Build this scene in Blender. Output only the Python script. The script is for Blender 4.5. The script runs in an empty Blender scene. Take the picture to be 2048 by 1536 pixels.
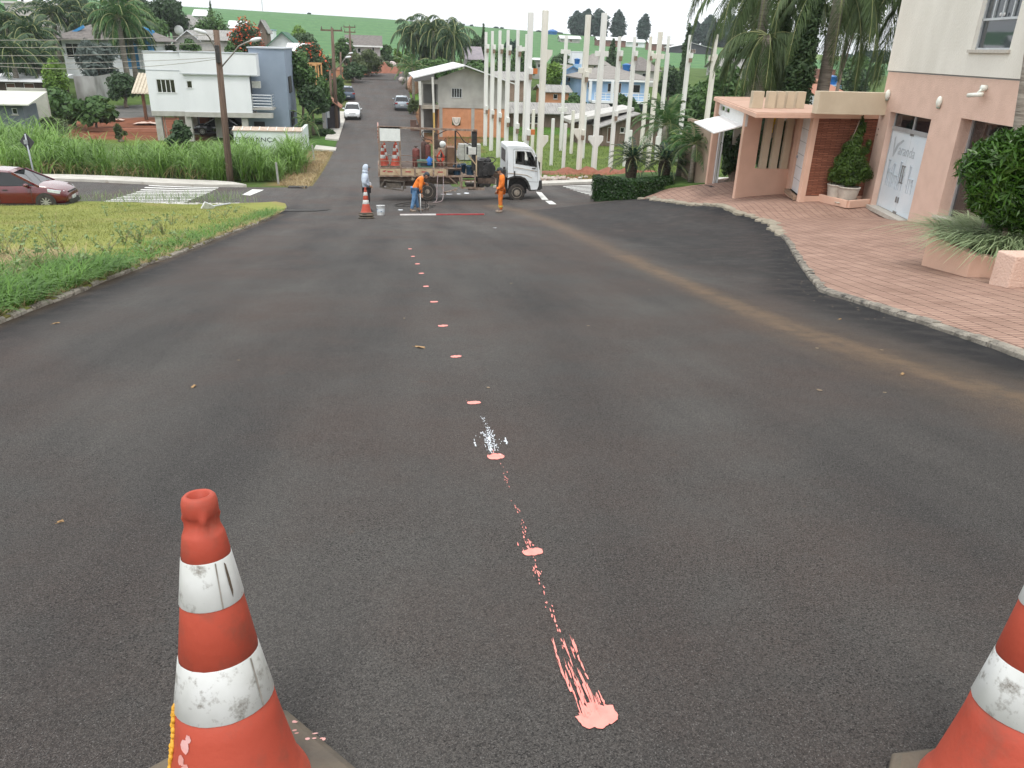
import bpy,bmesh,math,random
import numpy as np
from mathutils import Vector,Matrix,Quaternion
scene=bpy.context.scene
COL=scene.collection
R=math.radians
# ---------------------------------------------------------------- camera, sky, sun, exposure
PITCH,ROLL,YAW,FPX=23.6,1.9,9.8,1540.0
CO=Vector((-0.43,0.0,1.45))
_p,_r,_y=R(PITCH),R(ROLL),R(YAW)
FW=Vector((math.sin(_y)*math.cos(_p),math.cos(_y)*math.cos(_p),-math.sin(_p)))
_rt=Vector((math.cos(_y),-math.sin(_y),0))
_up=_rt.cross(FW)
RT=_rt*math.cos(_r)+_up*math.sin(_r)
UP=RT.cross(FW)
cam=bpy.data.cameras.new("camera");camo=bpy.data.objects.new("camera",cam);COL.objects.link(camo)
cam.sensor_width=36;cam.lens=36*FPX/2048;cam.clip_start=0.05;cam.clip_end=6000
camo.matrix_world=Matrix(((RT.x,UP.x,-FW.x,CO.x),(RT.y,UP.y,-FW.y,CO.y),(RT.z,UP.z,-FW.z,CO.z),(0,0,0,1)))
scene.camera=camo
SUN_EL,SUN_AZ=62.0,200.0
world=bpy.data.worlds.new("World");scene.world=world;world.use_nodes=True
nt=world.node_tree;nt.nodes.clear()
sky=nt.nodes.new("ShaderNodeTexSky");sky.sky_type='NISHITA';sky.sun_disc=False
sky.sun_elevation=R(SUN_EL);sky.sun_rotation=R(SUN_AZ);sky.air_density=1.0;sky.dust_density=4.0;sky.ozone_density=1.0
hs=nt.nodes.new("ShaderNodeHueSaturation");hs.inputs['Saturation'].default_value=0.42;hs.inputs['Value'].default_value=1.0
tc=nt.nodes.new("ShaderNodeTexCoord");nz=nt.nodes.new("ShaderNodeTexNoise");nz.inputs['Scale'].default_value=2.2;nz.inputs['Detail'].default_value=5
cr=nt.nodes.new("ShaderNodeValToRGB");cr.color_ramp.elements[0].position=0.3;cr.color_ramp.elements[1].position=0.55
cr.color_ramp.elements[0].color=(0.55,0.55,0.55,1);cr.color_ramp.elements[1].color=(1,1,1,1)
mx=nt.nodes.new("ShaderNodeMix");mx.data_type='RGBA';mx.inputs[7].default_value=(13.0,13.3,13.6,1)
bg=nt.nodes.new("ShaderNodeBackground");bg.inputs['Strength'].default_value=0.10
wo=nt.nodes.new("ShaderNodeOutputWorld")
L=nt.links.new
L(sky.outputs[0],hs.inputs['Color']);L(tc.outputs['Generated'],nz.inputs['Vector']);L(nz.outputs['Fac'],cr.inputs[0])
L(cr.outputs[0],mx.inputs[0]);L(hs.outputs[0],mx.inputs[6]);L(mx.outputs[2],bg.inputs['Color']);L(bg.outputs[0],wo.inputs[0])
sl=bpy.data.lights.new("sun",'SUN');sl.energy=1.4;sl.angle=R(14);sl.color=(1.0,0.96,0.9)
so=bpy.data.objects.new("sun",sl);COL.objects.link(so);so.location=(0,0,60)
_sd=Vector((math.sin(R(SUN_AZ))*math.cos(R(SUN_EL)),math.cos(R(SUN_AZ))*math.cos(R(SUN_EL)),math.sin(R(SUN_EL))))
so.rotation_euler=(-_sd).to_track_quat('-Z','Y').to_euler()
vs=scene.view_settings;vs.view_transform='Standard';vs.look='None';vs.exposure=0.4;vs.gamma=1.0
scene.cycles.max_bounces=6;scene.cycles.diffuse_bounces=3;scene.cycles.transparent_max_bounces=8
# ---------------------------------------------------------------- photo pixel -> place in the world
def ray(u,v):return FW+RT*((u-1024)/FPX)+UP*((768-v)/FPX)
def at(u,v,y):
 d=ray(u,v);return CO+d*((y-CO.y)/d.y)
def atz(u,v,z):
 d=ray(u,v);return CO+d*((z-CO.z)/d.z)
def proj(P):
 d=P-CO;w=d.dot(FW)
 if w<0.05:return(-9999,-9999)
 return(1024+FPX*d.dot(RT)/w,768-FPX*d.dot(UP)/w)
def table(tab):
 xs=[t[0]for t in tab];zs=[t[1]for t in tab];n=len(tab)
 m=[]
 for i in range(n):
  a=max(0,i-1);b=min(n-1,i+1);m.append((zs[b]-zs[a])/(xs[b]-xs[a]))
 def f(x):
  if x<=xs[0]:return zs[0]+m[0]*(x-xs[0])
  if x>=xs[-1]:return zs[-1]
  lo,hi=0,n-1
  while hi-lo>1:
   k=(lo+hi)//2
   if xs[k]<=x:lo=k
   else:hi=k
  h=xs[hi]-xs[lo];t=(x-xs[lo])/h
  return((2*t**3-3*t*t+1)*zs[lo]+(t**3-2*t*t+t)*h*m[lo]+(-2*t**3+3*t*t)*zs[hi]+(t**3-t*t)*h*m[hi])
 return f
prof=table([(-20,3.04),(-10,1.52),(0,0),(10,-1.52),(20,-3.04),(28,-4.25),(32,-4.79),(35,-5.08),(39,-5.44),(43,-5.75),(50,-6.15),(58,-6.45),(65,-6.58),(76,-6.42),(85,-6.1),(94,-5.6),(107,-4.6),(122,-3.4),(150,-2.2),(200,-.5),(300,4.5),(380,10.2),(450,13.2),(520,13.5),(700,8),(1500,-20),(4000,-60)])
def sst(a,b,x):
 t=min(1.0,max(0.0,(x-a)/(b-a)));return t*t*(3-2*t)
_rx=[4,6,8,10,12,15,30]
_ry=[(0,[0,0,.03,.06,.1,.15,.2]),(6,[0,.0,.04,.1,.18,.25,.3]),(9,[0,.0,.05,.14,.22,.3,.4]),(12,[0,.0,.05,.15,.25,.35,.5]),(16,[0,.02,.08,.16,.27,.38,.5]),(20,[0,.03,.12,.27,.30,.33,.4]),(23,[0,.08,.3,.66,.76,.82,.85]),(26,[0,.1,.32,.62,.95,1.2,1.3]),(29,[0,.12,.36,.58,1.15,1.5,1.6]),(32,[0,.12,.32,.58,1.05,1.45,1.7]),(36,[0,.06,.18,.28,.4,.6,.9]),(43,[0,.04,.13,.22,.3,.4,.6]),(52,[0]*7),(9999,[0]*7)]
def rise(x,y):
 if x<=4 or y>=52:return 0.0
 def row(vals):
  if x>=30:return vals[-1]
  for i in range(6):
   if x<=_rx[i+1]:
    t=(x-_rx[i])/(_rx[i+1]-_rx[i]);return vals[i]+(vals[i+1]-vals[i])*t
 if y<=0:return row(_ry[0][1])
 for i in range(len(_ry)-1):
  if y<=_ry[i+1][0]:
   t=(y-_ry[i][0])/(_ry[i+1][0]-_ry[i][0]);t=t*t*(3-2*t)
   return row(_ry[i][1])*(1-t)+row(_ry[i+1][1])*t
 return 0.0
def gz(x,y):
 z=prof(y)+rise(x,y)
 if y>120:z-=max(-400,min(400,x))*(.022 if x<0 else .04)*sst(120,450,y)*(1-sst(500,1400,y))
 if x<-25:z+=min(-x-25,110)*.1*sst(80,170,y)*(1-sst(260,420,y))
 if x<-8 and y>40:z+=.3*sst(-8,-18,x)*sst(40,43,y)*(1-sst(50,60,y))
 return z
def ground(u,v,dz=0.0,tmax=2500):
 d=ray(u,v);t,dt,pt=0.5,0.4,0.0
 while t<tmax:
  P=CO+d*t
  if P.z<=gz(P.x,P.y)+dz:
   lo,hi=pt,t
   for _ in range(24):
    m=(lo+hi)/2;Q=CO+d*m
    if Q.z<=gz(Q.x,Q.y)+dz:hi=m
    else:lo=m
   Q=CO+d*hi;return Q
  pt=t;t+=dt;dt=min(dt*1.02,4)
 return CO+d*tmax
 # ---------------------------------------------------------------- materials
MATS={}
def mat(name,c1,c2=None,rough=.8,scale=4.0,bump=0.0,bscale=60.0,metal=0.0,spec=.5,detail=5,contrast=(.35,.65),stretch=None,dirt=None,coat=0.0):
 """colour mixed from two tones by noise, optional fine bump and dirt"""
 if name in MATS:return MATS[name]
 m=bpy.data.materials.new(name);m.use_nodes=True;n=m.node_tree;bs=n.nodes['Principled BSDF'];lk=n.links.new
 bs.inputs['Roughness'].default_value=rough;bs.inputs['Metallic'].default_value=metal;bs.inputs['Specular IOR Level'].default_value=spec
 if coat:bs.inputs['Coat Weight'].default_value=coat;bs.inputs['Coat Roughness'].default_value=.06
 tcn=n.nodes.new('ShaderNodeTexCoord');vec=tcn.outputs['Object']
 if stretch:
  mp=n.nodes.new('ShaderNodeMapping');mp.inputs['Scale'].default_value=stretch;lk(vec,mp.inputs['Vector']);vec=mp.outputs[0]
 out=None
 if c2 is not None:
  a=n.nodes.new('ShaderNodeTexNoise');a.inputs['Scale'].default_value=scale;a.inputs['Detail'].default_value=detail;lk(vec,a.inputs['Vector'])
  r=n.nodes.new('ShaderNodeValToRGB');r.color_ramp.elements[0].position=contrast[0];r.color_ramp.elements[1].position=contrast[1]
  r.color_ramp.elements[0].color=(*c1,1);r.color_ramp.elements[1].color=(*c2,1);lk(a.outputs['Fac'],r.inputs[0]);out=r.outputs[0]
 if dirt:
  dc,dscale,lo,hi=dirt
  a=n.nodes.new('ShaderNodeTexNoise');a.inputs['Scale'].default_value=dscale;a.inputs['Detail'].default_value=8;a.inputs['Roughness'].default_value=.7;lk(vec,a.inputs['Vector'])
  r=n.nodes.new('ShaderNodeValToRGB');r.color_ramp.elements[0].position=lo;r.color_ramp.elements[1].position=hi;lk(a.outputs['Fac'],r.inputs[0])
  x=n.nodes.new('ShaderNodeMix');x.data_type='RGBA';x.inputs[6].default_value=(*c1,1);x.inputs[7].default_value=(*dc,1)
  if out:lk(out,x.inputs[6])
  lk(r.outputs[0],x.inputs[0]);out=x.outputs[2]
 if out:lk(out,bs.inputs['Base Color'])
 else:bs.inputs['Base Color'].default_value=(*c1,1)
 if bump:
  a=n.nodes.new('ShaderNodeTexNoise');a.inputs['Scale'].default_value=bscale;a.inputs['Detail'].default_value=4;lk(vec,a.inputs['Vector'])
  b=n.nodes.new('ShaderNodeBump');b.inputs['Strength'].default_value=bump;b.inputs['Distance'].default_value=.02;lk(a.outputs['Fac'],b.inputs['Height']);lk(b.outputs[0],bs.inputs['Normal'])
 MATS[name]=m;return m
def leafmat(name,c1,c2,c3=None,rough=.55,trans=.25,clump=.5):
 """foliage: colour varies per leaf and by clump, some light comes through"""
 if name in MATS:return MATS[name]
 m=bpy.data.materials.new(name);m.use_nodes=True;n=m.node_tree;bs=n.nodes['Principled BSDF'];lk=n.links.new
 ge=n.nodes.new('ShaderNodeNewGeometry');r=n.nodes.new('ShaderNodeValToRGB')
 e=r.color_ramp.elements;e[0].color=(*c1,1);e[1].color=(*c2,1)
 if c3:q=e.new(.93);q.color=(*c2,1);e[-1].color=(*c3,1);e[-1].position=1.0
 tcn=n.nodes.new('ShaderNodeTexCoord');a=n.nodes.new('ShaderNodeTexNoise');a.inputs['Scale'].default_value=clump;a.inputs['Detail'].default_value=2;lk(tcn.outputs['Object'],a.inputs['Vector'])
 ad=n.nodes.new('ShaderNodeMath');ad.operation='MULTIPLY_ADD';ad.inputs[1].default_value=.55;lk(ge.outputs['Random Per Island'],ad.inputs[0])
 sb=n.nodes.new('ShaderNodeMapRange');sb.inputs[1].default_value=.3;sb.inputs[2].default_value=.7;sb.inputs[3].default_value=0;sb.inputs[4].default_value=.45;lk(a.outputs['Fac'],sb.inputs[0]);lk(sb.outputs[0],ad.inputs[2])
 lk(ad.outputs[0],r.inputs[0]);lk(r.outputs[0],bs.inputs['Base Color'])
 bs.inputs['Roughness'].default_value=rough;bs.inputs['Specular IOR Level'].default_value=.35
 tr=n.nodes.new('ShaderNodeBsdfTranslucent');lk(r.outputs[0],tr.inputs['Color'])
 ms=n.nodes.new('ShaderNodeMixShader');ms.inputs[0].default_value=trans;lk(bs.outputs[0],ms.inputs[1]);lk(tr.outputs[0],ms.inputs[2]);lk(ms.outputs[0],n.nodes['Material Output'].inputs[0])
 MATS[name]=m;return m
def glassmat(name,c,rough=.05,spec=.6):
 return mat(name,c,rough=rough,spec=spec)
 # ---------------------------------------------------------------- objects
def tag(o,label=None,cat=None,group=None,kind=None):
 if label:o['label']=label
 if cat:o['category']=cat
 if group:o['group']=group
 if kind:o['kind']=kind
 return o
def thing(name,label,cat,loc=(0,0,0),rz=0.0,group=None):
 o=bpy.data.objects.new(name,None);COL.objects.link(o);o.location=loc;o.rotation_euler=(0,0,rz);o.empty_display_size=.2
 return tag(o,label,cat,group)
def link(name,me,m,parent=None):
 o=bpy.data.objects.new(name,me);COL.objects.link(o)
 if m is not None:
  for k in(m if isinstance(m,(list,tuple))else[m]):me.materials.append(k)
 if parent is not None:o.parent=parent
 return o
def kids(o):return[c for c in bpy.data.objects if c.parent==o]
def copy_tree(o,parent=None,ch=None):
 c=o.copy();COL.objects.link(c)
 if parent:c.parent=parent
 for k in(ch if ch is not None else list(o.children)):copy_tree(k,c)
 return c
class MB:
 def __init__(s):s.v=[];s.f=[];s.mi=[]
 def add(s,vs_,fs,mi=0):
  b=len(s.v);s.v+=[tuple(p)for p in vs_];s.f+=[tuple(b+i for i in f)for f in fs];s.mi+=[mi]*len(fs)
 def box(s,x0,x1,y0,y1,z0,z1,mi=0,M=None):
  P=[Vector(p)for p in((x0,y0,z0),(x1,y0,z0),(x1,y1,z0),(x0,y1,z0),(x0,y0,z1),(x1,y0,z1),(x1,y1,z1),(x0,y1,z1))]
  if M is not None:P=[M@p for p in P]
  s.add(P,[(0,3,2,1),(4,5,6,7),(0,1,5,4),(1,2,6,5),(2,3,7,6),(3,0,4,7)],mi)
 def bar(s,a,b,w,h=None,mi=0,up=(0,0,1)):
  a,b=Vector(a),Vector(b);h=h or w;d=b-a;ln=d.length
  if ln<1e-6:return
  z=d/ln;u=Vector(up)
  if abs(z.dot(u))>.98:u=Vector((1,0,0))if abs(z.x)<.9 else Vector((0,1,0))
  x=u.cross(z).normalized();y=z.cross(x)
  M=Matrix(((x.x,y.x,z.x,a.x),(x.y,y.y,z.y,a.y),(x.z,y.z,z.z,a.z),(0,0,0,1)))
  s.box(-w/2,w/2,-h/2,h/2,0,ln,mi,M)
 def tube(s,pts,rad,n=8,mi=0,caps=True):
  pts=[Vector(p)for p in pts];k=len(pts);rs=rad if isinstance(rad,(list,tuple))else[rad]*k
  V=[];u=None
  for i,p in enumerate(pts):
   t=(pts[min(i+1,k-1)]-pts[max(i-1,0)]).normalized()
   if u is None:u=Vector((1,0,0))if abs(t.x)<.8 else Vector((0,1,0))
   u=(u-t*u.dot(t)).normalized();w=t.cross(u)
   for j in range(n):
    a=2*math.pi*j/n;V.append(p+(u*math.cos(a)+w*math.sin(a))*rs[i])
  F=[]
  for i in range(k-1):
   for j in range(n):F.append((i*n+j,i*n+(j+1)%n,(i+1)*n+(j+1)%n,(i+1)*n+j))
  if caps:F.append(tuple(range(n-1,-1,-1)));F.append(tuple((k-1)*n+j for j in range(n)))
  s.add(V,F,mi)
 def lathe(s,prof_,n=24,c=(0,0,0),mi=0,axis='z',cap=True):
  V=[];c=Vector(c)
  for r,z in prof_:
   for j in range(n):
    a=2*math.pi*j/n;x,y=r*math.cos(a),r*math.sin(a)
    V.append(c+(Vector((x,y,z))if axis=='z' else Vector((x,z,y))if axis=='y' else Vector((z,x,y))))
  F=[];k=len(prof_)
  for i in range(k-1):
   for j in range(n):
    q=(i*n+j,i*n+(j+1)%n,(i+1)*n+(j+1)%n,(i+1)*n+j);F.append(q if axis!='y' else q[::-1])
  if cap:
   F.append(tuple(range(n-1,-1,-1))if axis!='y' else tuple(range(n)));t=tuple((k-1)*n+j for j in range(n));F.append(t if axis!='y' else t[::-1])
  s.add(V,F,mi)
 def prism(s,poly,a0,a1,axis='y',mi=0):
  """polygon (list of 2D) extruded along axis: 'y' -> poly is (x,z); 'z' -> (x,y); 'x' -> (y,z)"""
  n=len(poly)
  def mk(p,a):return(p[0],a,p[1])if axis=='y' else(p[0],p[1],a)if axis=='z' else(a,p[0],p[1])
  V=[mk(p,a0)for p in poly]+[mk(p,a1)for p in poly]
  F=[tuple(range(n)),tuple(range(2*n-1,n-1,-1))]+[(i,n+i,n+(i+1)%n,(i+1)%n)for i in range(n)]
  s.add(V,F,mi)
 def ball(s,c,r,n=12,m=8,mi=0):
  rr=r if isinstance(r,(tuple,list))else(r,r,r);V=[];F=[]
  for i in range(m+1):
   t=math.pi*i/m
   for j in range(n):
    a=2*math.pi*j/n;V.append((c[0]+rr[0]*math.sin(t)*math.cos(a),c[1]+rr[1]*math.sin(t)*math.sin(a),c[2]+rr[2]*math.cos(t)))
  for i in range(m):
   for j in range(n):F.append((i*n+j,(i+1)*n+j,(i+1)*n+(j+1)%n,i*n+(j+1)%n))
  s.add(V,F,mi)
 def panel(s,x0,x1,z0,z1,holes,y0,th,mi=0,jag=None):
  """upright wall in the xz plane (front at y0, back at y0+th) with rectangular holes (xa,xb,za,zb)"""
  xs=sorted({x0,x1,*[h[0]for h in holes],*[h[1]for h in holes]});zs=sorted({z0,z1,*[h[2]for h in holes],*[h[3]for h in holes]})
  xs=[x for x in xs if x0<=x<=x1];zs=[z for z in zs if z0<=z<=z1]
  for i in range(len(xs)-1):
   for j in range(len(zs)-1):
    a,b,c,d=xs[i],xs[i+1],zs[j],zs[j+1];mxx,mzz=(a+b)/2,(c+d)/2
    if any(h[0]<mxx<h[1]and h[2]<mzz<h[3]for h in holes):continue
    s.add([(a,y0,c),(b,y0,c),(b,y0,d),(a,y0,d)],[(0,1,2,3)],mi);s.add([(a,y0+th,c),(b,y0+th,c),(b,y0+th,d),(a,y0+th,d)],[(3,2,1,0)],mi)
  for a,b,c,d in list(holes):
   y1=y0+th
   s.add([(a,y0,c),(a,y1,c),(a,y1,d),(a,y0,d)],[(0,1,2,3)],mi);s.add([(b,y0,c),(b,y1,c),(b,y1,d),(b,y0,d)],[(3,2,1,0)],mi)
   s.add([(a,y0,d),(a,y1,d),(b,y1,d),(b,y0,d)],[(0,1,2,3)],mi);s.add([(a,y0,c),(a,y1,c),(b,y1,c),(b,y0,c)],[(3,2,1,0)],mi)
  y1=y0+th
  s.add([(x0,y0,z0),(x0,y1,z0),(x0,y1,z1),(x0,y0,z1)],[(3,2,1,0)],mi);s.add([(x1,y0,z0),(x1,y1,z0),(x1,y1,z1),(x1,y0,z1)],[(0,1,2,3)],mi)
  s.add([(x0,y0,z1),(x1,y0,z1),(x1,y1,z1),(x0,y1,z1)],[(0,1,2,3)],mi)
 def xf(s,M):s.v=[tuple(M@Vector(p))for p in s.v];return s
 def build(s,name,m,parent=None,smooth=False,bevel=0.0,seg=2):
  me=bpy.data.meshes.new(name);me.from_pydata(s.v,[],s.f);me.update()
  if len(set(s.mi))>1 or any(s.mi):me.polygons.foreach_set('material_index',s.mi)
  if smooth:me.polygons.foreach_set('use_smooth',[True]*len(me.polygons))
  o=link(name,me,m,parent)
  if bevel:
   b=o.modifiers.new('bevel','BEVEL');b.width=bevel;b.segments=seg;b.limit_method='ANGLE';b.angle_limit=R(40)
  return o
def quads_mesh(name,Q,m,parent=None,smooth=False):
 """Q: (N,k,3) array, every k-gon an island of its own"""
 Q=np.asarray(Q,dtype=np.float32);N,k=Q.shape[:2];me=bpy.data.meshes.new(name)
 me.vertices.add(N*k);me.vertices.foreach_set('co',Q.ravel());me.loops.add(N*k);me.loops.foreach_set('vertex_index',np.arange(N*k,dtype=np.int32))
 me.polygons.add(N);me.polygons.foreach_set('loop_start',np.arange(0,N*k,k,dtype=np.int32));me.update(calc_edges=True)
 return link(name,me,m,parent)
def strips_mesh(name,V,m,parent=None):
 """V: (N,S,2,3) strips"""
 V=np.asarray(V,dtype=np.float32);N,S=V.shape[:2];me=bpy.data.meshes.new(name);nv=N*S*2
 me.vertices.add(nv);me.vertices.foreach_set('co',V.ravel());b=(np.arange(N)*S*2)[:,None]+(np.arange(S-1)*2)[None,:]
 F=np.stack([b,b+1,b+3,b+2],-1).reshape(-1,4).astype(np.int32);nf=len(F)
 me.loops.add(nf*4);me.loops.foreach_set('vertex_index',F.ravel());me.polygons.add(nf);me.polygons.foreach_set('loop_start',np.arange(0,nf*4,4,dtype=np.int32));me.update(calc_edges=True)
 return link(name,me,m,parent)
 # ---------------------------------------------------------------- ground, roads, pavements
from mathutils.geometry import delaunay_2d_cdt
rng=random.Random(7);nrg=np.random.default_rng(7)
def inpoly(x,y,P):
 c=False;j=len(P)-1
 for i in range(len(P)):
  if(P[i][1]>y)!=(P[j][1]>y)and x<(P[j][0]-P[i][0])*(y-P[i][1])/(P[j][1]-P[i][1])+P[i][0]:c=not c
  j=i
 return c
def dens(P,step,closed=True):
 out=[];n=len(P)
 for i in range(n if closed else n-1):
  a,b=P[i],P[(i+1)%n];k=max(1,int(math.hypot(b[0]-a[0],b[1]-a[1])/step))
  for j in range(k):out.append((a[0]+(b[0]-a[0])*j/k,a[1]+(b[1]-a[1])*j/k))
 if not closed:out.append(tuple(P[-1][:2]))
 return out
def gpoly(px):return[tuple(ground(u,v)[:2])for u,v in px]
def sheet(name,poly,step,dz,m,skirt=.0,kind='structure',parent=None):
 B=dens(poly,step);n=len(B);V=[Vector(p)for p in B];x0=min(p[0]for p in B);x1=max(p[0]for p in B);y0=min(p[1]for p in B);y1=max(p[1]for p in B)
 i=1
 while x0+i*step<x1:
  j=1
  while y0+j*step<y1:
   x,y=x0+(i+.3*((j%2)-.5))*step,y0+j*step
   if inpoly(x,y,B):V.append(Vector((x,y)))
   j+=1
  i+=1
 r=delaunay_2d_cdt(V,[(k,(k+1)%n)for k in range(n)],[],1,1e-4)
 dzf=dz if callable(dz)else(lambda x,y:dz)
 mb=MB();mb.add([(p.x,p.y,gz(p.x,p.y)+dzf(p.x,p.y))for p in r[0]],[tuple(f)for f in r[2]])
 if skirt:
  ar=sum(B[k][0]*B[(k+1)%n][1]-B[(k+1)%n][0]*B[k][1]for k in range(n));b=len(mb.v)
  for x,y in B:z=gz(x,y)+dzf(x,y);mb.v+=[(x,y,z),(x,y,z-skirt)]
  for k in range(n):
   q=(b+2*k,b+2*k+1,b+2*((k+1)%n)+1,b+2*((k+1)%n));mb.f.append(q if ar>0 else q[::-1]);mb.mi.append(0)
 o=mb.build(name,m,parent)
 # faces up
 me=o.data;bm=bmesh.new();bm.from_mesh(me)
 for f in bm.faces:
  if abs(f.normal.z)>.2 and f.normal.z<0:f.normal_flip()
 bm.to_mesh(me);bm.free()
 if kind:tag(o,kind=kind)
 return o
def grid(name,xs,ys,dz,m,kind='structure',attrs=None,smooth=True):
 nx,ny=len(xs),len(ys);V=[(x,y,gz(x,y)+dz)for y in ys for x in xs]
 F=[(j*nx+i,j*nx+i+1,(j+1)*nx+i+1,(j+1)*nx+i)for j in range(ny-1)for i in range(nx-1)]
 mb=MB();mb.add(V,F);o=mb.build(name,m,smooth=smooth);tag(o,kind=kind)
 for an,fn in(attrs or{}).items():
  vals=[fn(v[0],v[1])for v in V]
  if isinstance(vals[0],tuple):
   a=o.data.attributes.new(an,'FLOAT_COLOR','POINT');a.data.foreach_set('color',[c for t in vals for c in(*t,1.0)])
  else:
   a=o.data.attributes.new(an,'FLOAT','POINT');a.data.foreach_set('value',vals)
 return o
def frange(a,b,s):
 n=max(1,int(round((b-a)/s)));return[a+(b-a)*i/n for i in range(n+1)]
def pdist(x,y,P):
 best=1e9
 for i in range(len(P)-1):
  ax,ay=P[i][:2];bx,by=P[i+1][:2];dx,dy=bx-ax,by-ay;t=max(0,min(1,((x-ax)*dx+(y-ay)*dy)/(dx*dx+dy*dy+1e-12)));best=min(best,math.hypot(x-ax-t*dx,y-ay-t*dy))
 return best
 # asphalt
def asphalt(name,c1,c2,grain=1.0):
 m=bpy.data.materials.new(name);m.use_nodes=True;n=m.node_tree;bs=n.nodes['Principled BSDF'];lk=n.links.new
 N=n.nodes.new;tcn=N('ShaderNodeTexCoord');V=tcn.outputs['Object']
 def noise(sc,det,vec=V,rough=.5):
  a=N('ShaderNodeTexNoise');a.inputs['Scale'].default_value=sc;a.inputs['Detail'].default_value=det;a.inputs['Roughness'].default_value=rough;lk(vec,a.inputs['Vector']);return a.outputs['Fac']
 def ramp(f,a,b,ca,cb):
  r=N('ShaderNodeValToRGB');r.color_ramp.elements[0].position=a;r.color_ramp.elements[1].position=b;r.color_ramp.elements[0].color=(*ca,1);r.color_ramp.elements[1].color=(*cb,1);lk(f,r.inputs[0]);return r.outputs[0]
 def mix(f,a,b,mode='MIX'):
  x=N('ShaderNodeMix');x.data_type='RGBA';x.blend_type=mode
  if isinstance(f,float):x.inputs[0].default_value=f
  else:lk(f,x.inputs[0])
  for k,q in((6,a),(7,b)):
   if isinstance(q,tuple):x.inputs[k].default_value=(*q,1)
   else:lk(q,x.inputs[k])
  return x.outputs[2]
 def mul(f,k):
  q=N('ShaderNodeMath');q.operation='MULTIPLY';lk(f,q.inputs[0])
  if isinstance(k,float):q.inputs[1].default_value=k
  else:lk(k,q.inputs[1])
  return q.outputs[0]
 def attr(an):
  a=N('ShaderNodeAttribute');a.attribute_name=an;return a.outputs['Fac']
 mp=N('ShaderNodeMapping');mp.inputs['Scale'].default_value=(1.15,.09,1);lk(V,mp.inputs[0])
 col=ramp(noise(1.1,6,mp.outputs[0]),.32,.68,c1,c2)
 col=mix(ramp(noise(.45,6,rough=.65),.42,.68,(0,0,0),(.9,.9,.9)),col,(.080,.058,.050))
 col=mix(ramp(noise(2.6,7,rough=.7),.66,.74,(0,0,0),(.55,.55,.55)),col,(.115,.07,.05))
 vo=N('ShaderNodeTexVoronoi');vo.inputs['Scale'].default_value=230;lk(V,vo.inputs['Vector'])
 sp=ramp(vo.outputs['Color'],.15,.95,(.6,.6,.61),(1.55,1.53,1.5))
 col=mix(1.0*grain if grain<=1 else 1.0,col,mix(1.0,col,sp,'MULTIPLY'))
 lt=ramp(noise(230,2),.60,.68,(0,0,0),(.75,.75,.75));col=mix(lt,col,(.22,.21,.2))
 pit=ramp(noise(130,4),.36,.44,(.22,.22,.23),(1,1,1));col=mix(ramp(noise(1.4,4),.38,.62,(.2,.2,.2),(.95,.95,.95)),col,mix(1.0,col,pit,'MULTIPLY'))
 cr_=ramp(noise(1.6,9,rough=.75),.485,.50,(0,0,0),(.4,.4,.4));cr2=ramp(noise(1.6,9,rough=.75),.50,.515,(.4,.4,.4),(0,0,0));fa=ramp(noise(.3,2),.56,.66,(0,0,0),(1,1,1));col=mix(mul(mul(mul(cr_,cr2),2.0),fa),col,(.17,.16,.15))
 col=mix(mul(attr('tack'),ramp(noise(3.5,6),.3,.55,(.5,.5,.5),(1,1,1))),col,(.018,.018,.020))
 col=mix(mul(attr('dust'),ramp(noise(5,7,rough=.7),.28,.62,(.35,.35,.35),(1,1,1))),col,(.23,.155,.095))
 lk(col,bs.inputs['Base Color']);bs.inputs['Roughness'].default_value=.86;bs.inputs['Specular IOR Level'].default_value=.3
 b1=N('ShaderNodeBump');b1.inputs['Strength'].default_value=.9;b1.inputs['Distance'].default_value=.008;lk(vo.outputs['Distance'],b1.inputs['Height'])
 b2=N('ShaderNodeBump');b2.inputs['Strength'].default_value=.5;b2.inputs['Distance'].default_value=.012;lk(noise(110,6,rough=.7),b2.inputs['Height']);lk(b1.outputs[0],b2.inputs['Normal']);lk(b2.outputs[0],bs.inputs['Normal'])
 return m
M_ASPH=asphalt('asphalt',(.046,.043,.042),(.094,.088,.082))
M_ASPH2=asphalt('grazing_sheen_asphalt',(.066,.063,.061),(.096,.09,.085))  # paler copy: the grazing sheen on the farther roads is put into the colour
KERB=[(4.55,-4.0)]+gpoly([(2048,722),(1975,694),(1900,668),(1830,645),(1760,623),(1700,603),(1640,586),(1620,560),(1600,533),(1585,508),(1570,482),(1548,458),(1520,440),(1460,423),(1400,412),(1345,405),(1300,398)])+gpoly([(1255,400),(1190,404)])
_kt=sorted(KERB,key=lambda p:p[1]);
def xk(y):
 for i in range(len(_kt)-1):
  if y<=_kt[i+1][1]:
   a,b=_kt[i],_kt[i+1];return a[0]+(b[0]-a[0])*max(0,(y-a[1]))/(b[1]-a[1]+1e-9)
 return _kt[-1][0]
DUST=gpoly([(985,411),(1040,421),(1100,443),(1190,484),(1300,537),(1400,580),(1500,622),(1600,662),(1700,695),(1800,728),(1900,758),(2048,802)])+[(3.4,-3.0)]
LEFTX=-4.25
def f_dust(x,y):
 if x<-5:return 0
 d=pdist(x,y,DUST);w=.10+.009*y
 a=math.exp(-(d/w)**2)*(.75 if y<14 else .42)
 if y<10:a+=.22*math.exp(-((d-.3)/.3)**2)*(1 if x>3 else .3)*sst(10,5,y)
 if x<LEFTX+.5 and y<30:a+=.5*max(0,1-(x-LEFTX)/.22)*(y<30)
 return min(1,a)
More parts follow.
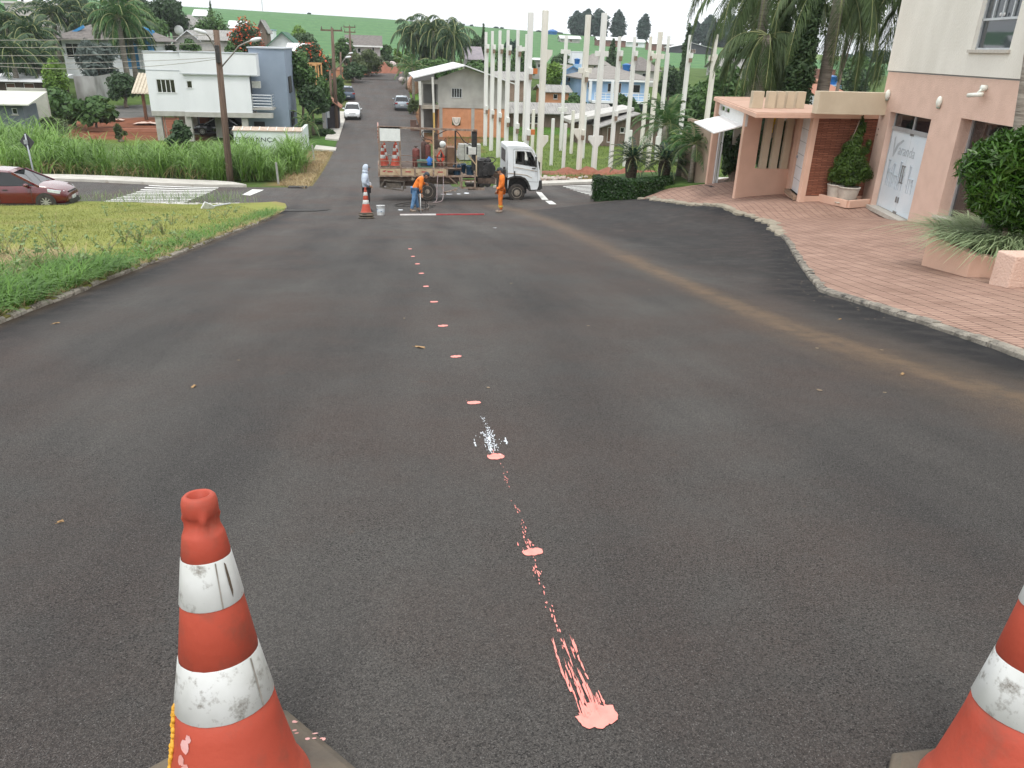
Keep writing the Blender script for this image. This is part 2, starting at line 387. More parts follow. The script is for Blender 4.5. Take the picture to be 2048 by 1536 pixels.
def f_tack(x,y):
 a=0.0
 if y<30:a=max(a,sst(1.1,.25,xk(y)-x))
 if y>9 and y<31:a=max(a,.62*sst(-.1,.8,(x-(4.2+.02*y)))*sst(9,12,y))
 a=max(a,.85*sst(.95,.1,x-LEFTX)*sst(36,30,y))
 return a
grid('near_road',frange(-5.2,22,.17),frange(-4,44,.24),0.0,M_ASPH,attrs={'dust':f_dust,'tack':f_tack})
grid('cross_street',frange(-75,-5.2,.8),frange(34.4,43.2,.8),0.0,M_ASPH2)
grid('far_street',frange(22,75,1),frange(33,43.2,.8),0.0,M_ASPH2)
grid('far_road',frange(-4.25,3.4,.6),frange(44,123.6,.8),0.0,M_ASPH2)
sheet('side_road',gpoly([(600,163),(706,158.5),(806,161),(840,163),(836,150),(800,141.5),(786,139),(757,144),(730,151),(715,155),(600,150.5)]),2.0,.05,M_ASPH2)
# base terrain with painted zones of soil, grass and crop
ZONES=[([(560,300),(668,296),(640,350),(612,382),(560,382)],(43,66),(.22,.15,.08)),([(625,268),(680,276),(672,298),(600,300)],(60,78),(.06,.13,.03)),([(100,236),(420,232),(430,280),(90,275)],(45,100),(.19,.075,.045)),([(170,262),(330,268),(330,290),(170,285)],(45,80),(.12,.17,.04)),([(0,212),(330,208),(330,234),(180,236),(0,236)],(70,120),(.12,.12,.12)),([(815,200),(830,215),(850,270),(960,275),(960,300),(900,330),(850,280),(822,240)],(45,110),(.2,.1,.06)),([(900,285),(1000,270),(1420,260),(1450,345),(1080,352),(1000,350),(880,340)],(44,95),(.12,.17,.045)),([(1020,250),(1200,250),(1200,292),(1020,290)],(55,100),(.07,.16,.03)),([(1085,344),(1200,338),(1420,336),(1420,352),(1085,358)],(43,60),(.2,.085,.05)),([(800,165),(840,165),(835,215),(800,195)],(85,125),(.1,.22,.03)),([(715,157),(790,136),(800,128),(725,130)],(100,170),(.2,.07,.04)),([(690,160),(706,158),(690,225),(650,240)],(70,125),(.13,.15,.06)),]
def zcol(x,y):
 if y<43:return(.11,.12,.05)
 if y>172+6*math.sin(x*.03):
  k=.5+.5*math.sin(y*.35+x*.02)
  c=(.078+.018*k,.175+.02*k,.08)
  if x<-60 and 330<y<440 and-190+.4*(y-330)<x<-118:c=(.24,.23,.08)
  if x>150 and y>300 and y<400:c=(.13,.2,.06)
  if 265<x<300 and 300<y<345:c=(.2,.08,.045)
  return c
 u,v=proj(Vector((x,y,gz(x,y))))
 for P,(ya,yb),c in ZONES:
  if ya<=y<=yb and inpoly(u,v,P):return c
 return(.075,.12,.035)
m=bpy.data.materials.new('terrain');m.use_nodes=True;n=m.node_tree;bs=n.nodes['Principled BSDF'];lk=n.links.new
a=n.nodes.new('ShaderNodeVertexColor');a.layer_name='zone';tcn=n.nodes.new('ShaderNodeTexCoord')
nz=n.nodes.new('ShaderNodeTexNoise');nz.inputs['Scale'].default_value=.5;nz.inputs['Detail'].default_value=10;nz.inputs['Roughness'].default_value=.7;lk(tcn.outputs['Object'],nz.inputs['Vector'])
r=n.nodes.new('ShaderNodeValToRGB');r.color_ramp.elements[0].position=.3;r.color_ramp.elements[1].position=.7;r.color_ramp.elements[0].color=(.6,.62,.6,1);r.color_ramp.elements[1].color=(1.35,1.3,1.2,1);lk(nz.outputs['Fac'],r.inputs[0])
x=n.nodes.new('ShaderNodeMix');x.data_type='RGBA';x.blend_type='MULTIPLY';x.inputs[0].default_value=1;lk(a.outputs[0],x.inputs[6]);lk(r.outputs[0],x.inputs[7]);lk(x.outputs[2],bs.inputs['Base Color'])
bs.inputs['Roughness'].default_value=.95;bs.inputs['Specular IOR Level'].default_value=.1
bp=n.nodes.new('ShaderNodeBump');bp.inputs['Strength'].default_value=.6;bp.inputs['Distance'].default_value=.15;lk(nz.outputs['Fac'],bp.inputs['Height']);lk(bp.outputs[0],bs.inputs['Normal'])
xs=[-1500,-1000,-700]+frange(-500,-130,20)+frange(-124,-60,3)+frange(-58.8,60,1.2)+frange(63,140,3)+frange(160,500,20)+[700,1000,1500]
ys=[-60,-30,-15]+frange(-8,42,2)+frange(43,130,1.1)+frange(132,200,3)+frange(206,540,8)+[560,600,650,720,820,1000,1300,1800,2600,3500]
grid('ground',xs,ys,-.06,m,attrs={'zone':zcol})
# left lawn, kerbs and pavements
M_LAWN=mat('lawn_soil',(.25,.26,.075),(.19,.22,.055),rough=.95,scale=.6,bump=.6,bscale=25,spec=.1,dirt=((.27,.2,.1),.35,.5,.72))
M_CONC=mat('concrete',(.42,.40,.36),(.55,.53,.48),rough=.9,scale=1.5,bump=.3,bscale=40,dirt=((.25,.2,.15),3,.55,.75))
M_CONC2=mat('dirty_concrete',(.24,.21,.17),(.4,.37,.31),rough=.95,scale=3,bump=.6,bscale=30,dirt=((.1,.08,.06),6,.5,.65))
LB=[(LEFTX+.03*math.sin(y*.9)+.02*math.sin(y*2.7),y)for y in frange(-4,27,.5)]
corner=gpoly([(545,432),(562,424),(574,417),(571,411),(552,408.5)])
LAWN=LB+corner+[(c,34.25)for c in frange(corner[-1][0]-.5,-62,1.0)]+[(-62,-4)]
def lawn_dz(x,y):return .04+.07*sst(0,.5,LEFTX-x)+.05*math.sin(x*.7+1)*math.sin(y*.5)*sst(0,2,LEFTX-x)
sheet('lawn',LAWN,.9,lawn_dz,M_LAWN,skirt=.2)
def sweep_kerb(name,P,w,h,m,side=1,seed=1,broken=0.0,kind='structure'):
 """kerb made of butted stones along a polyline, top h above ground, each a bit out of line"""
 rg=random.Random(seed);Q=dens(P,.16,False);mb=MB();k=0
 for i in range(len(Q)-1):
  a,b=Vector(Q[i]),Vector(Q[i+1]);d=(b-a)
  if d.length<1e-4:continue
  d.normalize();nn=Vector((d.y,-d.x))*side
  hh=h+rg.uniform(-.008,.008)-(broken*rg.random()**2 if rg.random()<.5 else 0);ww=w*rg.uniform(.92,1.08)
  o=rg.uniform(-.008,.008);V=[]
  for p in(a,b):
   q0=p+nn*o;q1=p+nn*(ww+o);z0,z1=gz(q0.x,q0.y),gz(q1.x,q1.y)
   V+=[(q0.x,q0.y,z0-.1),(q0.x,q0.y,z0+hh-.02),(q0.x+nn.x*.02,q0.y+nn.y*.02,z0+hh),(q1.x,q1.y,z0+hh),(q1.x,q1.y,z0-.1)]
  F=[(j,j+1,j+6,j+5)for j in range(4)]+[(0,1,2,3,4),(9,8,7,6,5)]
  mb.add(V,F if side<0 else[f[::-1]for f in F])
 o=mb.build(name,m);tag(o,kind=kind);return o
sweep_kerb('kerb',[(x+.02,y)for x,y in LB]+corner,.09,.055,M_CONC2,side=-1,seed=3,broken=.06)
sweep_kerb('lawn_back_kerb',[(c,34.3)for c in frange(corner[-1][0],-62,.5)],.4,.10,M_CONC,side=1 if False else-1,seed=4,broken=.02)
M_PAVE=bpy.data.materials.new('brick_paving');M_PAVE.use_nodes=True;n=M_PAVE.node_tree;bs=n.nodes['Principled BSDF'];lk=n.links.new
tcn=n.nodes.new('ShaderNodeTexCoord');mp=n.nodes.new('ShaderNodeMapping');mp.inputs['Rotation'].default_value=(0,0,R(-78));lk(tcn.outputs['Object'],mp.inputs[0])
br=n.nodes.new('ShaderNodeTexBrick');br.inputs['Scale'].default_value=1.0;br.inputs['Brick Width'].default_value=.105;br.inputs['Row Height'].default_value=.205;br.inputs['Mortar Size'].default_value=.0065;br.inputs['Mortar Smooth'].default_value=.3
br.inputs['Color1'].default_value=(.38,.255,.20,1);br.inputs['Color2'].default_value=(.325,.21,.165,1);br.inputs['Mortar'].default_value=(.075,.042,.033,1);lk(mp.outputs[0],br.inputs['Vector'])
nz=n.nodes.new('ShaderNodeTexNoise');nz.inputs['Scale'].default_value=1.2;nz.inputs['Detail'].default_value=8;nz.inputs['Roughness'].default_value=.7;lk(tcn.outputs['Object'],nz.inputs['Vector'])
r=n.nodes.new('ShaderNodeValToRGB');r.color_ramp.elements[0].position=.3;r.color_ramp.elements[1].position=.72;r.color_ramp.elements[0].color=(.72,.68,.66,1);r.color_ramp.elements[1].color=(1.2,1.2,1.2,1);lk(nz.outputs['Fac'],r.inputs[0])
x=n.nodes.new('ShaderNodeMix');x.data_type='RGBA';x.blend_type='MULTIPLY';x.inputs[0].default_value=1;lk(br.outputs[0],x.inputs[6]);lk(r.outputs[0],x.inputs[7]);lk(x.outputs[2],bs.inputs['Base Color']);bs.inputs['Roughness'].default_value=.85;bs.inputs['Specular IOR Level'].default_value=.25
bp=n.nodes.new('ShaderNodeBump');bp.inputs['Strength'].default_value=.5;bp.inputs['Distance'].default_value=.01;bp.invert=True;lk(br.outputs['Fac'],bp.inputs['Height']);lk(bp.outputs[0],bs.inputs['Normal'])
def kh(y):return .03*sst(18.5,16.5,y)+.025
M_KERBR=mat('right_kerb',(.2,.18,.15),(.33,.3,.25),rough=.95,scale=5,bump=1,bscale=40,dirt=((.06,.055,.05),7,.5,.62))
LAWN2=gpoly([(1285,397),(1310,388),(1335,377),(1352,373),(1385,369),(1425,362)])
PAVE=[(xk(y)+.1,y)for y in frange(-4,LAWN2[0][1]-.2,.4)]+LAWN2+[(LAWN2[-1][0]+6,LAWN2[-1][1]+4),(26,34),(26,-4)]
sheet('brick_pavement',PAVE,.7,lambda x,y:kh(y)-.004,M_PAVE,skirt=.2)
sweep_kerb('pavement_kerb',[(xk(y),y)for y in frange(-4,16.8,.3)],.11,.06,M_KERBR,side=1,seed=9,broken=.02)
mb=MB();rg=random.Random(5)
for y in frange(16.9,30.3,.3):
 x=xk(y)+.1+rg.uniform(-.12,.12);s=rg.uniform(.12,.24);k=7
 poly=[(x+s*rg.uniform(.7,1.1)*math.cos(2*math.pi*i/k),y+s*rg.uniform(.8,1.2)*math.sin(2*math.pi*i/k))for i in range(k)]
 mb.prism([(p[0],p[1])for p in poly][::-1],gz(x,y)-.05,gz(x,y)+.035+rg.uniform(0,.012),axis='z')
tag(mb.build('pavement_edge_stones',mat('edge_stone',(.24,.215,.165),(.36,.32,.25),rough=.9,scale=4,bump=.5)),kind='structure')
M_LAWN3=mat('clipped_lawn',(.05,.11,.02),(.09,.16,.03),rough=.9,scale=2,bump=.6,bscale=40)
0 and sheet('garden_lawn',LAWN2+gpoly([(1420,345),(1200,350),(1192,398),(1240,402)]),.8,.06,M_LAWN3,skirt=.12)
sheet('far_pavement',[(-70,43.1),(-9.2,43.1),(-7.6,43.4),(-8.4,44.6),(-9.5,45.3),(-70,45.5)],.9,.13,M_CONC,skirt=.3)
sheet('opposite_pavement',[(5.6,43.2),(45,43.2),(45,44.9),(7.0,44.9)],.9,.13,M_CONC,skirt=.3)
sheet('house_pavement',gpoly([(650,278),(677,281),(683,262),(693,230),(681,226),(666,245)]),1.0,.08,M_CONC,skirt=.2)
sheet('driveway',gpoly([(632,291),(673,296),(671,302),(628,299)]),1.0,.05,M_CONC,skirt=.2)
sheet('drive_strip',gpoly([(676,228),(693,229),(694,224),(676,223)]),1.0,.05,M_CONC,skirt=.2)
# painted markings
M_WHITE=mat('road_paint',(.62,.62,.58),(.74,.74,.71),rough=.7,scale=6,dirt=((.2,.19,.18),9,.56,.68))
def marks(name,polys,m,dz=.012,step=.5,parent=None,kind='structure'):
 mb=MB()
 for ip,P in enumerate(polys):
  B=dens(P,step);r=delaunay_2d_cdt([Vector(p)for p in B],[(k,(k+1)%len(B))for k in range(len(B))],[],1,1e-5)
  F=[]
  for f in r[2]:
   a,b,c=(r[0][k]for k in f[:3]);F.append(tuple(f)if(b-a).cross(c-a)>0 else tuple(f)[::-1])
  mb.add([(p.x,p.y,gz(p.x,p.y)+dz+.00004*ip)for p in r[0]],F)
 o=mb.build(name,m,parent)
 if kind:tag(o,kind=kind)
 return o
marks('crosswalk',[[(-12.3,y),(-8.9,y),(-8.9,y+.36),(-12.3,y+.33)]for y in frange(35.0,42.5,.78)],M_WHITE)
xr=ground(1113,369).x
marks('crosswalk',[[(xr+.1,y),(xr+4,y),(xr+4,y+.32),(xr+.1,y+.32)]for y in frange(34.2,42.2,.8)],M_WHITE)
marks('stop_line',[gpoly([(505,379),(528,380),(500,391.5),(484,390)])],M_WHITE)
marks('stop_line',[gpoly([(1072,384),(1083,385),(1097,400),(1084,400)]),gpoly([(1090,402),(1103,402),(1113,409),(1099,409)])],M_WHITE)
# ---------------------------------------------------------------- plant builders
def rot_to(N):
 """frames whose z is along N (k,3)"""
 N=N/np.linalg.norm(N,axis=1,keepdims=True);a=nrg.normal(size=N.shape);X=np.cross(N,a);X/=np.linalg.norm(X,axis=1,keepdims=True)+1e-9;Y=np.cross(N,X);return X,Y,N
def crown(clumps,n,size,jitter=.55,flat=0.0,aspect=.55,shell=.45):
 """leaf kites spread through ellipsoid clumps (cx,cy,cz,rx,ry,rz)"""
 C=np.array(clumps);w=(C[:,3]*C[:,4]*C[:,5])**.67;idx=nrg.choice(len(C),n,p=w/w.sum());D=nrg.normal(size=(n,3));D/=np.linalg.norm(D,axis=1,keepdims=True)
 rr=shell+(1-shell)*nrg.random((n,1))**.6;rr*=nrg.uniform(.86,1.12,(n,1));P=C[idx,:3]+D*rr*C[idx,3:6]
 Nn=D*.8+nrg.normal(size=(n,3))*jitter;Nn[:,2]+=.35+flat
 X,Y,_=rot_to(Nn);s=size*nrg.uniform(.6,1.35,(n,1));h=s*aspect*.5
 return np.stack([P-X*s*.5,P+Y*h-X*s*.05,P+X*s*.5-_*s*.12,P-Y*h-X*s*.05],1)
def limbs(mb,base,top,r,clumps,rg,n=6):
 """tapered trunk with limbs reaching into the clumps"""
 b,t=Vector(base),Vector(top);k=5;pts=[b.lerp(t,i/k)+Vector((rg.uniform(-1,1),rg.uniform(-1,1),0))*r*.5*(0<i<k)for i in range(k+1)]
 mb.tube(pts,[r*(1.35 if i==0 else 1-.5*i/k)for i in range(k+1)],8)
 for c in rg.sample(list(clumps),min(n,len(clumps))):
  s=b.lerp(t,rg.uniform(.5,.95));e=Vector(c[:3]);m=s.lerp(e,.5)+Vector((rg.uniform(-.1,.1),rg.uniform(-.1,.1),.12))*(e-s).length
  mb.tube([s,m,s.lerp(e,.92)],[r*.45,r*.3,r*.08],5)
M_BARK=mat('bark',(.16,.12,.09),(.26,.21,.17),rough=.95,scale=8,bump=.8,bscale=18,stretch=(1,1,.25))
M_BARK2=mat('palm_bark',(.17,.145,.12),(.3,.27,.23),rough=.95,scale=5,bump=.8,bscale=12,stretch=(.4,.4,4))
G_DARK=leafmat('dark_leaves',(.024,.055,.022),(.075,.13,.05),(.16,.22,.09))
G_MID=leafmat('mid_leaves',(.035,.085,.024),(.11,.20,.055),(.21,.30,.10))
G_LIGHT=leafmat('light_leaves',(.07,.15,.02),(.21,.34,.06),(.34,.44,.12))
G_OLIVE=leafmat('olive_leaves',(.05,.075,.03),(.14,.18,.07),(.26,.25,.13))
G_DEEP=leafmat('deep_leaves',(.016,.04,.015),(.052,.10,.034),(.12,.18,.07))
G_BLUE=leafmat('haze_tinted_leaves',(.016,.042,.034),(.05,.095,.07),(.09,.14,.10),clump=.15)  # blue of the distant haze is mixed into the far trees' leaf colour
G_RED=leafmat('red_blossom',(.45,.06,.02),(.62,.13,.04),trans=.15)
G_PALM=leafmat('palm_leaves',(.022,.055,.026),(.075,.135,.055),(.2,.24,.11),rough=.45,clump=.6)
G_PALM2=leafmat('palm_leaves_fresh',(.03,.085,.025),(.10,.2,.06),(.25,.3,.1),rough=.4,clump=.8)
G_PALM3=leafmat('palm_leaves_grey',(.03,.06,.022),(.11,.165,.06),(.30,.32,.13),rough=.5,clump=.6)
G_GREY=leafmat('fan_palm_grey',(.06,.085,.075),(.16,.2,.18),(.25,.28,.25),clump=.7)
G_CYC=leafmat('cycad_leaves',(.008,.03,.018),(.03,.075,.04),(.09,.15,.09),rough=.35,trans=.1)
def blob_clumps(rg,n,cx,cy,cz,rx,ry,rz,k=.42):
 out=[]
 for i in range(n):
  a=rg.uniform(0,6.283);e=math.asin(rg.uniform(-.75,1));q=rg.uniform(.45,.8);s=k*rg.uniform(.7,1.2)
  out.append((cx+rx*q*math.cos(a)*math.cos(e),cy+ry*q*math.sin(a)*math.cos(e),cz+rz*q*math.sin(e),rx*s,ry*s,rz*s))
 out.append((cx,cy,cz,rx*.6,ry*.6,rz*.6));return out
def tree(name,label,px,y,w,h,m,leaf=.35,n=2500,trunk=.35,r=.18,nc=12,group=None,seed=None,cat='tree',top=None,blossom=None,shape='round',zb=None,aspect=.55):
 """px: pixel of the trunk's foot (u, v) or, with zb None, foot put on the terrain at depth y under pixel u,v"""
 rg=random.Random(seed if seed is not None else hash((px,name))&0xffff)
 P=at(px[0],px[1],y);n=int(n*1.5);z0=gz(P.x,P.y)-.1 if zb is None else zb
 t=thing(name,label,cat,(P.x,P.y,z0),group=group)
 ht=h*trunk
 if shape=='round':C=blob_clumps(rg,nc,0,0,ht+(h-ht)*.5,w/2*.92,w/2*.92,(h-ht)/2*.95)
 elif shape=='cone':C=[(0,0,ht+(h-ht)*f,w/2*(1.02-f)*.95+.05*w,w/2*(1.02-f)*.95+.05*w,(h-ht)*.14)for f in(.06,.16,.28,.4,.52,.65,.78,.9)]+[(rg.uniform(-.2,.2)*w,rg.uniform(-.2,.2)*w,ht+(h-ht)*rg.uniform(.1,.6),w*.22,w*.22,(h-ht)*.1)for _ in range(5)]
 elif shape=='column':C=[(rg.uniform(-.06,.06)*w,rg.uniform(-.06,.06)*w,ht+(h-ht)*f,w/2*q,w/2*q,(h-ht)*.13)for f,q in((.06,.7),(.18,.9),(.32,1),(.46,1),(.6,.92),(.73,.8),(.85,.6),(.95,.32))]
 elif shape=='spread':C=[(rg.uniform(-.42,.42)*w,rg.uniform(-.42,.42)*w,h*rg.uniform(.62,.92),w*.2,w*.2,h*.09)for _ in range(nc)]
 mb=MB();limbs(mb,(0,0,0),(0,0,ht+(h-ht)*.55),r,C,rg);mb.build('trunk',M_BARK,t,smooth=True)
 quads_mesh('crown',crown(C,n,leaf,aspect=aspect),m,t)
 if blossom:quads_mesh('blossom',crown([(c[0],c[1],c[2]+c[5]*.25,c[3]*1.03,c[4]*1.03,c[5])for c in C],blossom,leaf*.9,shell=.9),G_RED,t)
 return t
def frond(rg,base,az,el,ln,droop,nl,ll,lw,hang=.5,curl=0.0):
 """leaflets (kites) of one feather frond and its rachis points"""
 d=Vector((math.cos(az)*math.cos(el),math.sin(az)*math.cos(el),math.sin(el)));p=Vector(base);pts=[p.copy()];k=14;dirs=[d.copy()]
 for i in range(k):
  d=(d+Vector((0,0,-droop*(.25+1.5*i/k)/k*2.2))).normalized();p=p+d*(ln/k);pts.append(p.copy());dirs.append(d.copy())
 Q=[];side0=Vector((-math.sin(az),math.cos(az),0))
 for i in range(nl):
  f=.12+.88*(i+rg.random()*.6)/nl;q=f*k;j=min(k-1,int(q));P=pts[j].lerp(pts[j+1],q-j);D=dirs[j];up=side0.cross(D).normalized()
  if up.z<0 and abs(D.z)<.95:up=-up
  s=ll*math.sin(math.pi*min(1,.18+f*.8))**.7*rg.uniform(.8,1.1)
  for sg in(1,-1):
   dr=(side0*sg*rg.uniform(.75,1.05)+D*rg.uniform(.35,.7)+up*rg.uniform(-.05,.35)+Vector((0,0,-hang*rg.uniform(.6,1.3)))).normalized();wv=(up if hang<.8 else D)*lw
   mid=P+dr*s*.5;tip=P+dr*s+Vector((0,0,-hang*.35*s));wd=(D*.9+up*.3).normalized()*lw
   Q.append((P,mid+wd,tip,mid-wd))
 return Q,pts
def palm(name,label,px,y,h,nf=16,ln=3.2,m=None,r=.16,droop=.9,ll=.6,lw=.035,nl=26,hang=.5,group=None,seed=1,lean=(0,0),el=(-.3,1.2),boot=None,zb=None,cat='palm'):
 rg=random.Random(seed);P=at(px[0],px[1],y);z0=(gz(P.x,P.y)-.05)if zb is None else zb
 t=thing(name,label,cat,(P.x,P.y,z0),group=group);top=Vector((lean[0],lean[1],h));mb=MB()
 mb.tube([Vector((0,0,0)),top*.33+Vector((0,0,0)),top*.66,top],[r*1.35,r*1.05,r,r*.85],12)
 if boot:mb.lathe([(r*.9,h-boot),(r*1.7,h-boot*.7),(r*1.9,h-boot*.2),(r,h+.1)],12,(lean[0],lean[1],0))
 mb.build('trunk',M_BARK2,t,smooth=True);Q=[];rb=MB()
 for i in range(nf):
  f=(i+.5)/nf;e=el[0]+(el[1]-el[0])*f;a=i*2.39996+rg.uniform(-.25,.25);q,pts=frond(rg,top,a,e,ln*rg.uniform(.85,1.1),droop*(1.15-.35*f),nl,ll,lw,hang);Q+=q;rb.tube(pts,[lw*.9]*4+[lw*.6]*(len(pts)-5)+[lw*.25],4,caps=False)
 quads_mesh('fronds',np.array([[tuple(v)for v in q]for q in Q]),m or G_PALM,t);rb.build('frond_stalks',mat('frond_stalk',(.12,.16,.05),(.25,.26,.12),scale=2),t)
 return t
def blades(bases,hts,wid,lean,droop=.6,seg=5,seed=3,dirs=None):
 """(N) arching blades -> strips"""
 rg=np.random.default_rng(seed);B=np.asarray(bases,float);N=len(B);h=np.asarray(hts)[:,None]if np.ndim(hts)else np.full((N,1),hts);a=rg.uniform(0,2*np.pi,N)if dirs is None else dirs
 D=np.stack([np.cos(a),np.sin(a),np.zeros(N)],1);S=np.stack([-np.sin(a),np.cos(a),np.zeros(N)],1);ln=(lean*rg.uniform(.3,1.4,(N,1)));dr=droop*rg.uniform(.4,1.3,(N,1));out=np.zeros((N,seg+1,2,3));w=wid*rg.uniform(.7,1.3,(N,1))
 for i in range(seg+1):
  t=i/seg;fw=h*(ln*t+dr*t*t*.9);up=h*(t-dr*.55*t**3);P=B+D*fw+np.array([0,0,1.])*up;ww=w*(.6+.8*t)*(1-t**3)*.5+1e-4;out[:,i,0]=P-S*ww;out[:,i,1]=P+S*ww
 return out
 # ---------------------------------------------------------------- traffic cones
M_CONE=mat('cone_plastic',(.44,.074,.042),(.37,.058,.034),rough=.6,scale=3,spec=.35,dirt=((.2,.075,.05),6,.5,.78),bump=.08,bscale=50)
M_BAND=mat('reflective_band',(.62,.63,.62),(.5,.51,.48),rough=.5,scale=7,dirt=((.13,.11,.085),17,.54,.68))
M_RUB=mat('rubber_base',(.07,.06,.048),(.12,.095,.068),rough=.7,scale=5,dirt=((.14,.115,.075),4,.5,.75),bump=.3,bscale=30)
M_YEL=mat('yellow_paint',(.75,.40,.03),(.6,.3,.03),rough=.6,scale=9)
M_PINK=mat('pink_paint',(.86,.30,.25),(.80,.25,.21),rough=.5,scale=30)
M_SCUFF=mat('pink_scuff',(.70,.40,.38),(.60,.26,.22),rough=.6,scale=18)
CP=[(.172,.035),(.166,.05),(.152,.075),(.147,.09),(.130,.165),(.114,.24),(.1075,.282),(.1065,.283),(.083,.412),(.084,.413),(.067,.53),(.066,.535),(.0495,.648),(.0505,.65),(.044,.692),(.041,.70),(.0315,.712),(.031,.725),(.034,.735),(.037,.742),(.037,.765),(.034,.777),(.028,.783),(.0225,.781),(.020,.70),(.018,.5)]
def cone_r(h):
 for i in range(len(CP)-1):
  if CP[i][1]<=h<=CP[i+1][1]:t=(h-CP[i][1])/(CP[i+1][1]-CP[i][1]+1e-9);return CP[i][0]+t*(CP[i+1][0]-CP[i][0])
 return .03
def make_cone(name,label,cat,loc,tilt,rz,group,n=40,yellow=0.0,base=True,extras=True,s=1.0,half=.195):
 t=thing(name,label,cat,loc,group=group);t.rotation_euler=(tilt[0],tilt[1],0);t.scale=(s,s,s)
 mb=MB();mb.lathe(CP,n,cap=False)
 if extras:
  for i,p in enumerate(mb.v):
   a=math.atan2(p[1],p[0])
   if .705<p[2]<.74:k=1+.16*(1 if math.cos(4*(a-.35))>.6 else-.35);mb.v[i]=(p[0]*k,p[1]*k,p[2])
 mb.build('body',M_CONE,t,smooth=True)
 for a,b in((.287,.408),(.539,.644)):
  q=MB();q.lathe([(cone_r(a)+.0008,a),(cone_r(a)+.0022,a+.002),(cone_r(b)+.0022,b-.002),(cone_r(b)+.0008,b)],n,cap=False)
  if extras:
   rg=random.Random(int(a*100))
   for i,p in enumerate(q.v):k=1+rg.uniform(-.006,.008);q.v[i]=(p[0]*k,p[1]*k,p[2])
  bo=q.build('band',M_BAND,t,smooth=True)
  if extras:
   an=-1.05 if a>.5 else-.55;w=MB()
   w.add([((cone_r(h)+.0035)*math.cos(an+d),(cone_r(h)+.0035)*math.sin(an+d),h)for h,d in((a+.002,0),(a+.002,.05),(b-.002,.05),(b-.002,0))],[(0,1,2,3)]);w.build('seam',mat('tape_seam',(.3,.28,.25),(.2,.18,.15),scale=30),bo)
   if a>.5:
    w=MB();pts=[(.555,.0),(.57,.07),(.60,.06),(.632,.01),(.637,-.06),(.615,-.07),(.585,-.05)]
    w.add([((cone_r(h)+.0034)*math.cos(-.62+d*.9),(cone_r(h)+.0034)*math.sin(-.62+d*.9),h)for h,d in pts],[tuple(range(7))]);w.build('tear',mat('torn_tape',(.05,.035,.025),(.12,.09,.06),scale=60),bo)
 if base:
  q=MB();k=half;ch=.065;poly=[(k,-k+ch),(k,k-ch),(k-ch,k),(-k+ch,k),(-k,k-ch),(-k,-k+ch),(-k+ch,-k),(k-ch,-k)]
  co,si=math.cos(rz),math.sin(rz);P=[(x*co-y*si,x*si+y*co)for x,y in poly];Pi=[(x*.9,y*.9)for x,y in P]
  V=[(x,y,0)for x,y in P]+[(x,y,.022)for x,y in P]+[(x,y,.036)for x,y in Pi];F=[(i,(i+1)%8,8+(i+1)%8,8+i)for i in range(8)]+[(8+i,8+(i+1)%8,16+(i+1)%8,16+i)for i in range(8)]+[tuple(range(16,24)),tuple(range(7,-1,-1))]
  q.add(V,F);bo=q.build('base',M_RUB,t,bevel=.006)
  if extras:
   w=MB();rg=random.Random(3)
   e0,e1=(P[4],P[5])if yellow else(P[0],P[1])
   for i in range(26):
    f=rg.random();x=e0[0]+(e1[0]-e0[0])*f;y=e0[1]+(e1[1]-e0[1])*f;w.ball((x*1.001,y*1.001,rg.uniform(.006,.02)),(.009,.012,.006),6,4)
   w.build('paint_edge',M_YEL,bo)
   w=MB()
   for i in range(11):
    a=rz+.15+rg.uniform(-.25,.35);r_=rg.uniform(.2,.235);x,y=r_*math.cos(a),r_*math.sin(a);w.ball((x,y,.0355),(rg.uniform(.003,.009),rg.uniform(.002,.006),.001),7,4)
   w.build('paint_splash',M_SCUFF,bo)
 if yellow:
  w=MB();rg=random.Random(8)
  for i in range(60):
   h=.05+.25*i/59;a=yellow+rg.uniform(-.035,.035)+.04*math.sin(h*40);r_=cone_r(h)+.001;w.ball((r_*math.cos(a),r_*math.sin(a),h),(.006*rg.uniform(.6,1.3),.008*rg.uniform(.6,1.3),.008),6,4)
  w.build('paint_drip',M_YEL,t,smooth=True)
  for h,a,sx in((.235,-2.25,.017),(.20,-2.32,.012),(.255,-2.15,.01),(.185,-2.2,.015)):
   w=MB();pts=[]
   for j in range(12):
    b=j*6.283/12;hh=h+sx*math.sin(b)*rg.uniform(.7,1.2);aa=a+sx*7*math.cos(b)*rg.uniform(.7,1.1);pts.append(((cone_r(hh)+.0012)*math.cos(aa),(cone_r(hh)+.0012)*math.sin(aa),hh))
   w.add(pts,[tuple(range(12))]);w.build('scuff',M_SCUFF,t)
 return t
SL=-R(8.6)
gl=ground(477,1598);gr=ground(1990,1629)
make_cone('traffic_cone','orange and white traffic cone in the left foreground with yellow paint drips','traffic cone',gl,(SL,-.022),R(38),'traffic cones standing on the road',yellow=-2.75,half=.235)
make_cone('traffic_cone','orange and white traffic cone cut off at the right foreground edge','traffic cone',gr,(SL,.08),R(4),'traffic cones standing on the road')
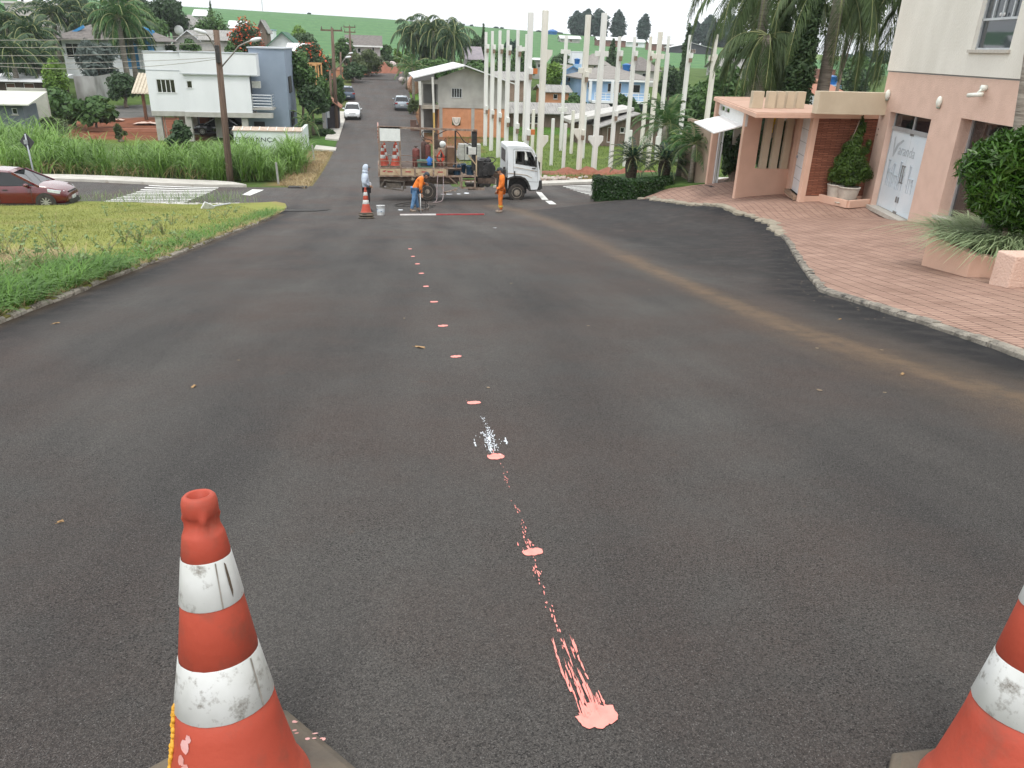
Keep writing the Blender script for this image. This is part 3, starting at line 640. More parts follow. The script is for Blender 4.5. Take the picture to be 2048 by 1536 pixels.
# ---------------------------------------------------------------- paint dots, spatter and spray on the asphalt
def blotch(cx,cy,rx,ry,seed,n=28,rag=.35,tail=0.0):
 rg=random.Random(seed);ph=[rg.uniform(0,6.28)for _ in range(5)];out=[]
 for i in range(n):
  a=2*math.pi*i/n;k=1+rag*(.35*math.sin(2*a+ph[0])+.3*math.sin(5*a+ph[1])+.25*math.sin(9*a+ph[2])+.2*math.sin(13*a+ph[3]))*(1.6 if math.sin(a)>.2 else .35)
  out.append((cx+rx*k*math.cos(a),cy+ry*k*math.sin(a)))
 return out
DOTS=[(1195,1434,41,25),(1066,1105,21,7.5),(992,914,17,6),(948,806,14,3.2),(912,713.5,11,2.3),(886,652,10,1.9),(868,604,8,1.4),(852,573,6,1.2),(843,547,5.5,1.0),(835,528,5,.9),(826,513,4.2,.8),(820,498,4,.7)]
ordn=['nearest and largest','second','third','fourth','fifth','sixth','seventh','eighth','ninth','tenth','eleventh','farthest']
for i,(u,v,ru,rv)in enumerate(DOTS):
 a,b=ground(u-ru,v),ground(u+ru,v);c,d=ground(u,v+rv),ground(u,v-rv);cx,cy=(a.x+b.x)/2,(c.y+d.y)/2;rx,ry=(b.x-a.x)/2,max(.012,(d.y-c.y)/2)
 polys=[blotch(cx,cy,rx*.55,ry,i*3,rag=.3 if i==0 else .15)]+[blotch(cx+s*rx*.5,cy+ry*.1*s,rx*.5,ry*.85,i*3+2+s,rag=.32 if i==0 else .2)for s in(-1,1)]
 rg=random.Random(i)
 if i<4:
  for k in range((62,14,7,2)[i]):
   f=rg.random()**2.0;x=cx+rg.uniform(-.9,.7)*rx*(1 if i else .9)-f*.02;y=cy+ry*.6+f*(.36 if i==0 else .09);ln=rg.uniform(.006,.03)*(1.6 if i==0 else .8);wd=rg.uniform(.001,.0035)
   polys.append(blotch(x,y,wd,ln,k*7+i,n=9,rag=.9))
 o=marks('paint_dot',polys,M_PINK,dz=.0035,kind=None)
 tag(o,('large ragged splash of pink paint with streaks, nearest of the row on the asphalt' if i==0 else f'{ordn[i]} pink paint dot of the row up the road, counted from the camera'),'paint mark','pink paint dots along the road centre')
polys=[];rg=random.Random(17)
for a,b,dn in(((1130,1300),(1085,1180),18),((1078,1170),(1060,1085),22),((1055,1080),(1000,925),30),((1068,1120),(1110,1240),10)):
 for k in range(dn):
  f=rg.random();g=ground(a[0]+(b[0]-a[0])*f+rg.gauss(0,3),a[1]+(b[1]-a[1])*f);polys.append(blotch(g.x,g.y,rg.uniform(.001,.0028),rg.uniform(.003,.012),k,n=8,rag=.8))
tag(marks('paint_dribble',polys,M_PINK,dz=.003,kind=None),'thin broken dribble of pink paint drops linking the nearest splashes','paint mark',kind='stuff')
M_SPRAY=mat('white_spray',(.75,.8,.85),rough=.6)
for lab,segs in(('white spray paint cross mark beside the third pink dot',((965,835,980,862,30,2),(976,862,981,905,170,2.2),(966,868,976,890,40,2.5),(984,865,990,900,35,2.5),(962,880,998,900,45,8))),('small white spray tick right of the white spray cross',((1010,877,1014,888,34,1.1),)),('faint white spray tick left of the white spray cross',((948,880,951,893,18,1.0),))):
 polys=[]
 for(u0,v0,u1,v1,n_,sp)in segs:
  for k in range(n_):f=rg.random();g=ground(u0+(u1-u0)*f+rg.gauss(0,sp),v0+(v1-v0)*f+rg.gauss(0,sp));polys.append(blotch(g.x,g.y,rg.uniform(.001,.0026),rg.uniform(.003,.012),k,n=7,rag=.5))
 tag(marks('spray_mark',polys,M_SPRAY,dz=.004,kind=None),lab,'paint mark')
 # scattered dead leaves, twigs and pale chips
M_LEAF=mat('dry_leaf',(.35,.22,.10),(.2,.12,.06),scale=20)
def dry_leaf(u,v,s,a,label,m=None):
 g=ground(u,v);mb=MB();k=8;mb.add([(s*math.cos(2*math.pi*i/k),.45*s*math.sin(2*math.pi*i/k),.004+.012*abs(math.sin(i*1.3)))for i in range(k)],[tuple(range(k))])
 mb.tube([(-s*1.5,0,.004),(-s*.8,0,.006)],.0012,4);o=mb.build('dry_leaf',m or M_LEAF);o.location=g;o.rotation_euler=(SL,0,a);tag(o,label,'leaf','dead leaves on the road')
for i,q in enumerate([(113,648,.035,.4,'curled tan leaf on the asphalt by the left verge'),(388,775,.03,1.2,'dark brown leaf on the asphalt at left, far behind the left cone'),(840,696,.05,-.5,'pale twig-like leaf left of the fifth pink dot'),(122,1047,.014,.3,'small pale leaf fragment at the left edge, behind the left cone'),(1805,750,.03,.6,'small pale leaf on the dust streak at right'),(1680,640,.025,.2,'pale leaf on the dark asphalt under the right kerb')]):dry_leaf(*q)
polys=[]
for k in range(16):
 u=rg.uniform(50,2000);v=rg.uniform(430,800);g=ground(u,v)
 if LEFTX<g.x<xk(g.y):polys.append(blotch(g.x,g.y,rg.uniform(.008,.02)*(1+g.y*.05),rg.uniform(.01,.02)*(1+g.y*.05),k,n=7,rag=.6))
for k in range(60):
 f=rg.uniform(7,17);x=xk(f)-abs(rg.gauss(.1,.25));polys.append(blotch(x,f,rg.uniform(.003,.008),rg.uniform(.008,.03),k,n=7,rag=.6))
tag(marks('litter_chips',polys,mat('pale_chip',(.26,.2,.13),(.16,.11,.07),scale=3),dz=.006,kind=None),kind='stuff')
# ---------------------------------------------------------------- people
def skin(name,J,E,m,parent,root,sub=2,extra=None,smooth=True):
 names=list(J);me=bpy.data.meshes.new(name);me.from_pydata([J[k][0]for k in names],[(names.index(a),names.index(b))for a,b in E],[])
 o=bpy.data.objects.new(name+'_rig',me);COL.objects.link(o);o.modifiers.new('s','SKIN')
 for i,k in enumerate(names):
  sv=me.skin_vertices[0].data[i];r=J[k][1];sv.radius=r if isinstance(r,tuple)else(r,r);sv.use_root=(k==root)
 u=o.modifiers.new('u','SUBSURF');u.levels=sub;u.render_levels=sub
 bpy.context.view_layer.update();dg=bpy.context.evaluated_depsgraph_get();m2=bpy.data.meshes.new_from_object(o.evaluated_get(dg));bpy.data.objects.remove(o);bpy.data.meshes.remove(me)
 if extra:
  b=bmesh.new();b.from_mesh(m2);off=[b.verts.new(p)for p in extra.v]
  for f in extra.f:b.faces.new([off[i]for i in f])
  b.to_mesh(m2);b.free()
 m2.name=name;m2.polygons.foreach_set('use_smooth',[True]*len(m2.polygons));return link(name,m2,m,parent)
M_SKIN=mat('skin',(.40,.22,.14),(.34,.18,.11),rough=.6,scale=20);M_HAIR=mat('dark_hair',(.02,.016,.013),rough=.6)
def hand(mb,w,d,side):
 """palm, four unequal fingers and a thumb leaving the palm's side"""
 w,d=Vector(w),Vector(d).normalized();s=d.cross(Vector((0,1,0))if abs(d.y)<.8 else Vector((1,0,0))).normalized();n_=d.cross(s)
 p=w+d*.045;mb.ball(p,(.04,.028,.045),8,6)
 for i,(ln,of)in enumerate(((.065,-.03),(.08,-.01),(.075,.011),(.058,.03))):
  a=w+d*.075+s*of;b=a+d*ln*.55+n_*.01;c=b+d*ln*.4+n_*.03;mb.tube([a,b,c],[.0095,.0085,.006],6)
 a=w+d*.03-s*.035;mb.tube([a,a-s*.025+d*.03,a-s*.03+d*.06+n_*.01],[.012,.010,.007],6)
def head(mb,c,fx,tilt=0.0,r=.1):
 """head facing +x, tilted forward by tilt: skull, jaw, nose, ears, eyes, mouth"""
 q=MB();q.ball((0,0,.02),(.098,.078,.115),14,10);q.ball((.03,0,-.05),(.065,.06,.07),10,8);q.ball((.105,0,-.005),(.016,.013,.022),6,5)
 for s in(-1,1):q.ball((0,s*.08,0),(.022,.012,.032),6,5);q.ball((.088,s*.033,.022),(.01,.014,.008),6,5)
 q.ball((.09,0,-.052),(.012,.024,.006),6,4);q.xf(Matrix.Translation(c)@Matrix.Rotation(tilt,4,'Y'));mb.add(q.v,q.f)
def person(label,u,v,y,rz,P,mats,hat,hgt=None):
 g=at(u,v,y);t=thing('person',label,'person',(g.x,g.y,gz(g.x,g.y)),rz)
 J={};E=[]
 def j(k,p,r,to=None):
  J[k]=(p,r)
  if to:E.append((to,k))
 j('pelvis',P['pelvis'],(.13,.115));j('waist',P['waist'],(.12,.10),'pelvis');j('chest',P['chest'],(.145,.115),'waist');j('neck',P['neck'],.052,'chest');j('skull',P['head'],.06,'neck')
 for s,n_ in((1,'l'),(-1,'r')):
  j('hip'+n_,P['hip'+n_],.085,'pelvis');j('knee'+n_,P['knee'+n_],.055,'hip'+n_);j('ank'+n_,P['ank'+n_],.038,'knee'+n_);j('toe'+n_,P['toe'+n_],.03,'ank'+n_)
  j('sh'+n_,P['sh'+n_],.06,'chest');j('el'+n_,P['el'+n_],.043,'sh'+n_);j('wr'+n_,P['wr'+n_],.029,'el'+n_)
 ex=MB();head(ex,P['head'],1,P.get('tilt',0))
 for n_ in 'lr':hand(ex,P['wr'+n_],Vector(P['wr'+n_])-Vector(P['el'+n_])if n_ not in P.get('hd',{})else Vector(P['hd'][n_]),n_)
 skin('body',J,E,M_SKIN,t,'pelvis',extra=ex)
 def garment(nm,ks,ed,m,grow,root,add=None):
  JJ={k:(J[k][0],tuple(x+grow for x in(J[k][1]if isinstance(J[k][1],tuple)else(J[k][1],)*2)))for k in ks}
  for k,vv in(add or{}).items():JJ[k]=vv
  return skin(nm,JJ,ed,m,t,root)
 sl_={};ed=[('waist','chest'),('waist','pelvis2')];
 for n_ in 'lr':
  sl_['cf'+n_]=(tuple(Vector(P['el'+n_]).lerp(Vector(P['wr'+n_]),.9)),.045);ed+=[('chest','sh'+n_),('sh'+n_,'el'+n_),('el'+n_,'cf'+n_)]
 sl_['pelvis2']=(tuple(Vector(P['pelvis'])+Vector((0,0,-.02))),(.165,.145));sl_['collar']=(tuple(Vector(P['chest']).lerp(Vector(P['neck']),.75)),.07);ed.append(('chest','collar'))
 garment('shirt',['waist','chest','shl','shr','ell','elr'],ed,mats[0],P.get('bulk',.036),'waist',sl_)
 cu={'cu'+n_:(tuple(Vector(P['ank'+n_]).lerp(Vector(P['knee'+n_]),.1)),.062)for n_ in 'lr'}
 garment('trousers',['pelvis','hipl','hipr','kneel','kneer'],[('pelvis','hipl'),('pelvis','hipr'),('hipl','kneel'),('hipr','kneer'),('kneel','cul'),('kneer','cur')],mats[1],.034,'pelvis',cu)
 for n_ in 'lr':
  q=MB();a,b=Vector(P['ank'+n_]),Vector(P['toe'+n_]);c=(a+b)/2;q.ball((c.x,c.y,.045),(.135,.05,.047),10,8);q.ball((a.x,a.y,.075),(.06,.048,.06),8,6);o=q.build('shoe',mats[2],t,smooth=True)
  if b.x<a.x-.02:pass
 hat(t,P);return t
M_ORANGE=mat('orange_fabric',(.80,.22,.03),(.66,.16,.02),rough=.9,scale=9,bump=.5,bscale=9);M_ORANGE2=mat('orange_trousers',(.78,.21,.03),(.55,.15,.03),rough=.9,scale=7,bump=.5,bscale=9,dirt=((.2,.09,.05),5,.55,.72))
M_JEANS=mat('blue_jeans',(.07,.17,.33),(.16,.3,.5),rough=.9,scale=6,bump=.5,bscale=9);M_HOOD=mat('grey_hoodie',(.50,.57,.66),(.42,.48,.58),rough=.95,scale=8,bump=.5,bscale=8);M_BLK=mat('black_fabric',(.02,.022,.026),(.035,.037,.042),rough=.9,scale=8,bump=.4,bscale=10)
M_SHOE=mat('worn_shoe',(.16,.12,.09),(.3,.24,.19),rough=.8,scale=14);M_CAP=mat('dark_cap',(.035,.045,.055),(.06,.07,.08),rough=.9,scale=12)
def hat_hood(t,P):
 c=Vector(P['head']);q=MB();q.ball((-.02,0,.02),(.135,.118,.15),16,10);q.v=[(x if x<.06 else .06+(x-.06)*.15,y,z)for x,y,z in q.v];q.tube([(-.045,0,-.05),(-.05,0,-.16)],[.11,.125],12);q.xf(Matrix.Translation(c));q.build('hood',M_HOOD,t,smooth=True)
 q=MB();q.ball((.10,0,.05),(.075,.07,.012),10,6);q.ball((.055,0,.06),(.05,.078,.04),10,6);q.xf(Matrix.Translation(c));q.build('cap',M_CAP,t,smooth=True)
 q=MB();q.ball(tuple(Vector(P['pelvis'])+Vector((.15,0,.10))),(.05,.12,.10),12,8);q.build('pocket',mat('print_pocket',(.42,.40,.40),(.55,.6,.66),scale=18),t,smooth=True)
def hat_cap(t,P):
 c=Vector(P['head']);q=MB();q.ball((-.005,0,.055),(.115,.092,.09),14,8);q.ball((.115,0,.05),(.07,.07,.012),10,6);q.ball((-.075,0,-.02),(.05,.085,.085),10,8);q.xf(Matrix.Translation(c)@Matrix.Rotation(P.get('tilt',0),4,'Y'));q.build('cap',M_CAP,t,smooth=True)
def hat_cap2(t,P):
 hat_cap(t,P)
 for n_ in 'lr':
  a,b=Vector(P['ank'+n_]),Vector(P['knee'+n_]);q=MB();q.tube([a.lerp(b,.40),a.lerp(b,.56)],[.091,.094],12,caps=False);q.build('reflective_strip',mat('yellow_strip',(.72,.55,.12),(.6,.45,.1),rough=.5,scale=20),t,smooth=True)
person('person in pale grey hooded sweatshirt and black trousers, hands in the front pocket',735,425,31.3,R(4),dict(bulk=.062,pelvis=(0,0,.95),waist=(-.02,0,1.12),chest=(-.03,0,1.38),neck=(.0,0,1.53),head=(.035,0,1.665),hipl=(0,.1,.88),hipr=(0,-.1,.88),kneel=(.03,.11,.5),kneer=(.05,-.1,.5),ankl=(-.03,.12,.08),ankr=(.0,-.1,.08),toel=(.13,.14,.03),toer=(.16,-.12,.03),shl=(-.03,.2,1.42),shr=(-.03,-.2,1.42),ell=(-.1,.27,1.14),elr=(-.1,-.27,1.14),wrl=(.12,.14,1.02),wrr=(.12,-.14,1.02)),(M_HOOD,M_BLK,M_BLK),hat_hood)
person('person in orange top and blue jeans bending over a long striped board',831,426.5,31.2,R(0),dict(tilt=.55,pelvis=(0,0,.92),waist=(.07,0,1.08),chest=(.22,0,1.29),neck=(.35,0,1.38),head=(.46,0,1.42),hipl=(0,.1,.86),hipr=(0,-.1,.86),kneel=(.04,.12,.48),kneer=(-.06,-.1,.47),ankl=(.12,.13,.08),ankr=(-.17,-.1,.08),toel=(.28,.15,.03),toer=(-.01,-.12,.03),shl=(.25,.2,1.29),shr=(.25,-.2,1.29),ell=(.33,.25,1.05),elr=(.2,-.26,1.0),wrl=(.44,.16,1.10),wrr=(.24,-.2,.74),hd={'r':(.25,0,-1),'l':(.6,-.3,-.5)}),(M_ORANGE,M_JEANS,M_SHOE),hat_cap)
person('person in orange top and trousers standing with hands together, watching',1001,429.5,30.6,R(176),dict(tilt=.28,pelvis=(0,0,.93),waist=(-.015,0,1.1),chest=(-.03,0,1.36),neck=(.02,0,1.5),head=(.075,0,1.615),hipl=(0,.09,.87),hipr=(0,-.09,.87),kneel=(.03,.09,.48),kneer=(.02,-.08,.48),ankl=(-.02,.09,.08),ankr=(.0,-.07,.08),toel=(.14,.12,.03),toer=(.15,-.09,.03),shl=(-.03,.19,1.4),shr=(-.03,-.19,1.4),ell=(-.05,.23,1.1),elr=(-.05,-.23,1.1),wrl=(.16,.06,.86),wrr=(.16,-.05,.84),hd={'r':(.4,.3,-.8),'l':(.4,-.3,-.8)}),(M_ORANGE,M_ORANGE2,M_SHOE),hat_cap2)
# ---------------------------------------------------------------- things on the road near the workers
M_WPL=mat('white_plastic',(.72,.74,.74),(.6,.62,.62),rough=.5,scale=9,dirt=((.25,.28,.3),12,.55,.68))
g=ground(762,430.5);t=thing('paint_bucket','white plastic paint bucket with smudged label standing on the asphalt','bucket',g);t.rotation_euler=(SL,0,0)
q=MB();q.lathe([(.13,0),(.14,.02),(.155,.33),(.166,.34),(.166,.365),(.158,.366),(.15,.36),(.135,.04),(.0,.035)],20,cap=False);q.build('body',M_WPL,t,smooth=True)
q=MB();q.lathe([(.1475,.12),(.1535,.24)],20,cap=False);q.build('label_band',mat('bucket_label',(.55,.6,.64),(.16,.22,.3),scale=12,contrast=(.5,.6)),t)
q=MB();q.tube([(.165*math.cos(a),-.10*math.sin(a)-.03,.33-.16*math.sin(a))for a in frange(0,math.pi,.3)],.005,5);q.build('handle',mat('wire',(.4,.4,.4),rough=.4,metal=.8),t)
g=ground(733,437);t=thing('rubber_base_stack','stack of two spare rubber cone bases under the far cone','cone bases',g);t.rotation_euler=(SL,0,0)
for k in range(2):
 q=MB();q.lathe([(.24,.0+k*.085),(.275,.012+k*.085),(.275,.04+k*.085),(.24,.062+k*.085),(.21,.075+k*.085)],24);q.build('rubber_base',M_RUB,t,smooth=False,bevel=.006)
gt=Vector(g)+Vector((0,.025,.165))
make_cone('traffic_cone','orange cone standing on a stack of rubber bases beside the hooded person','traffic cone',gt,(SL,0),R(30),'traffic cones standing on the road',n=24,extras=False,s=1.12)
a,b=ground(800,430.5),ground(968,430);mid=(a+b)/2;t=thing('guide_board','long narrow board half white and half red lying across the road as a straightedge','board',mid,math.atan2(b.y-a.y,b.x-a.x));t.rotation_euler=(SL,0,math.atan2(b.y-a.y,b.x-a.x));hl=(b-a).length/2
M_RED=mat('red_enamel',(.42,.06,.06),(.3,.04,.045),rough=.5,scale=6,dirt=((.5,.45,.43),9,.6,.75));
q=MB();q.box(-hl,-.25,-.06,.06,0,.05);q.build('white_end',mat('white_enamel',(.78,.78,.77),(.66,.6,.58),rough=.5,scale=3),t,bevel=.004)
q=MB();q.box(-.25,hl,-.06,.06,0,.05);q.build('red_end',M_RED,t,bevel=.004)
q=MB();q.box(-.2,hl-.1,.075,.10,.01,.04);q.bar((hl-.35,.088,.03),(hl+.02,0,.03),.025);q.build('rail',mat('rail_grey',(.45,.4,.4),(.3,.2,.2),scale=6),t)
pg=ground(842,428);t=thing('paint_lance','thin white paint gun pole held down to the striped board','paint gun',(pg.x,pg.y,pg.z));top=Vector((-.02,.0,.78))
q=MB();q.tube([(.0,0,.02),top*.5,top],.017,8);q.build('tube',M_WPL,t,smooth=True);q=MB();q.tube([top,top+Vector((.03,0,.14))],.022,8);q.ball((0,0,.03),(.03,.03,.04),8,6);q.build('grip',M_BLK,t)
M_HOSE=mat('black_hose',(.02,.02,.02),(.05,.045,.04),rough=.6,scale=10)
def hose(name,label,pts,r=.018,m=None,cat='hose',px=True,n=5):
 P=[ground(*p)+Vector((0,0,r))for p in pts]if px else[Vector(p)for p in pts];Q=[]
 for i in range(len(P)-1):
  p0,p1,p2,p3=P[max(0,i-1)],P[i],P[i+1],P[min(len(P)-1,i+2)]
  for k in range(n):
   f=k/n;Q.append(.5*((2*p1)+(p2-p0)*f+(2*p0-5*p1+4*p2-p3)*f*f+(3*p1-p0-3*p2+p3)*f**3))
 Q.append(P[-1]);q=MB();q.tube(Q,r,6);o=q.build(name,m or M_HOSE,None,smooth=True)
 return tag(o,label,cat)if label else o
hose('paint_hose','black hose looped on the asphalt behind the bending worker',[(871,412),(845,413),(812,413.5),(790,412.5),(796,409),(815,406),(832,405.5),(818,409),(806,411),(825,408),(852,410),(866,414),(858,416.5),(843,415)])
gq=ground(851,421);t=thing('spray_gun','dark spray gun head with two thin rods held by the bending worker','spray gun',gq)
q=MB();q.tube([(0,0,.03),(.0,-.02,.55),(-.02,-.05,1.02)],.013,6);q.tube([(.08,.0,.08),(.07,-.02,.6),(.0,-.05,1.02)],.011,6);q.build('rod',M_HOSE,t)
q=MB();q.box(-.04,.09,-.03,.03,.0,.10);q.ball((.1,0,.07),(.05,.04,.07),8,6);q.build('head',mat('gun_metal',(.12,.1,.09),(.3,.26,.22),rough=.5,scale=20,metal=.3),t)
q=MB();q.tube([(.05,0,.05),(.13,0,.1),(.14,0,.22),(.08,0,.3)],.01,6);q.build('trigger_guard',mat('gun_pale',(.5,.46,.42)),t)
polys=[blotch(ground(u,v).x,ground(u,v).y,a_,b_,k,rag=.25)for k,(u,v,a_,b_)in enumerate(((933,386.5,.14,.25),(917,388,.10,.14),(893,388.5,.3,.12),(801,420,.1,.2),(990,456,.05,.06)))]
o=marks('paint_spill',polys,M_SPRAY,dz=.006,kind=None);tag(o,'white paint drips on the asphalt under the truck','paint mark')
# ---------------------------------------------------------------- road-marking truck (local x along the truck, y away from the camera, z up)
TY=36.3;_o=at(910,398,TY);TO=Vector((_o.x,TY,gz(2.0,TY)))
def tp(u,v):
 p=at(u,v,TY);return(p.x-TO.x,p.z-TO.z)
def tc1(x,y):return tp(700+x*.1953,220+y*.1953)
def tc3(x,y):return tp(900+x*.11716,240+y*.11716)
M_TWHITE=mat('white_paint',(.72,.75,.77),(.66,.70,.72),rough=.35,scale=2,spec=.5,dirt=((.34,.24,.14),1.6,.58,.78),coat=.3)
M_RUST=mat('rusty_steel',(.17,.10,.07),(.30,.24,.19),rough=.9,scale=5,detail=8,bump=.4,bscale=30,dirt=((.42,.38,.33),7,.55,.66))
M_RUST2=mat('dark_rusty_steel',(.055,.038,.03),(.12,.085,.065),rough=.9,scale=6,detail=8,bump=.4,bscale=30)
M_CREAM=mat('cream_panel',(.52,.42,.28),(.40,.28,.17),rough=.8,scale=4,detail=8,dirt=((.12,.08,.06),6,.58,.7))
M_TYRE=mat('tyre',(.028,.026,.025),(.06,.05,.042),rough=.9,scale=8);M_RIM=mat('dusty_rim',(.22,.18,.14),(.34,.3,.25),rough=.7,scale=12,metal=.2)
M_BLKP=mat('black_plastic',(.02,.02,.021),(.04,.038,.035),rough=.6,scale=8);M_ENG=mat('engine_black',(.012,.012,.013),(.035,.033,.032),rough=.55,scale=9)
M_GL=glassmat('car_glass',(.012,.014,.016),rough=.03,spec=.5)
M_BOARD=mat('white_board',(.66,.70,.68),(.74,.77,.75),rough=.5,scale=6,dirt=((.35,.36,.34),14,.62,.7))
M_DRED=mat('dark_red_paint',(.13,.03,.025),(.2,.05,.04),rough=.6,scale=6,dirt=((.06,.03,.025),7,.5,.65))
truck=thing('road_marking_truck','white cab flatbed truck with rusty frame and road painting machinery parked across the junction','truck',TO)
W=2.15
def poly3(pts):return[tc3(*p)for p in pts]
# cab: closed side walls with a window opening, roof, back and front faces
OUT=poly3([(985,1190),(985,700),(985,452),(1010,446),(1150,448),(1290,456),(1390,470),(1440,520),(1478,600),(1508,720),(1530,860),(1540,1000),(1542,1060),(1478,1205),(1345,1200),(1335,1130),(1300,1050),(1240,1000),(1160,975),(1080,975),(1020,1000),(1000,1050)])
WIN=poly3([(1132,540),(1245,540),(1385,556),(1432,640),(1470,800),(1128,742)])
mb=MB();r=delaunay_2d_cdt([Vector(p)for p in OUT+WIN],[(i,(i+1)%len(OUT))for i in range(len(OUT))]+[(len(OUT)+i,len(OUT)+(i+1)%len(WIN))for i in range(len(WIN))],[],1,1e-6)
tri=[tuple(f)for f in r[2]if not inpoly(sum(r[0][k].x for k in f)/3,sum(r[0][k].y for k in f)/3,WIN)]
cy=lambda z:.0+.10*sst(1.2,2.4,z)
for s in(0,1):
 mb.add([(p.x,(cy(p.y)if s==0 else W-cy(p.y)),p.y)for p in r[0]],[f if s==0 else f[::-1]for f in tri])
n0=len(OUT)
mb.add([(p[0],cy(p[1]),p[1])for p in OUT[:14]]+[(p[0],W-cy(p[1]),p[1])for p in OUT[:14]],[(i,i+1,14+i+1,14+i)for i in range(1,9)]+[(10,11,25,24),(11,12,26,25),(12,13,27,26)])
cab=mb.build('cab',M_TWHITE,truck,bevel=.012)
q=MB();a,b=OUT[9],OUT[10];q.add([(a[0]+.005,.16,a[1]),(a[0]+.005,W-.16,a[1]),(b[0]+.03,W-.1,b[1]),(b[0]+.03,.1,b[1])],[(0,1,2,3)]);a=OUT[8];q.v[0]=(a[0],.18,a[1]);q.v[1]=(a[0],W-.18,a[1]);q.build('windscreen',M_GL,cab)
q=MB();wo=[(p[0]+(p[0]-sum(w[0]for w in WIN)/6)*.05,p[1]+(p[1]-sum(w[1]for w in WIN)/6)*.05)for p in WIN]
for i in range(6):
 j=(i+1)%6;q.add([(WIN[i][0],cy(WIN[i][1])-.012,WIN[i][1]),(WIN[j][0],cy(WIN[j][1])-.012,WIN[j][1]),(wo[j][0],cy(wo[j][1])-.012,wo[j][1]),(wo[i][0],cy(wo[i][1])-.012,wo[i][1])],[(0,1,2,3),(3,2,1,0)])
q.build('window_frame',M_BLKP,cab)
D=poly3([(1085,960),(1085,520),(1110,500),(1260,500),(1400,520),(1450,620),(1492,800),(1500,1060),(1340,1050),(1280,985),(1200,960)]);q=MB()
for i in range(len(D)-1):q.bar((D[i][0],cy(D[i][1])-.003,D[i][1]),(D[i+1][0],cy(D[i+1][1])-.003,D[i+1][1]),.012,.008)
a,b=tc3(1095,870),tc3(1110,950);q.box(a[0],b[0],-.03,0,b[1],a[1]);q.build('door_seam',M_BLKP,cab)
q=MB();a,b=tc3(985,905),tc3(1300,940);c=tc3(1400,990);q.tube([(a[0],-.004,a[1]),(b[0],-.004,b[1]),(c[0],-.004,c[1])],.012,5);a,b=tc3(1085,800),tc3(1495,880);q.tube([(a[0],-.004,a[1]),(b[0],-.004,b[1])],.010,5);q.build('crease_line',mat('dirt_crease',(.3,.2,.11),(.45,.36,.26),scale=4),cab)
for(a,b)in(((1400,818),(1460,834)),):p0,p1=tc3(*a),tc3(*b);q=MB();q.box(p0[0],p1[0],-.012,-.002,p1[1],p0[1]);q.build('badge',M_BLKP,cab)
q=MB();a=tc3(1405,700);q.tube([(a[0]+.1,.0,a[1]+.32),(a[0]+.16,-.16,a[1]+.3),(a[0]+.16,-.18,a[1]-.2)],.012,6);q.box(a[0]+.11,a[0]+.17,-.27,-.08,a[1]-.25,a[1]+.2);q.build('mirror',M_BLKP,truck,bevel=.02)
q=MB()
a=tc3(1260,720);q.box(a[0]-.3,a[0]+.12,.3,.85,a[1]-.5,a[1]-.05);q.box(a[0]-.05,a[0]+.10,.3,.85,a[1]-.1,a[1]+.42);q.build('seat',M_BLKP,cab,bevel=.04);q=MB();q.box(a[0]-.05,a[0]+.10,1.3,1.85,a[1]-.1,a[1]+.42);q.build('seat',M_BLKP,cab,bevel=.04)
q=MB();q.lathe([(.19,0),(.21,.015),(.19,.03)],16,cap=False);q.xf(Matrix.Translation((a[0]+.42,.55,a[1]+.0))@Matrix.Rotation(R(55),4,'Y'));q.box(a[0]+.55,a[0]+.8,.1,W-.1,a[1]-.35,a[1]-.02);q.build('steering_wheel',M_BLKP,cab)
q=MB();a=tc3(985,450);b=tc3(985,990);q.box(a[0]-.03,a[0]-.002,.1,W-.1,b[1],a[1]-.03);bk=q.build('cab_back',M_TWHITE,cab,bevel=.01)
q=MB();q.box(a[0]-.04,a[0]-.031,.45,W-.45,a[1]-.75,a[1]-.2);q.build('rear_window',M_GL,bk)
q=MB();q.box(a[0]-.16,a[0]-.04,.05,.42,b[1]-.1,a[1]-1.05);q.tube([(a[0]-.1,.22,a[1]-1.1),(a[0]-.1,.22,a[1]-.95)],.06,8);q.build('air_intake',M_BLKP,truck,bevel=.05)
AR=poly3([(985,1010),(1040,985),(1110,965),(1200,970),(1270,1000),(1320,1060),(1350,1130),(1365,1205)]);q=MB()
for i in range(len(AR)-1):q.bar((AR[i][0],.12,AR[i][1]),(AR[i+1][0],.12,AR[i+1][1]),.085,.32,up=(0,1,0))
q.build('wheel_arch',M_BLKP,cab);q=MB();q.box(tc3(1143,0)[0]-.62,tc3(1143,0)[0]+.62,.33,W-.33,.3,1.12);q.build('wheel_housing',M_ENG,cab)
a,b=tc3(1350,1205),tc3(1545,1190);c=tc3(1540,1030);q=MB();q.prism([(a[0],a[1]-.02),(b[0]-.02,b[1]-.02),(b[0]+.08,b[1]+.06),(c[0]+.08,c[1]),(c[0]-.06,c[1]),(b[0]-.1,b[1]+.02),(a[0],a[1]+.03)],-.01,W+.01,'y');q.build('bumper',M_BLKP,truck,bevel=.015)
q=MB();a=tc3(1535,1080);q.box(a[0]+.02,a[0]+.075,.08,.4,a[1]-.02,a[1]+.14);q.build('headlight',mat('lamp_glass',(.7,.72,.74),rough=.15),truck,bevel=.02)
q=MB();q.box(a[0]+.02,a[0]+.075,W-.4,W-.08,a[1]-.02,a[1]+.14);q.build('headlight',MATS['lamp_glass'],truck,bevel=.02)
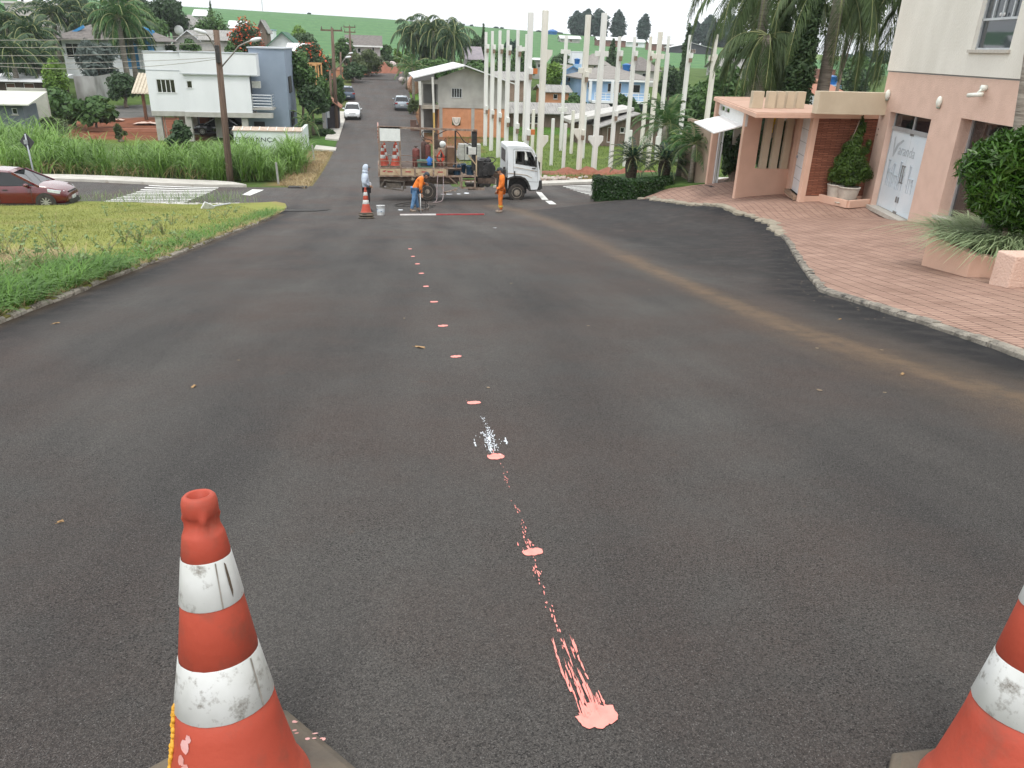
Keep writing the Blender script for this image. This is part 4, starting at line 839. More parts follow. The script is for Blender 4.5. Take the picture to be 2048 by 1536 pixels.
def truck_wheel(cx,cz,r,y0,y1,dual=False):
 q=MB();w=y1-y0;q.lathe([(r*.62,y0+.01),(r*.9,y0),(r,y0+w*.12),(r,y1-w*.12),(r*.9,y1),(r*.62,y1)],28,(cx,0,cz),axis='y');t=q.build('wheel',M_TYRE,truck,smooth=False,bevel=.008)
 q=MB();dp=.12 if dual else .03;q.lathe([(r*.63,y0+.0),(r*.60,y0-.005),(r*.55,y0+dp),(r*.36,y0+dp*.9),(r*.34,y0+dp*.2),(r*.18,y0),(.001,y0)],24,(cx,0,cz),axis='y',cap=False);q.build('rim',M_RIM,t,smooth=False)
 q=MB()
 for k in range(8):b_=k*.7854;q.ball((cx+r*.45*math.cos(b_),y0+dp*.85,cz+r*.45*math.sin(b_)),(.018,.02,.018),6,4)
 q.build('wheel_nut',M_RUST2,t)
fw,rw=tc3(1143,1232),tc1(792,803);rF,rR=.39,.425
truck_wheel(fw[0],rF+.0,rF,.02,.26);truck_wheel(fw[0],rF,rF,W-.26,W-.02)
truck_wheel(rw[0],rR,rR,.02,.24,True);truck_wheel(rw[0],rR,rR,.27,.49);truck_wheel(rw[0],rR,rR,W-.24,W-.02,True);truck_wheel(rw[0],rR,rR,W-.49,W-.27)
x0=tc1(292,700)[0];x1=tc3(985,1100)[0]
q=MB();zf=tc1(600,690)[1]
for y in(.62,W-.72):q.box(x0+.1,x1+1.3,y,y+.1,zf-.12,zf+.1)
for x in frange(x0+.3,x1,.9):q.box(x,x+.08,.62,W-.62,zf-.08,zf+.05)
q.box(rw[0]-.08,rw[0]+.08,.3,W-.3,rR-.08,rR+.08);q.ball((rw[0],W/2,rR),(.2,.18,.2),10,8);q.box(fw[0]-.05,fw[0]+.05,.25,W-.25,rF-.08,rF+.04);q.build('chassis',M_RUST2,truck)
a,b=tc1(295,605),tc1(1140,655);zd=tc1(600,592)[1]
q=MB();q.box(a[0],tc1(1140,600)[0],.02,W-.02,zd-.10,zd);deck=q.build('deck',M_RUST2,truck)
EDG=[295,522,662,852,992]
for i in range(4):
 p0,p1=tc1(EDG[i]+8,606),tc1(EDG[i+1]-4,648);q=MB();q.box(p0[0],p1[0],-.012,.02,zd-.34,zd-.04);sp=q.build('side_panel',M_CREAM,truck,bevel=.006)
 q=MB();m_=(p0[0]+p1[0])/2;q.box(m_-.12,m_+.12,-.02,-.0125,zd-.2,zd-.15)
 if i==0:q.bar((p1[0]-.25,-.016,zd-.1),(p1[0]-.1,-.016,zd-.3),.04,.008);q.prism([(p0[0]+.1,zd-.15),(p0[0]+.3,zd-.1),(p0[0]+.22,zd-.2)],-.02,-.0125,'y')
 q.build('reflector_mark',M_RED,sp)
q=MB();q.box(a[0],p1[0]+.02,-.02,.03,zd-.40,zd-.345);q.box(a[0],b[0],-.02,.03,zd-.035,zd+.01)
for e in EDG:x=tc1(e,600)[0];q.box(x-.03,x+.05,-.03,.02,zd-.41,zd+.02)
q.box(a[0]-.04,a[0],0,W,zd-.42,zd+.02);q.build('side_rail',M_RUST,truck)
zr=tc1(600,535)[1];q=MB()
for y in(.02,W-.02):
 q.tube([(tc1(300,530)[0],y,tc1(300,520)[1]),(tc1(1138,550)[0],y,tc1(1138,548)[1]),(tc1(1138,550)[0],y,zd-.55 if y<1 else zd)],.018,6)
 for e in(300,405,520,662,855,960,1090):x=tc1(e,600)[0];q.tube([(x,y,zd-.02),(x,y,tc1(e,530)[1])],.016,6)
q.tube([(tc1(300,530)[0],.02,zr),(tc1(300,530)[0],W-.02,zr)],.018,6);q.build('guard_rail',M_RUST,truck)
zt0,zt1=tc1(290,165)[1],tc1(1300,210)[1];xa,xb=tc1(290,165)[0],tc1(1305,205)[0]
q=MB()
q.bar((xa,.03,zt0-.04),(xb,.03,zt1),.08,.085);q.bar((xa,.07,zt0-.03),(xa,W-.03,zt0-.25),.06)
q.build('top_frame',M_RUST,truck)
for e,w,m_ in((300,.065,M_RUST),(512,.075,M_RUST),(855,.06,M_CREAM)):
 for y in(.03,):
  x=tc1(e,400)[0];f=(x-xa)/(xb-xa);q=MB();q.bar((x,y,zd-.02),(x,y,zt0-.06+(zt1-zt0)*f),w);q.build('post',m_,truck)
q=MB();x=tc1(1080,400)[0];q.bar((x,.05,zd),(x,.05,zt1),.07);q.build('post',M_ENG,truck)
q=MB();p0,p1=tc1(1252,210),tc1(1302,380);q.box(p0[0],p1[0],.05,.3,zd-.1,zt1);q.build('mast',M_ENG,truck,bevel=.01)
q=MB();p0,p1=tc1(302,172),tc1(515,318);q.box(p0[0],p1[0],-.01,.02,p1[1],p0[1]);bd=q.build('sign_board',M_BOARD,truck)
q=MB();q.box(p0[0]-.02,p1[0]+.02,-.02,.01,p1[1]-.035,p1[1]-.001);q.bar((p0[0]+.02,0,p1[1]-.03),(p0[0]+.02,0,p1[1]-.3),.02);q.bar((p0[0]+.2,0,p1[1]-.03),(p0[0]+.02,0,p1[1]-.25),.03);q.build('board_trim',M_RUST,bd)
q=MB();x,z=tc1(283,175);q.box(x-.02,x+.03,.1,W-.1,z-.68,z+.02);q.build('rear_board',mat('rear_board',(.35,.06,.04),(.5,.42,.36),rough=.7,scale=9,contrast=(.48,.54)),truck)
p0,p1=tc1(335,715),tc1(560,825);q=MB()
for(u0,v0,u1,v1)in((345,720,555,735),(330,795,540,825),(345,735,305,790),(555,735,545,825)):
 A,B=tc1(u0,v0),tc1(u1,v1);q.bar((A[0],.0,A[1]),(B[0],.0,B[1]),.055,.06)
A,B=tc1(370,745),tc1(525,800);q.box(A[0],B[0],.02,.05,B[1],A[1]);A=tc1(300,680);q.box(A[0],A[0]+.2,.3,W-.3,A[1]-.55,A[1]+.1);A=tc1(560,795);q.box(A[0]-.05,A[0]+.07,-.04,.06,A[1]-.05,A[1]+.06);q.build('rear_step',mat('step_steel',(.07,.06,.05),(.13,.11,.09),rough=.8,scale=7),truck)
q=MB();A,B=tc1(305,655),tc1(1140,690);q.box(A[0],B[0],.1,W-.1,zd-.62,zd-.42);q.box(A[0]+.1,rw[0]-.55,.25,W-.25,zd-.85,zd-.62);q.box(rw[0]+.5,B[0]-.3,.45,W-.25,zd-.8,zd-.62);q.build('subframe',M_RUST2,truck)
q=MB()
for v in(675,720,795):A,B=tc1(1145,v),tc1(1285,v+8);q.box(A[0],B[0],-.01,.3,A[1]-.05,A[1])
for e in(1145,1282):A,B=tc1(e,640),tc1(e,800);q.bar((A[0],.02,A[1]),(A[0],.02,B[1]),.07)
A,B=tc1(990,665),tc1(1130,790);q.bar((A[0],0,A[1]),(B[0],0,B[1]),.04);A,B=tc1(1000,680),tc1(1140,690);q.box(A[0],B[0],.0,.06,B[1],A[1]);A,B=tc1(1120,680),tc1(1135,800);q.bar((A[0],0,A[1]),(B[0],0,B[1]),.05)
A,B=tc1(1215,800),tc1(1380,825);q.box(A[0],B[0],.1,W-.4,B[1],A[1]);q.build('step_frame',M_RUST,truck)
q=MB();A,B=tc1(820,690),tc1(1110,790);q.box(A[0],B[0],.25,W-.5,B[1]+.1,A[1]);q.ball(((A[0]+B[0])/2+.1,.3,(A[1]+B[1])/2),(.35,.2,.14),10,8);q.build('underbody',mat('muddy_steel',(.13,.10,.07),(.27,.22,.16),rough=.9,scale=4,detail=8),truck)
q=MB();q.ball((tc1(645,710)[0],.3,tc1(645,710)[1]),(.14,.3,.14),12,8);q.build('air_tank',mat('cream_tank',(.42,.36,.26),(.25,.2,.15),scale=5),truck,smooth=True)
for e in(1357,1415):c_=tc1(e,765);q=MB();q.lathe([(.02,.12),(.14,.14),(.155,.2),(.155,.9),(.14,.95)],16,(c_[0],0,c_[1]),axis='y');q.build('air_tank',M_BLKP,truck,smooth=False)
q=MB();A,B=tc1(940,850),tc1(1100,800);q.tube([(A[0],-.05,A[1]+.3),(A[0]+.1,-.1,A[1]+.05),(A[0]+.4,-.05,A[1]+.1),(B[0],-.0,B[1]-.02)],.03,6);q.lathe([(.06,-.08),(.06,-.04)],10,(tc1(975,850)[0],0,tc1(975,850)[1]),axis='y');q.lathe([(.06,-.05),(.06,.0)],10,(tc1(1075,820)[0],0,tc1(1075,820)[1]),axis='y');q.build('spray_arm',M_RUST,truck)
q=MB()
A,B=tc1(1310,520),tc1(1470,700);q.box(A[0]+.05,B[0]-.08,.15,1.5,B[1],A[1]-.1);q.box(A[0],A[0]+.3,.1,1.2,B[1]+.05,A[1]+.0)
for k in range(4):q.box(A[0]+.25,B[0]-.02,.06,.16,B[1]+.12+.17*k,B[1]+.2+.17*k)
q.lathe([(.28,.05),(.30,.08),(.30,.13),(.1,.16)],18,(B[0]-.2,0,(A[1]+B[1])/2),axis='y');q.lathe([(.16,.02),(.16,.1)],14,(A[0]+.35,0,B[1]+.25),axis='y');q.ball((A[0]+.3,.4,A[1]-.02),(.2,.2,.12),10,8);q.ball((B[0]-.25,.5,A[1]-.05),(.2,.25,.13),10,8);q.build('engine',M_ENG,truck,bevel=.015)
q=MB();A,B=tc1(1310,700),tc1(1470,735);q.box(A[0],B[0]+.1,.1,1.7,B[1]-.1,A[1]);q.build('engine_mount',M_RUST2,truck)
q=MB();A,B=tc1(1213,382),tc1(1292,458);q.box(A[0],B[0],.02,.3,B[1],A[1]);cb=q.build('control_box',mat('control_box',(.6,.6,.57),(.5,.5,.46),rough=.5,scale=8),truck,bevel=.012)
q=MB();q.box(A[0]-.06,A[0],.05,.3,B[1],A[1]);q.build('box_edge',M_BLKP,cb)
q=MB();A,B,C_=tc1(1215,465),tc1(1290,560),tc1(1290,680);q.bar((A[0],.05,A[1]),(B[0],.05,B[1]),.05);q.bar((B[0]+.02,.05,A[1]),(C_[0]+.02,.05,C_[1]),.06);q.build('box_bracket',M_CREAM,truck)
def those(name,pts,r=.02):P=[(tc1(x,y)[0],yy,tc1(x,y)[1])for x,y,yy in pts];o=hose(name,None,P,r,px=False);o.parent=truck;return o
those('hose',[(875,215,.1),(800,222,.15),(752,222,.2),(740,260,.3),(770,300,.4),(830,318,.5),(850,340,.6)])
those('hose',[(870,285,.4),(920,245,.2),(1000,208,.1),(1075,208,.08),(1120,250,.1),(1170,325,.15),(1245,365,.2)])
those('hose',[(1400,510,.5),(1440,495,.4),(1490,505,.4),(1500,530,.4),(1470,550,.4),(1430,545,.5)])
# loads standing on the deck are things of their own
def dk(x,y,yy):p=tc1(x,y);return TO+Vector((p[0],yy,zd))
def cyl(name,label,cat,xe,xw,vt,yy,m,dome=.12,cap=True,n=20,group=None):
 P=dk((xe+xw)/2,590,yy);r_=(tc1(xw,500)[0]-tc1(xe,500)[0])/2;h=tc1(xe,vt)[1]-zd;t=thing(name,label,cat,P,group=group)
 q=MB();q.lathe([(r_*.92,0),(r_,.03),(r_,h-dome),(r_*.9,h-dome*.5),(r_*.55,h-dome*.12),(.02,h)],n);q.build('body',m,t,smooth=True)
 if cap:q=MB();q.tube([(0,0,h-.02),(0,0,h+.07)],.035,8);q.tube([(-.09,0,h+.06),(.09,0,h+.06)],.018,6);q.build('valve',M_RUST2,t)
 q=MB();q.lathe([(r_*1.02,h*.45),(r_*1.02,h*.5)],n,cap=False);q.build('strap',M_RUST2,t);return t,r_,h
cyl('gas_cylinder','short dark red gas cylinder at the middle of the truck deck','gas cylinder',645,722,400,.5,M_DRED)
cyl('gas_cylinder','tall dark brown pressure cylinder left of the paint boiler on the truck','gas cylinder',738,800,335,.7,mat('brown_tank',(.06,.03,.025),(.11,.06,.05),rough=.7,scale=7))
cyl('gas_cylinder','narrow dark red cylinder squeezed beside the paint boiler on the truck','gas cylinder',778,836,360,.45,mat('maroon_tank',(.10,.028,.025),(.15,.05,.04),rough=.7,scale=7))
t,r_,h=cyl('paint_boiler','rusty pale paint boiler tank with red flame mark on the truck deck','boiler',872,1000,390,.75,mat('boiler_skin',(.26,.17,.12),(.40,.32,.25),rough=.7,scale=4,detail=8,dirt=((.6,.55,.48),3,.58,.7)),dome=.1,cap=False)
q=MB();q.lathe([(r_*.8,h-.08),(r_*.85,h+.08),(r_*.6,h+.24),(r_*.2,h+.3)],18);q.tube([(-r_*.6,-.2,h-.1),(-r_*.6,-.2,h+.5)],.06,10);q.tube([(-r_*.85,-.1,h-.1),(-r_*.85,-.1,h+.62)],.07,10);q.box(-r_*.95,-r_*.6,-.2,.0,h+.45,h+.6)
for k in range(5):b_=-.4+k*.35;q.tube([(r_*.5*math.cos(b_),-r_*.5*math.sin(b_),h+.2),(r_*1.1*math.cos(b_),-r_*1.1*math.sin(b_),h+.35-.07*k)],.018,5)
q.build('burner_top',M_RUST2,t,smooth=False);q=MB();q.ball((r_*.35,-r_*.65,h+.10),(.16,.1,.15),10,8);q.build('white_lid',M_BOARD,t,smooth=True)
q=MB();fl=[(0,.34),(.08,.2),(.19,.02),(.17,-.14),(.08,-.22),(-.08,-.22),(-.17,-.14),(-.19,.02),(-.08,.2)]
q.add([(x,-math.sqrt(max(.001,(r_+.006)**2-x*x)),h*.5+z)for x,z in fl],[tuple(range(len(fl)))[::-1],tuple(range(len(fl)))]);fm=q.build('flame_mark',mat('flame_red',(.75,.07,.03),(.6,.06,.03),rough=.6,scale=9),t)
q=MB();q.add([(x*.3+.04,-math.sqrt(max(.001,(r_+.009)**2-x*x*.09)),h*.5+.08+z*.4)for x,z in fl],[tuple(range(len(fl)))[::-1],tuple(range(len(fl)))]);q.build('flame_core',M_BLK,fm)
q=MB();q.add([(x*.8,-math.sqrt(max(.001,(r_+.006)**2-x*x*.64)),.02+(z+.22)*.5)for x,z in fl],[tuple(range(len(fl)))[::-1],tuple(range(len(fl)))]);q.build('red_patch',M_DRED,t)
P=dk(1045,590,.8);t=thing('steel_cabinet','brown steel cabinet right of the paint boiler on the truck','cabinet',P);w_=(tc1(1085,500)[0]-tc1(1005,500)[0])/2;h=tc1(1045,398)[1]-zd;q=MB();q.box(-w_,w_,-.3,.4,0,h);q.build('body',mat('brown_sheet',(.15,.085,.05),(.21,.12,.075),rough=.8,scale=3,bump=.2),t,bevel=.015);q=MB();q.box(-w_*.85,w_*.85,-.315,-.3,.1,h-.1);q.build('door',mat('brown_sheet',(.1,.1,.1)),t)
M_BLUE=mat('blue_plastic',(.012,.04,.075),(.025,.07,.12),rough=.5,scale=6)
for i,(e,w_,vt,yy,lab)in enumerate(((1102,30,582,.3,'dark blue bucket nearest the deck rail on the truck'),(1168,28,582,.9,'dark blue bucket set back between two others on the truck'),(1236,28,592,.35,'dark blue bucket beside the ladder frame on the truck'))):
 p=tc1(e,660);t=thing('paint_bucket',lab,'bucket',TO+Vector((p[0],yy,zd-.33)),group='blue buckets on the truck');s_=.19
 q=MB();q.lathe([(s_*.85,0),(s_,.36),(s_*1.06,.37),(s_*1.06,.41),(s_*.95,.41),(s_*.85,.1),(.01,.09)],16,cap=False);q.build('body',M_BLUE,t,smooth=True);q=MB();q.tube([(s_*math.cos(b_),s_*.5*math.sin(b_),.36+.13*math.sin(b_))for b_ in frange(0,math.pi,.4)],.008,4);q.build('handle',MATS['wire'],t)
q=MB();A=tc1(1000,600);B=tc1(1300,600);q.box(A[0],B[0]+.05,.05,W-.1,zd-.39,zd-.335);q.build('low_deck',M_RUST,truck)
P=dk(790,590,.25);t=thing('plastic_crate','green plastic crate on the truck deck under the brown cylinder','crate',P);q=MB();q.box(-.42,.38,-.2,.25,0,.32);q.box(-.45,.41,-.22,.27,.27,.33);q.build('body',mat('green_plastic',(.06,.13,.10),(.1,.17,.13),rough=.6,scale=6),t,bevel=.01)
q=MB();q.box(-.3,.3,-.215,-.2,.08,.2);q.build('slot',M_BLK,t)
P=dk(815,590,.12);t=thing('plastic_jug','bright blue plastic jug leaning on the truck deck rail','jug',P+Vector((0,0,.1)));q=MB();q.lathe([(.11,0),(.14,.05),(.14,.26),(.06,.34),(.05,.38)],14);q.build('body',mat('bright_blue',(.02,.12,.42),(.02,.16,.5),rough=.4,scale=5),t,smooth=True);q=MB();q.tube([(.12,0,.1),(.19,0,.14),(.18,0,.26),(.07,0,.32)],.02,6);q.build('handle',MATS['bright_blue'],t)
for e,yy,sc,lab in((340,.45,1.25,'orange cone with white bands at the rear end of the truck deck'),(356,1.0,1.35,'taller orange cone behind another at the rear end of the truck'),(463,.45,1.25,'orange cone with white bands left of the rusty post on the truck'),(478,1.0,1.35,'taller orange cone hidden behind another beside the rusty post')):
 make_cone('traffic_cone',lab,'traffic cone',dk(e,590,yy),(0,0),0,'cones carried on the truck',n=18,extras=False,s=sc)
g=ground(884,404);hose('paint_hose','two thin pipes hanging from the truck bed to the road',[(TO+Vector((tc1(900,660)[0],-.05,tc1(900,660)[1])))[:],(TO+Vector((tc1(885,800)[0],-.3,tc1(885,800)[1])))[:],(TO+Vector((tc1(875,905)[0],-.6,.12)))[:],(TO+Vector((tc1(800,925)[0],-.9,.06)))[:]],.014,MATS['rail_grey'],px=False,cat='pipe')
hose('paint_hose','pale pipe bent down from the truck ladder towards the road',[(TO+Vector((tc1(955,660)[0],-.05,tc1(955,660)[1])))[:],(TO+Vector((tc1(950,800)[0],-.3,tc1(950,800)[1])))[:],(TO+Vector((tc1(935,905)[0],-.6,.15)))[:],(TO+Vector((tc1(860,920)[0],-.8,.08)))[:]],.014,MATS['rail_grey'],px=False,cat='pipe')
# ---------------------------------------------------------------- cars: lofted body, glasshouse, wheels, lamps (front towards +x, length l)
def car(name,label,loc,rz,paint,prof_,green,wheels,l,w,group=None,zwheel=.31,tilt=0.0,detail=True,lampm=None):
 """prof_: [(x, zbottom, ztop)] hood/boot line; green: dict(front, rear, roof_front, roof_rear, z) ; wheels: x positions"""
 t=thing(name,label,'car',loc,rz,group);t.rotation_euler=(0,tilt,rz);hw=w/2
 rings=[]
 for x,zb,zt,k in prof_:
  h=hw*k;m_=zb+(zt-zb)*.45
  rings.append([(x,-h*.88,zb),(x,-h*.98,zb+.08),(x,-h,m_),(x,-h*.975,zt-.10),(x,-h*.90,zt-.02),(x,-h*.5,zt+.012),(x,0,zt+.02),(x,h*.5,zt+.012),(x,h*.90,zt-.02),(x,h*.975,zt-.10),(x,h,m_),(x,h*.98,zb+.08),(x,h*.88,zb)])
 mb=MB();n_=13
 for r_ in rings:mb.v+=r_
 for i in range(len(rings)-1):
  for j in range(n_):mb.f.append((i*n_+j,(i+1)*n_+j,(i+1)*n_+(j+1)%n_,i*n_+(j+1)%n_));mb.mi.append(0)
 mb.f.append(tuple(range(n_)));mb.mi.append(0);mb.f.append(tuple(range((len(rings)-1)*n_+n_-1,(len(rings)-1)*n_-1,-1)));mb.mi.append(0)
 body=mb.build('body',paint,t,smooth=True);body.data.set_sharp_from_angle(angle=R(42))if hasattr(body.data,'set_sharp_from_angle')else None
 g=green;zb=g['belt'];zr=g['roof'];wb,wr=hw*.93,hw*.70
 Lw=[(g['r0'],zb),(g['r1'],zr-.02),((g['r1']+g['f1'])/2,zr+.015),(g['f1'],zr-.03),(g['f0'],zb)]
 wd=[wb,wr,wr*1.02,wr,wb]
 gm=MB()
 for s in(-1,1):
  P=[(Lw[i][0],s*wd[i],Lw[i][1])for i in range(5)];gm.add(P,[(0,1,2,3,4)if s>0 else(4,3,2,1,0)])
 gm.add([(Lw[0][0],-wb,zb),(Lw[0][0],wb,zb),(Lw[1][0],wr,Lw[1][1]),(Lw[1][0],-wr,Lw[1][1])],[(0,3,2,1)]);gm.add([(Lw[4][0],-wb,zb),(Lw[4][0],wb,zb),(Lw[3][0],wr,Lw[3][1]),(Lw[3][0],-wr,Lw[3][1])],[(0,1,2,3)])
 gm.build('windows',M_GL,t)
 rf=MB();V=[]
 for x,z,ww in((g['r1']-.03,zr-.045,wr),(g['r1']+.05,zr,wr),((g['r1']+g['f1'])/2,zr+.04,wr*1.02),(g['f1']-.1,zr+.005,wr),(g['f1']+.06,zr-.06,wr)):V.append([(x,-ww-.03,z-.035),(x,-ww*.8,z+.012),(x,0,z+.03),(x,ww*.8,z+.012),(x,ww+.03,z-.035)])
 for r_ in V:rf.v+=r_
 for i in range(4):
  for j in range(4):rf.f.append((i*5+j,(i+1)*5+j,(i+1)*5+j+1,i*5+j+1));rf.mi.append(0)
 for s in(-1,1):
  for i,(a_,b_)in enumerate((((g['f0']+.02,s*(wb+.01),zb-.02),(g['f1']+.04,s*(wr+.015),zr-.05)),((g['r0']-.0,s*(wb+.01),zb-.02),(g['r1']-.02,s*(wr+.015),zr-.05)),((g['mid'],s*(wb+.012),zb-.02),(g['mid']-.05,s*(wr+.018),zr-.02)))):rf.bar(a_,b_,.08 if i<2 else .06,.03,up=(0,1,0))
 rf.build('roof',paint,t,smooth=False)
 for x in wheels:
  for s in(-1,1):
   q=MB();y0,y1=(-hw-.012,-hw+.17)if s<0 else(hw-.17,hw+.012);zw=zwheel
   q.lathe([(zw*.6,y0),(zw*.92,y0),(zw,y0+.03),(zw,y1-.03),(zw*.92,y1),(zw*.6,y1)],24,(x,0,zw),axis='y');wh=q.build('wheel',M_TYRE,t)
   q=MB();ys=y0-.006 if s<0 else y1+.006
   for k in range(9):a_=k*.698;q.bar((x+zw*.1*math.cos(a_),ys,zw+zw*.1*math.sin(a_)),(x+zw*.62*math.cos(a_),ys,zw+zw*.62*math.sin(a_)),.038,.014,up=(0,1,0))
   q.lathe([(zw*.66,ys-.008),(zw*.66,ys+.008),(zw*.58,ys+.008),(zw*.58,ys-.008)],24,(x,0,zw),axis='y',cap=False);q.lathe([(zw*.14,ys-.01),(zw*.14,ys+.01)],12,(x,0,zw),axis='y');q.build('rim',mat('alloy',(.55,.55,.54),(.45,.45,.45),rough=.35,metal=.6,scale=5),wh)
   q=MB();AR_=[(x+(zw+.06)*math.cos(a_),zw+(zw+.06)*math.sin(a_))for a_ in frange(-.25,math.pi+.25,.25)];q.prism(AR_,(-hw*1.002-.004)if s<0 else hw*1.002-.002,(-hw*1.002+.002)if s<0 else hw*1.002+.004,'y');q.build('wheel_well',M_BLKP,t)
 lamp=lampm or mat('head_lamp',(.7,.74,.78),(.5,.55,.6),rough=.12,scale=14,spec=.8);xf,xr=prof_[-1][0],prof_[0][0];zf=g.get('lampz',.68)
 for s in(-1,1):
  q=MB();q.prism([(xf-.62,s*(hw*.945)),(xf-.16,s*hw*.52),(xf-.10,s*hw*.62),(xf-.22,s*hw*.90),(xf-.60,s*hw*.99)],zf-.02,zf+.10,'z');q.xf(Matrix(((1,0,0,0),(0,1,0,0),(-.22,0,1,.22*(xf-.2)),(0,0,0,1))));q.build('headlight',lamp,t,bevel=.012)
  q=MB();q.box(xr-.012,xr+.16,s*hw*.93 if s>0 else-hw*.965,s*hw*.6 if s<0 else hw*.965,.70,.92)
  q=MB();a_,b_=sorted((s*hw*.58,s*hw*.95));q.box(xr-.015,xr+.1,a_,b_,g.get('tailz',.72),g.get('tailz',.72)+.17);q.build('tail_light',mat('tail_lamp',(.35,.02,.02),(.25,.02,.02),rough=.2,scale=5),t,bevel=.015)
  q=MB();q.ball((g['f0']-.38,s*(hw+.09),zb+.05),(.10,.10,.07),10,8);q.bar((g['f0']-.36,s*(hw-.05),zb),(g['f0']-.38,s*(hw+.06),zb+.03),.04);q.build('mirror',paint,t,smooth=True)
 for x,z in((xf+.012,g.get('platez',.47)),(xr-.012,.62 if g.get('boot')else .5)):
  q=MB();q.box(x-.008,x+.008,-.2,.2,z-.065,z+.065);q.build('licence_plate',mat('plate',(.65,.67,.68),(.3,.33,.36),scale=26,contrast=(.5,.56)),t)
 q=MB();q.box(xf-.03,xf+.008,-hw*.42,hw*.42,zf-.02,zf+.05);q.box(xf-.02,xf+.006,-hw*.6,hw*.6,.26,.38);q.build('grille',M_BLKP,t,bevel=.01)
 q=MB();q.box(prof_[1][0],prof_[-2][0],-hw*.985,hw*.985,prof_[3][1]-.05,prof_[3][1]+.06);q.build('sill',M_BLKP,t)
 if detail:
  q=MB()
  for x in(g['mid'],g['f0']-.28,g['r0']+.45):
   for s in(-1,1):q.bar((x,s*(hw+.001),.3),(x,s*(hw*.985),zb-.03),.012,.006,up=(0,1,0))
  for s in(-1,1):q.box(g['mid']+.15,g['mid']+.32,s*hw-.015,s*hw+.015,zb-.16,zb-.13)
  q.build('door_seam',M_BLKP,body)
 return t
HATCH=[(-1.95,.38,.80,.80),(-1.88,.28,.93,.90),(-1.6,.22,.98,.97),(-.9,.20,.96,1.0),(0,.2,.95,1.0),(.75,.20,.98,1.0),(1.25,.22,.93,.985),(1.62,.23,.84,.95),(1.86,.25,.74,.86),(1.98,.30,.62,.70),(2.0,.34,.56,.62)]
HG=dict(belt=.93,roof=1.44,r0=-1.75,r1=-1.25,f1=.12,f0=1.08,mid=-.35,lampz=.64,platez=.42)
P1=mat('red_car_paint',(.11,.004,.010),(.09,.004,.008),rough=.22,scale=2,coat=.8,spec=.6)
g=at(138,390,33.2);cx=g.x-1.98
rc=car('parked_car','dark red hatchback at the left edge of the photo, facing right',(cx,33.6,gz(cx,33.6)+.01),0,P1,HATCH,HG,(-1.22,1.27),3.98,1.72)
SED=[(-2.1,.42,.78,.80),(-2.02,.3,.96,.92),(-1.4,.22,.98,.98),(-.6,.20,.94,1.0),(.4,.2,.93,1.0),(.9,.20,.95,1.0),(1.5,.22,.90,.97),(1.85,.24,.80,.93),(2.02,.28,.68,.84),(2.06,.33,.58,.72)]
SG=dict(belt=.92,roof=1.40,r0=-1.75,r1=-1.0,f1=.2,f0=1.05,mid=-.35,lampz=.62,platez=.44,tailz=.74,boot=1)
M_CW=mat('white_car_paint',(.74,.77,.79),(.7,.73,.75),rough=.25,scale=2,coat=.6);M_CS=mat('silver_car_paint',(.42,.47,.52),(.38,.43,.48),rough=.25,scale=2,coat=.6,metal=.4);M_CB=mat('black_car_paint',(.01,.012,.018),(.015,.017,.025),rough=.15,scale=2,coat=.8);M_CBL=mat('grey_blue_car_paint',(.10,.14,.19),(.08,.11,.16),rough=.25,scale=2,coat=.6)
def slope_at(y,d=1.5):return math.atan2(gz(0,y+d)-gz(0,y-d),2*d)
def parked(label,u,v,y,rz,paint,prof_,gg,wh,w,**k):
 g=at(u,v,y);s_=slope_at(g.y);f=math.sin(rz);return car('parked_car',label,(g.x,g.y,gz(g.x,g.y)+.01),rz,paint,prof_,gg,wh,4,w,group='cars parked along the far road',tilt=-s_*f,**k)
parked('white sedan parked facing the camera on the left of the far road',706,236,88.5,R(-90),M_CW,SED,SG,(-1.3,1.28),1.68)
parked('silver sedan parked facing away on the right of the far road',803.5,212,96,R(90),M_CS,SED,SG,(-1.3,1.28),1.72)
parked('dark blue-grey car parked nose-in behind the far utility pole',692,185,103,R(100),M_CBL,HATCH,HG,(-1.22,1.27),1.7)
# ---------------------------------------------------------------- buildings
M_PEACH=mat('peach_render',(.67,.485,.40),(.61,.435,.355),rough=.95,scale=2.5,detail=9,bump=.9,bscale=34,spec=.15,dirt=((.5,.34,.27),3.2,.6,.85))
M_PEACHS=mat('peach_smooth',(.68,.45,.345),(.62,.405,.31),rough=.9,scale=1.5,bump=.15,bscale=30,spec=.2)
M_OFFW=mat('cream_render',(.72,.70,.64),(.64,.62,.56),rough=.95,scale=1.2,detail=8,bump=.7,bscale=34,spec=.15,stretch=(1,1,.35))
M_BEIGE=mat('beige_plaster',(.56,.48,.36),(.50,.42,.31),rough=.9,scale=2,bump=.25,bscale=40)
M_ALU=mat('aluminium',(.55,.58,.6),(.48,.5,.52),rough=.4,scale=6,metal=.5)
M_GLASS=glassmat('window_glass',(.03,.04,.05),rough=.03,spec=1.0)
M_GLASS2=glassmat('dark_glass',(.012,.014,.016),rough=.05,spec=.8)
M_STONE=mat('sill_stone',(.5,.47,.42),(.42,.39,.34),rough=.6,scale=10)
M_FILM=mat('frosted_film',(.60,.68,.74),(.68,.74,.79),rough=.35,scale=1.5,spec=.5)
M_FILMG=mat('grey_film',(.38,.43,.47),(.46,.5,.54),rough=.4,scale=20)
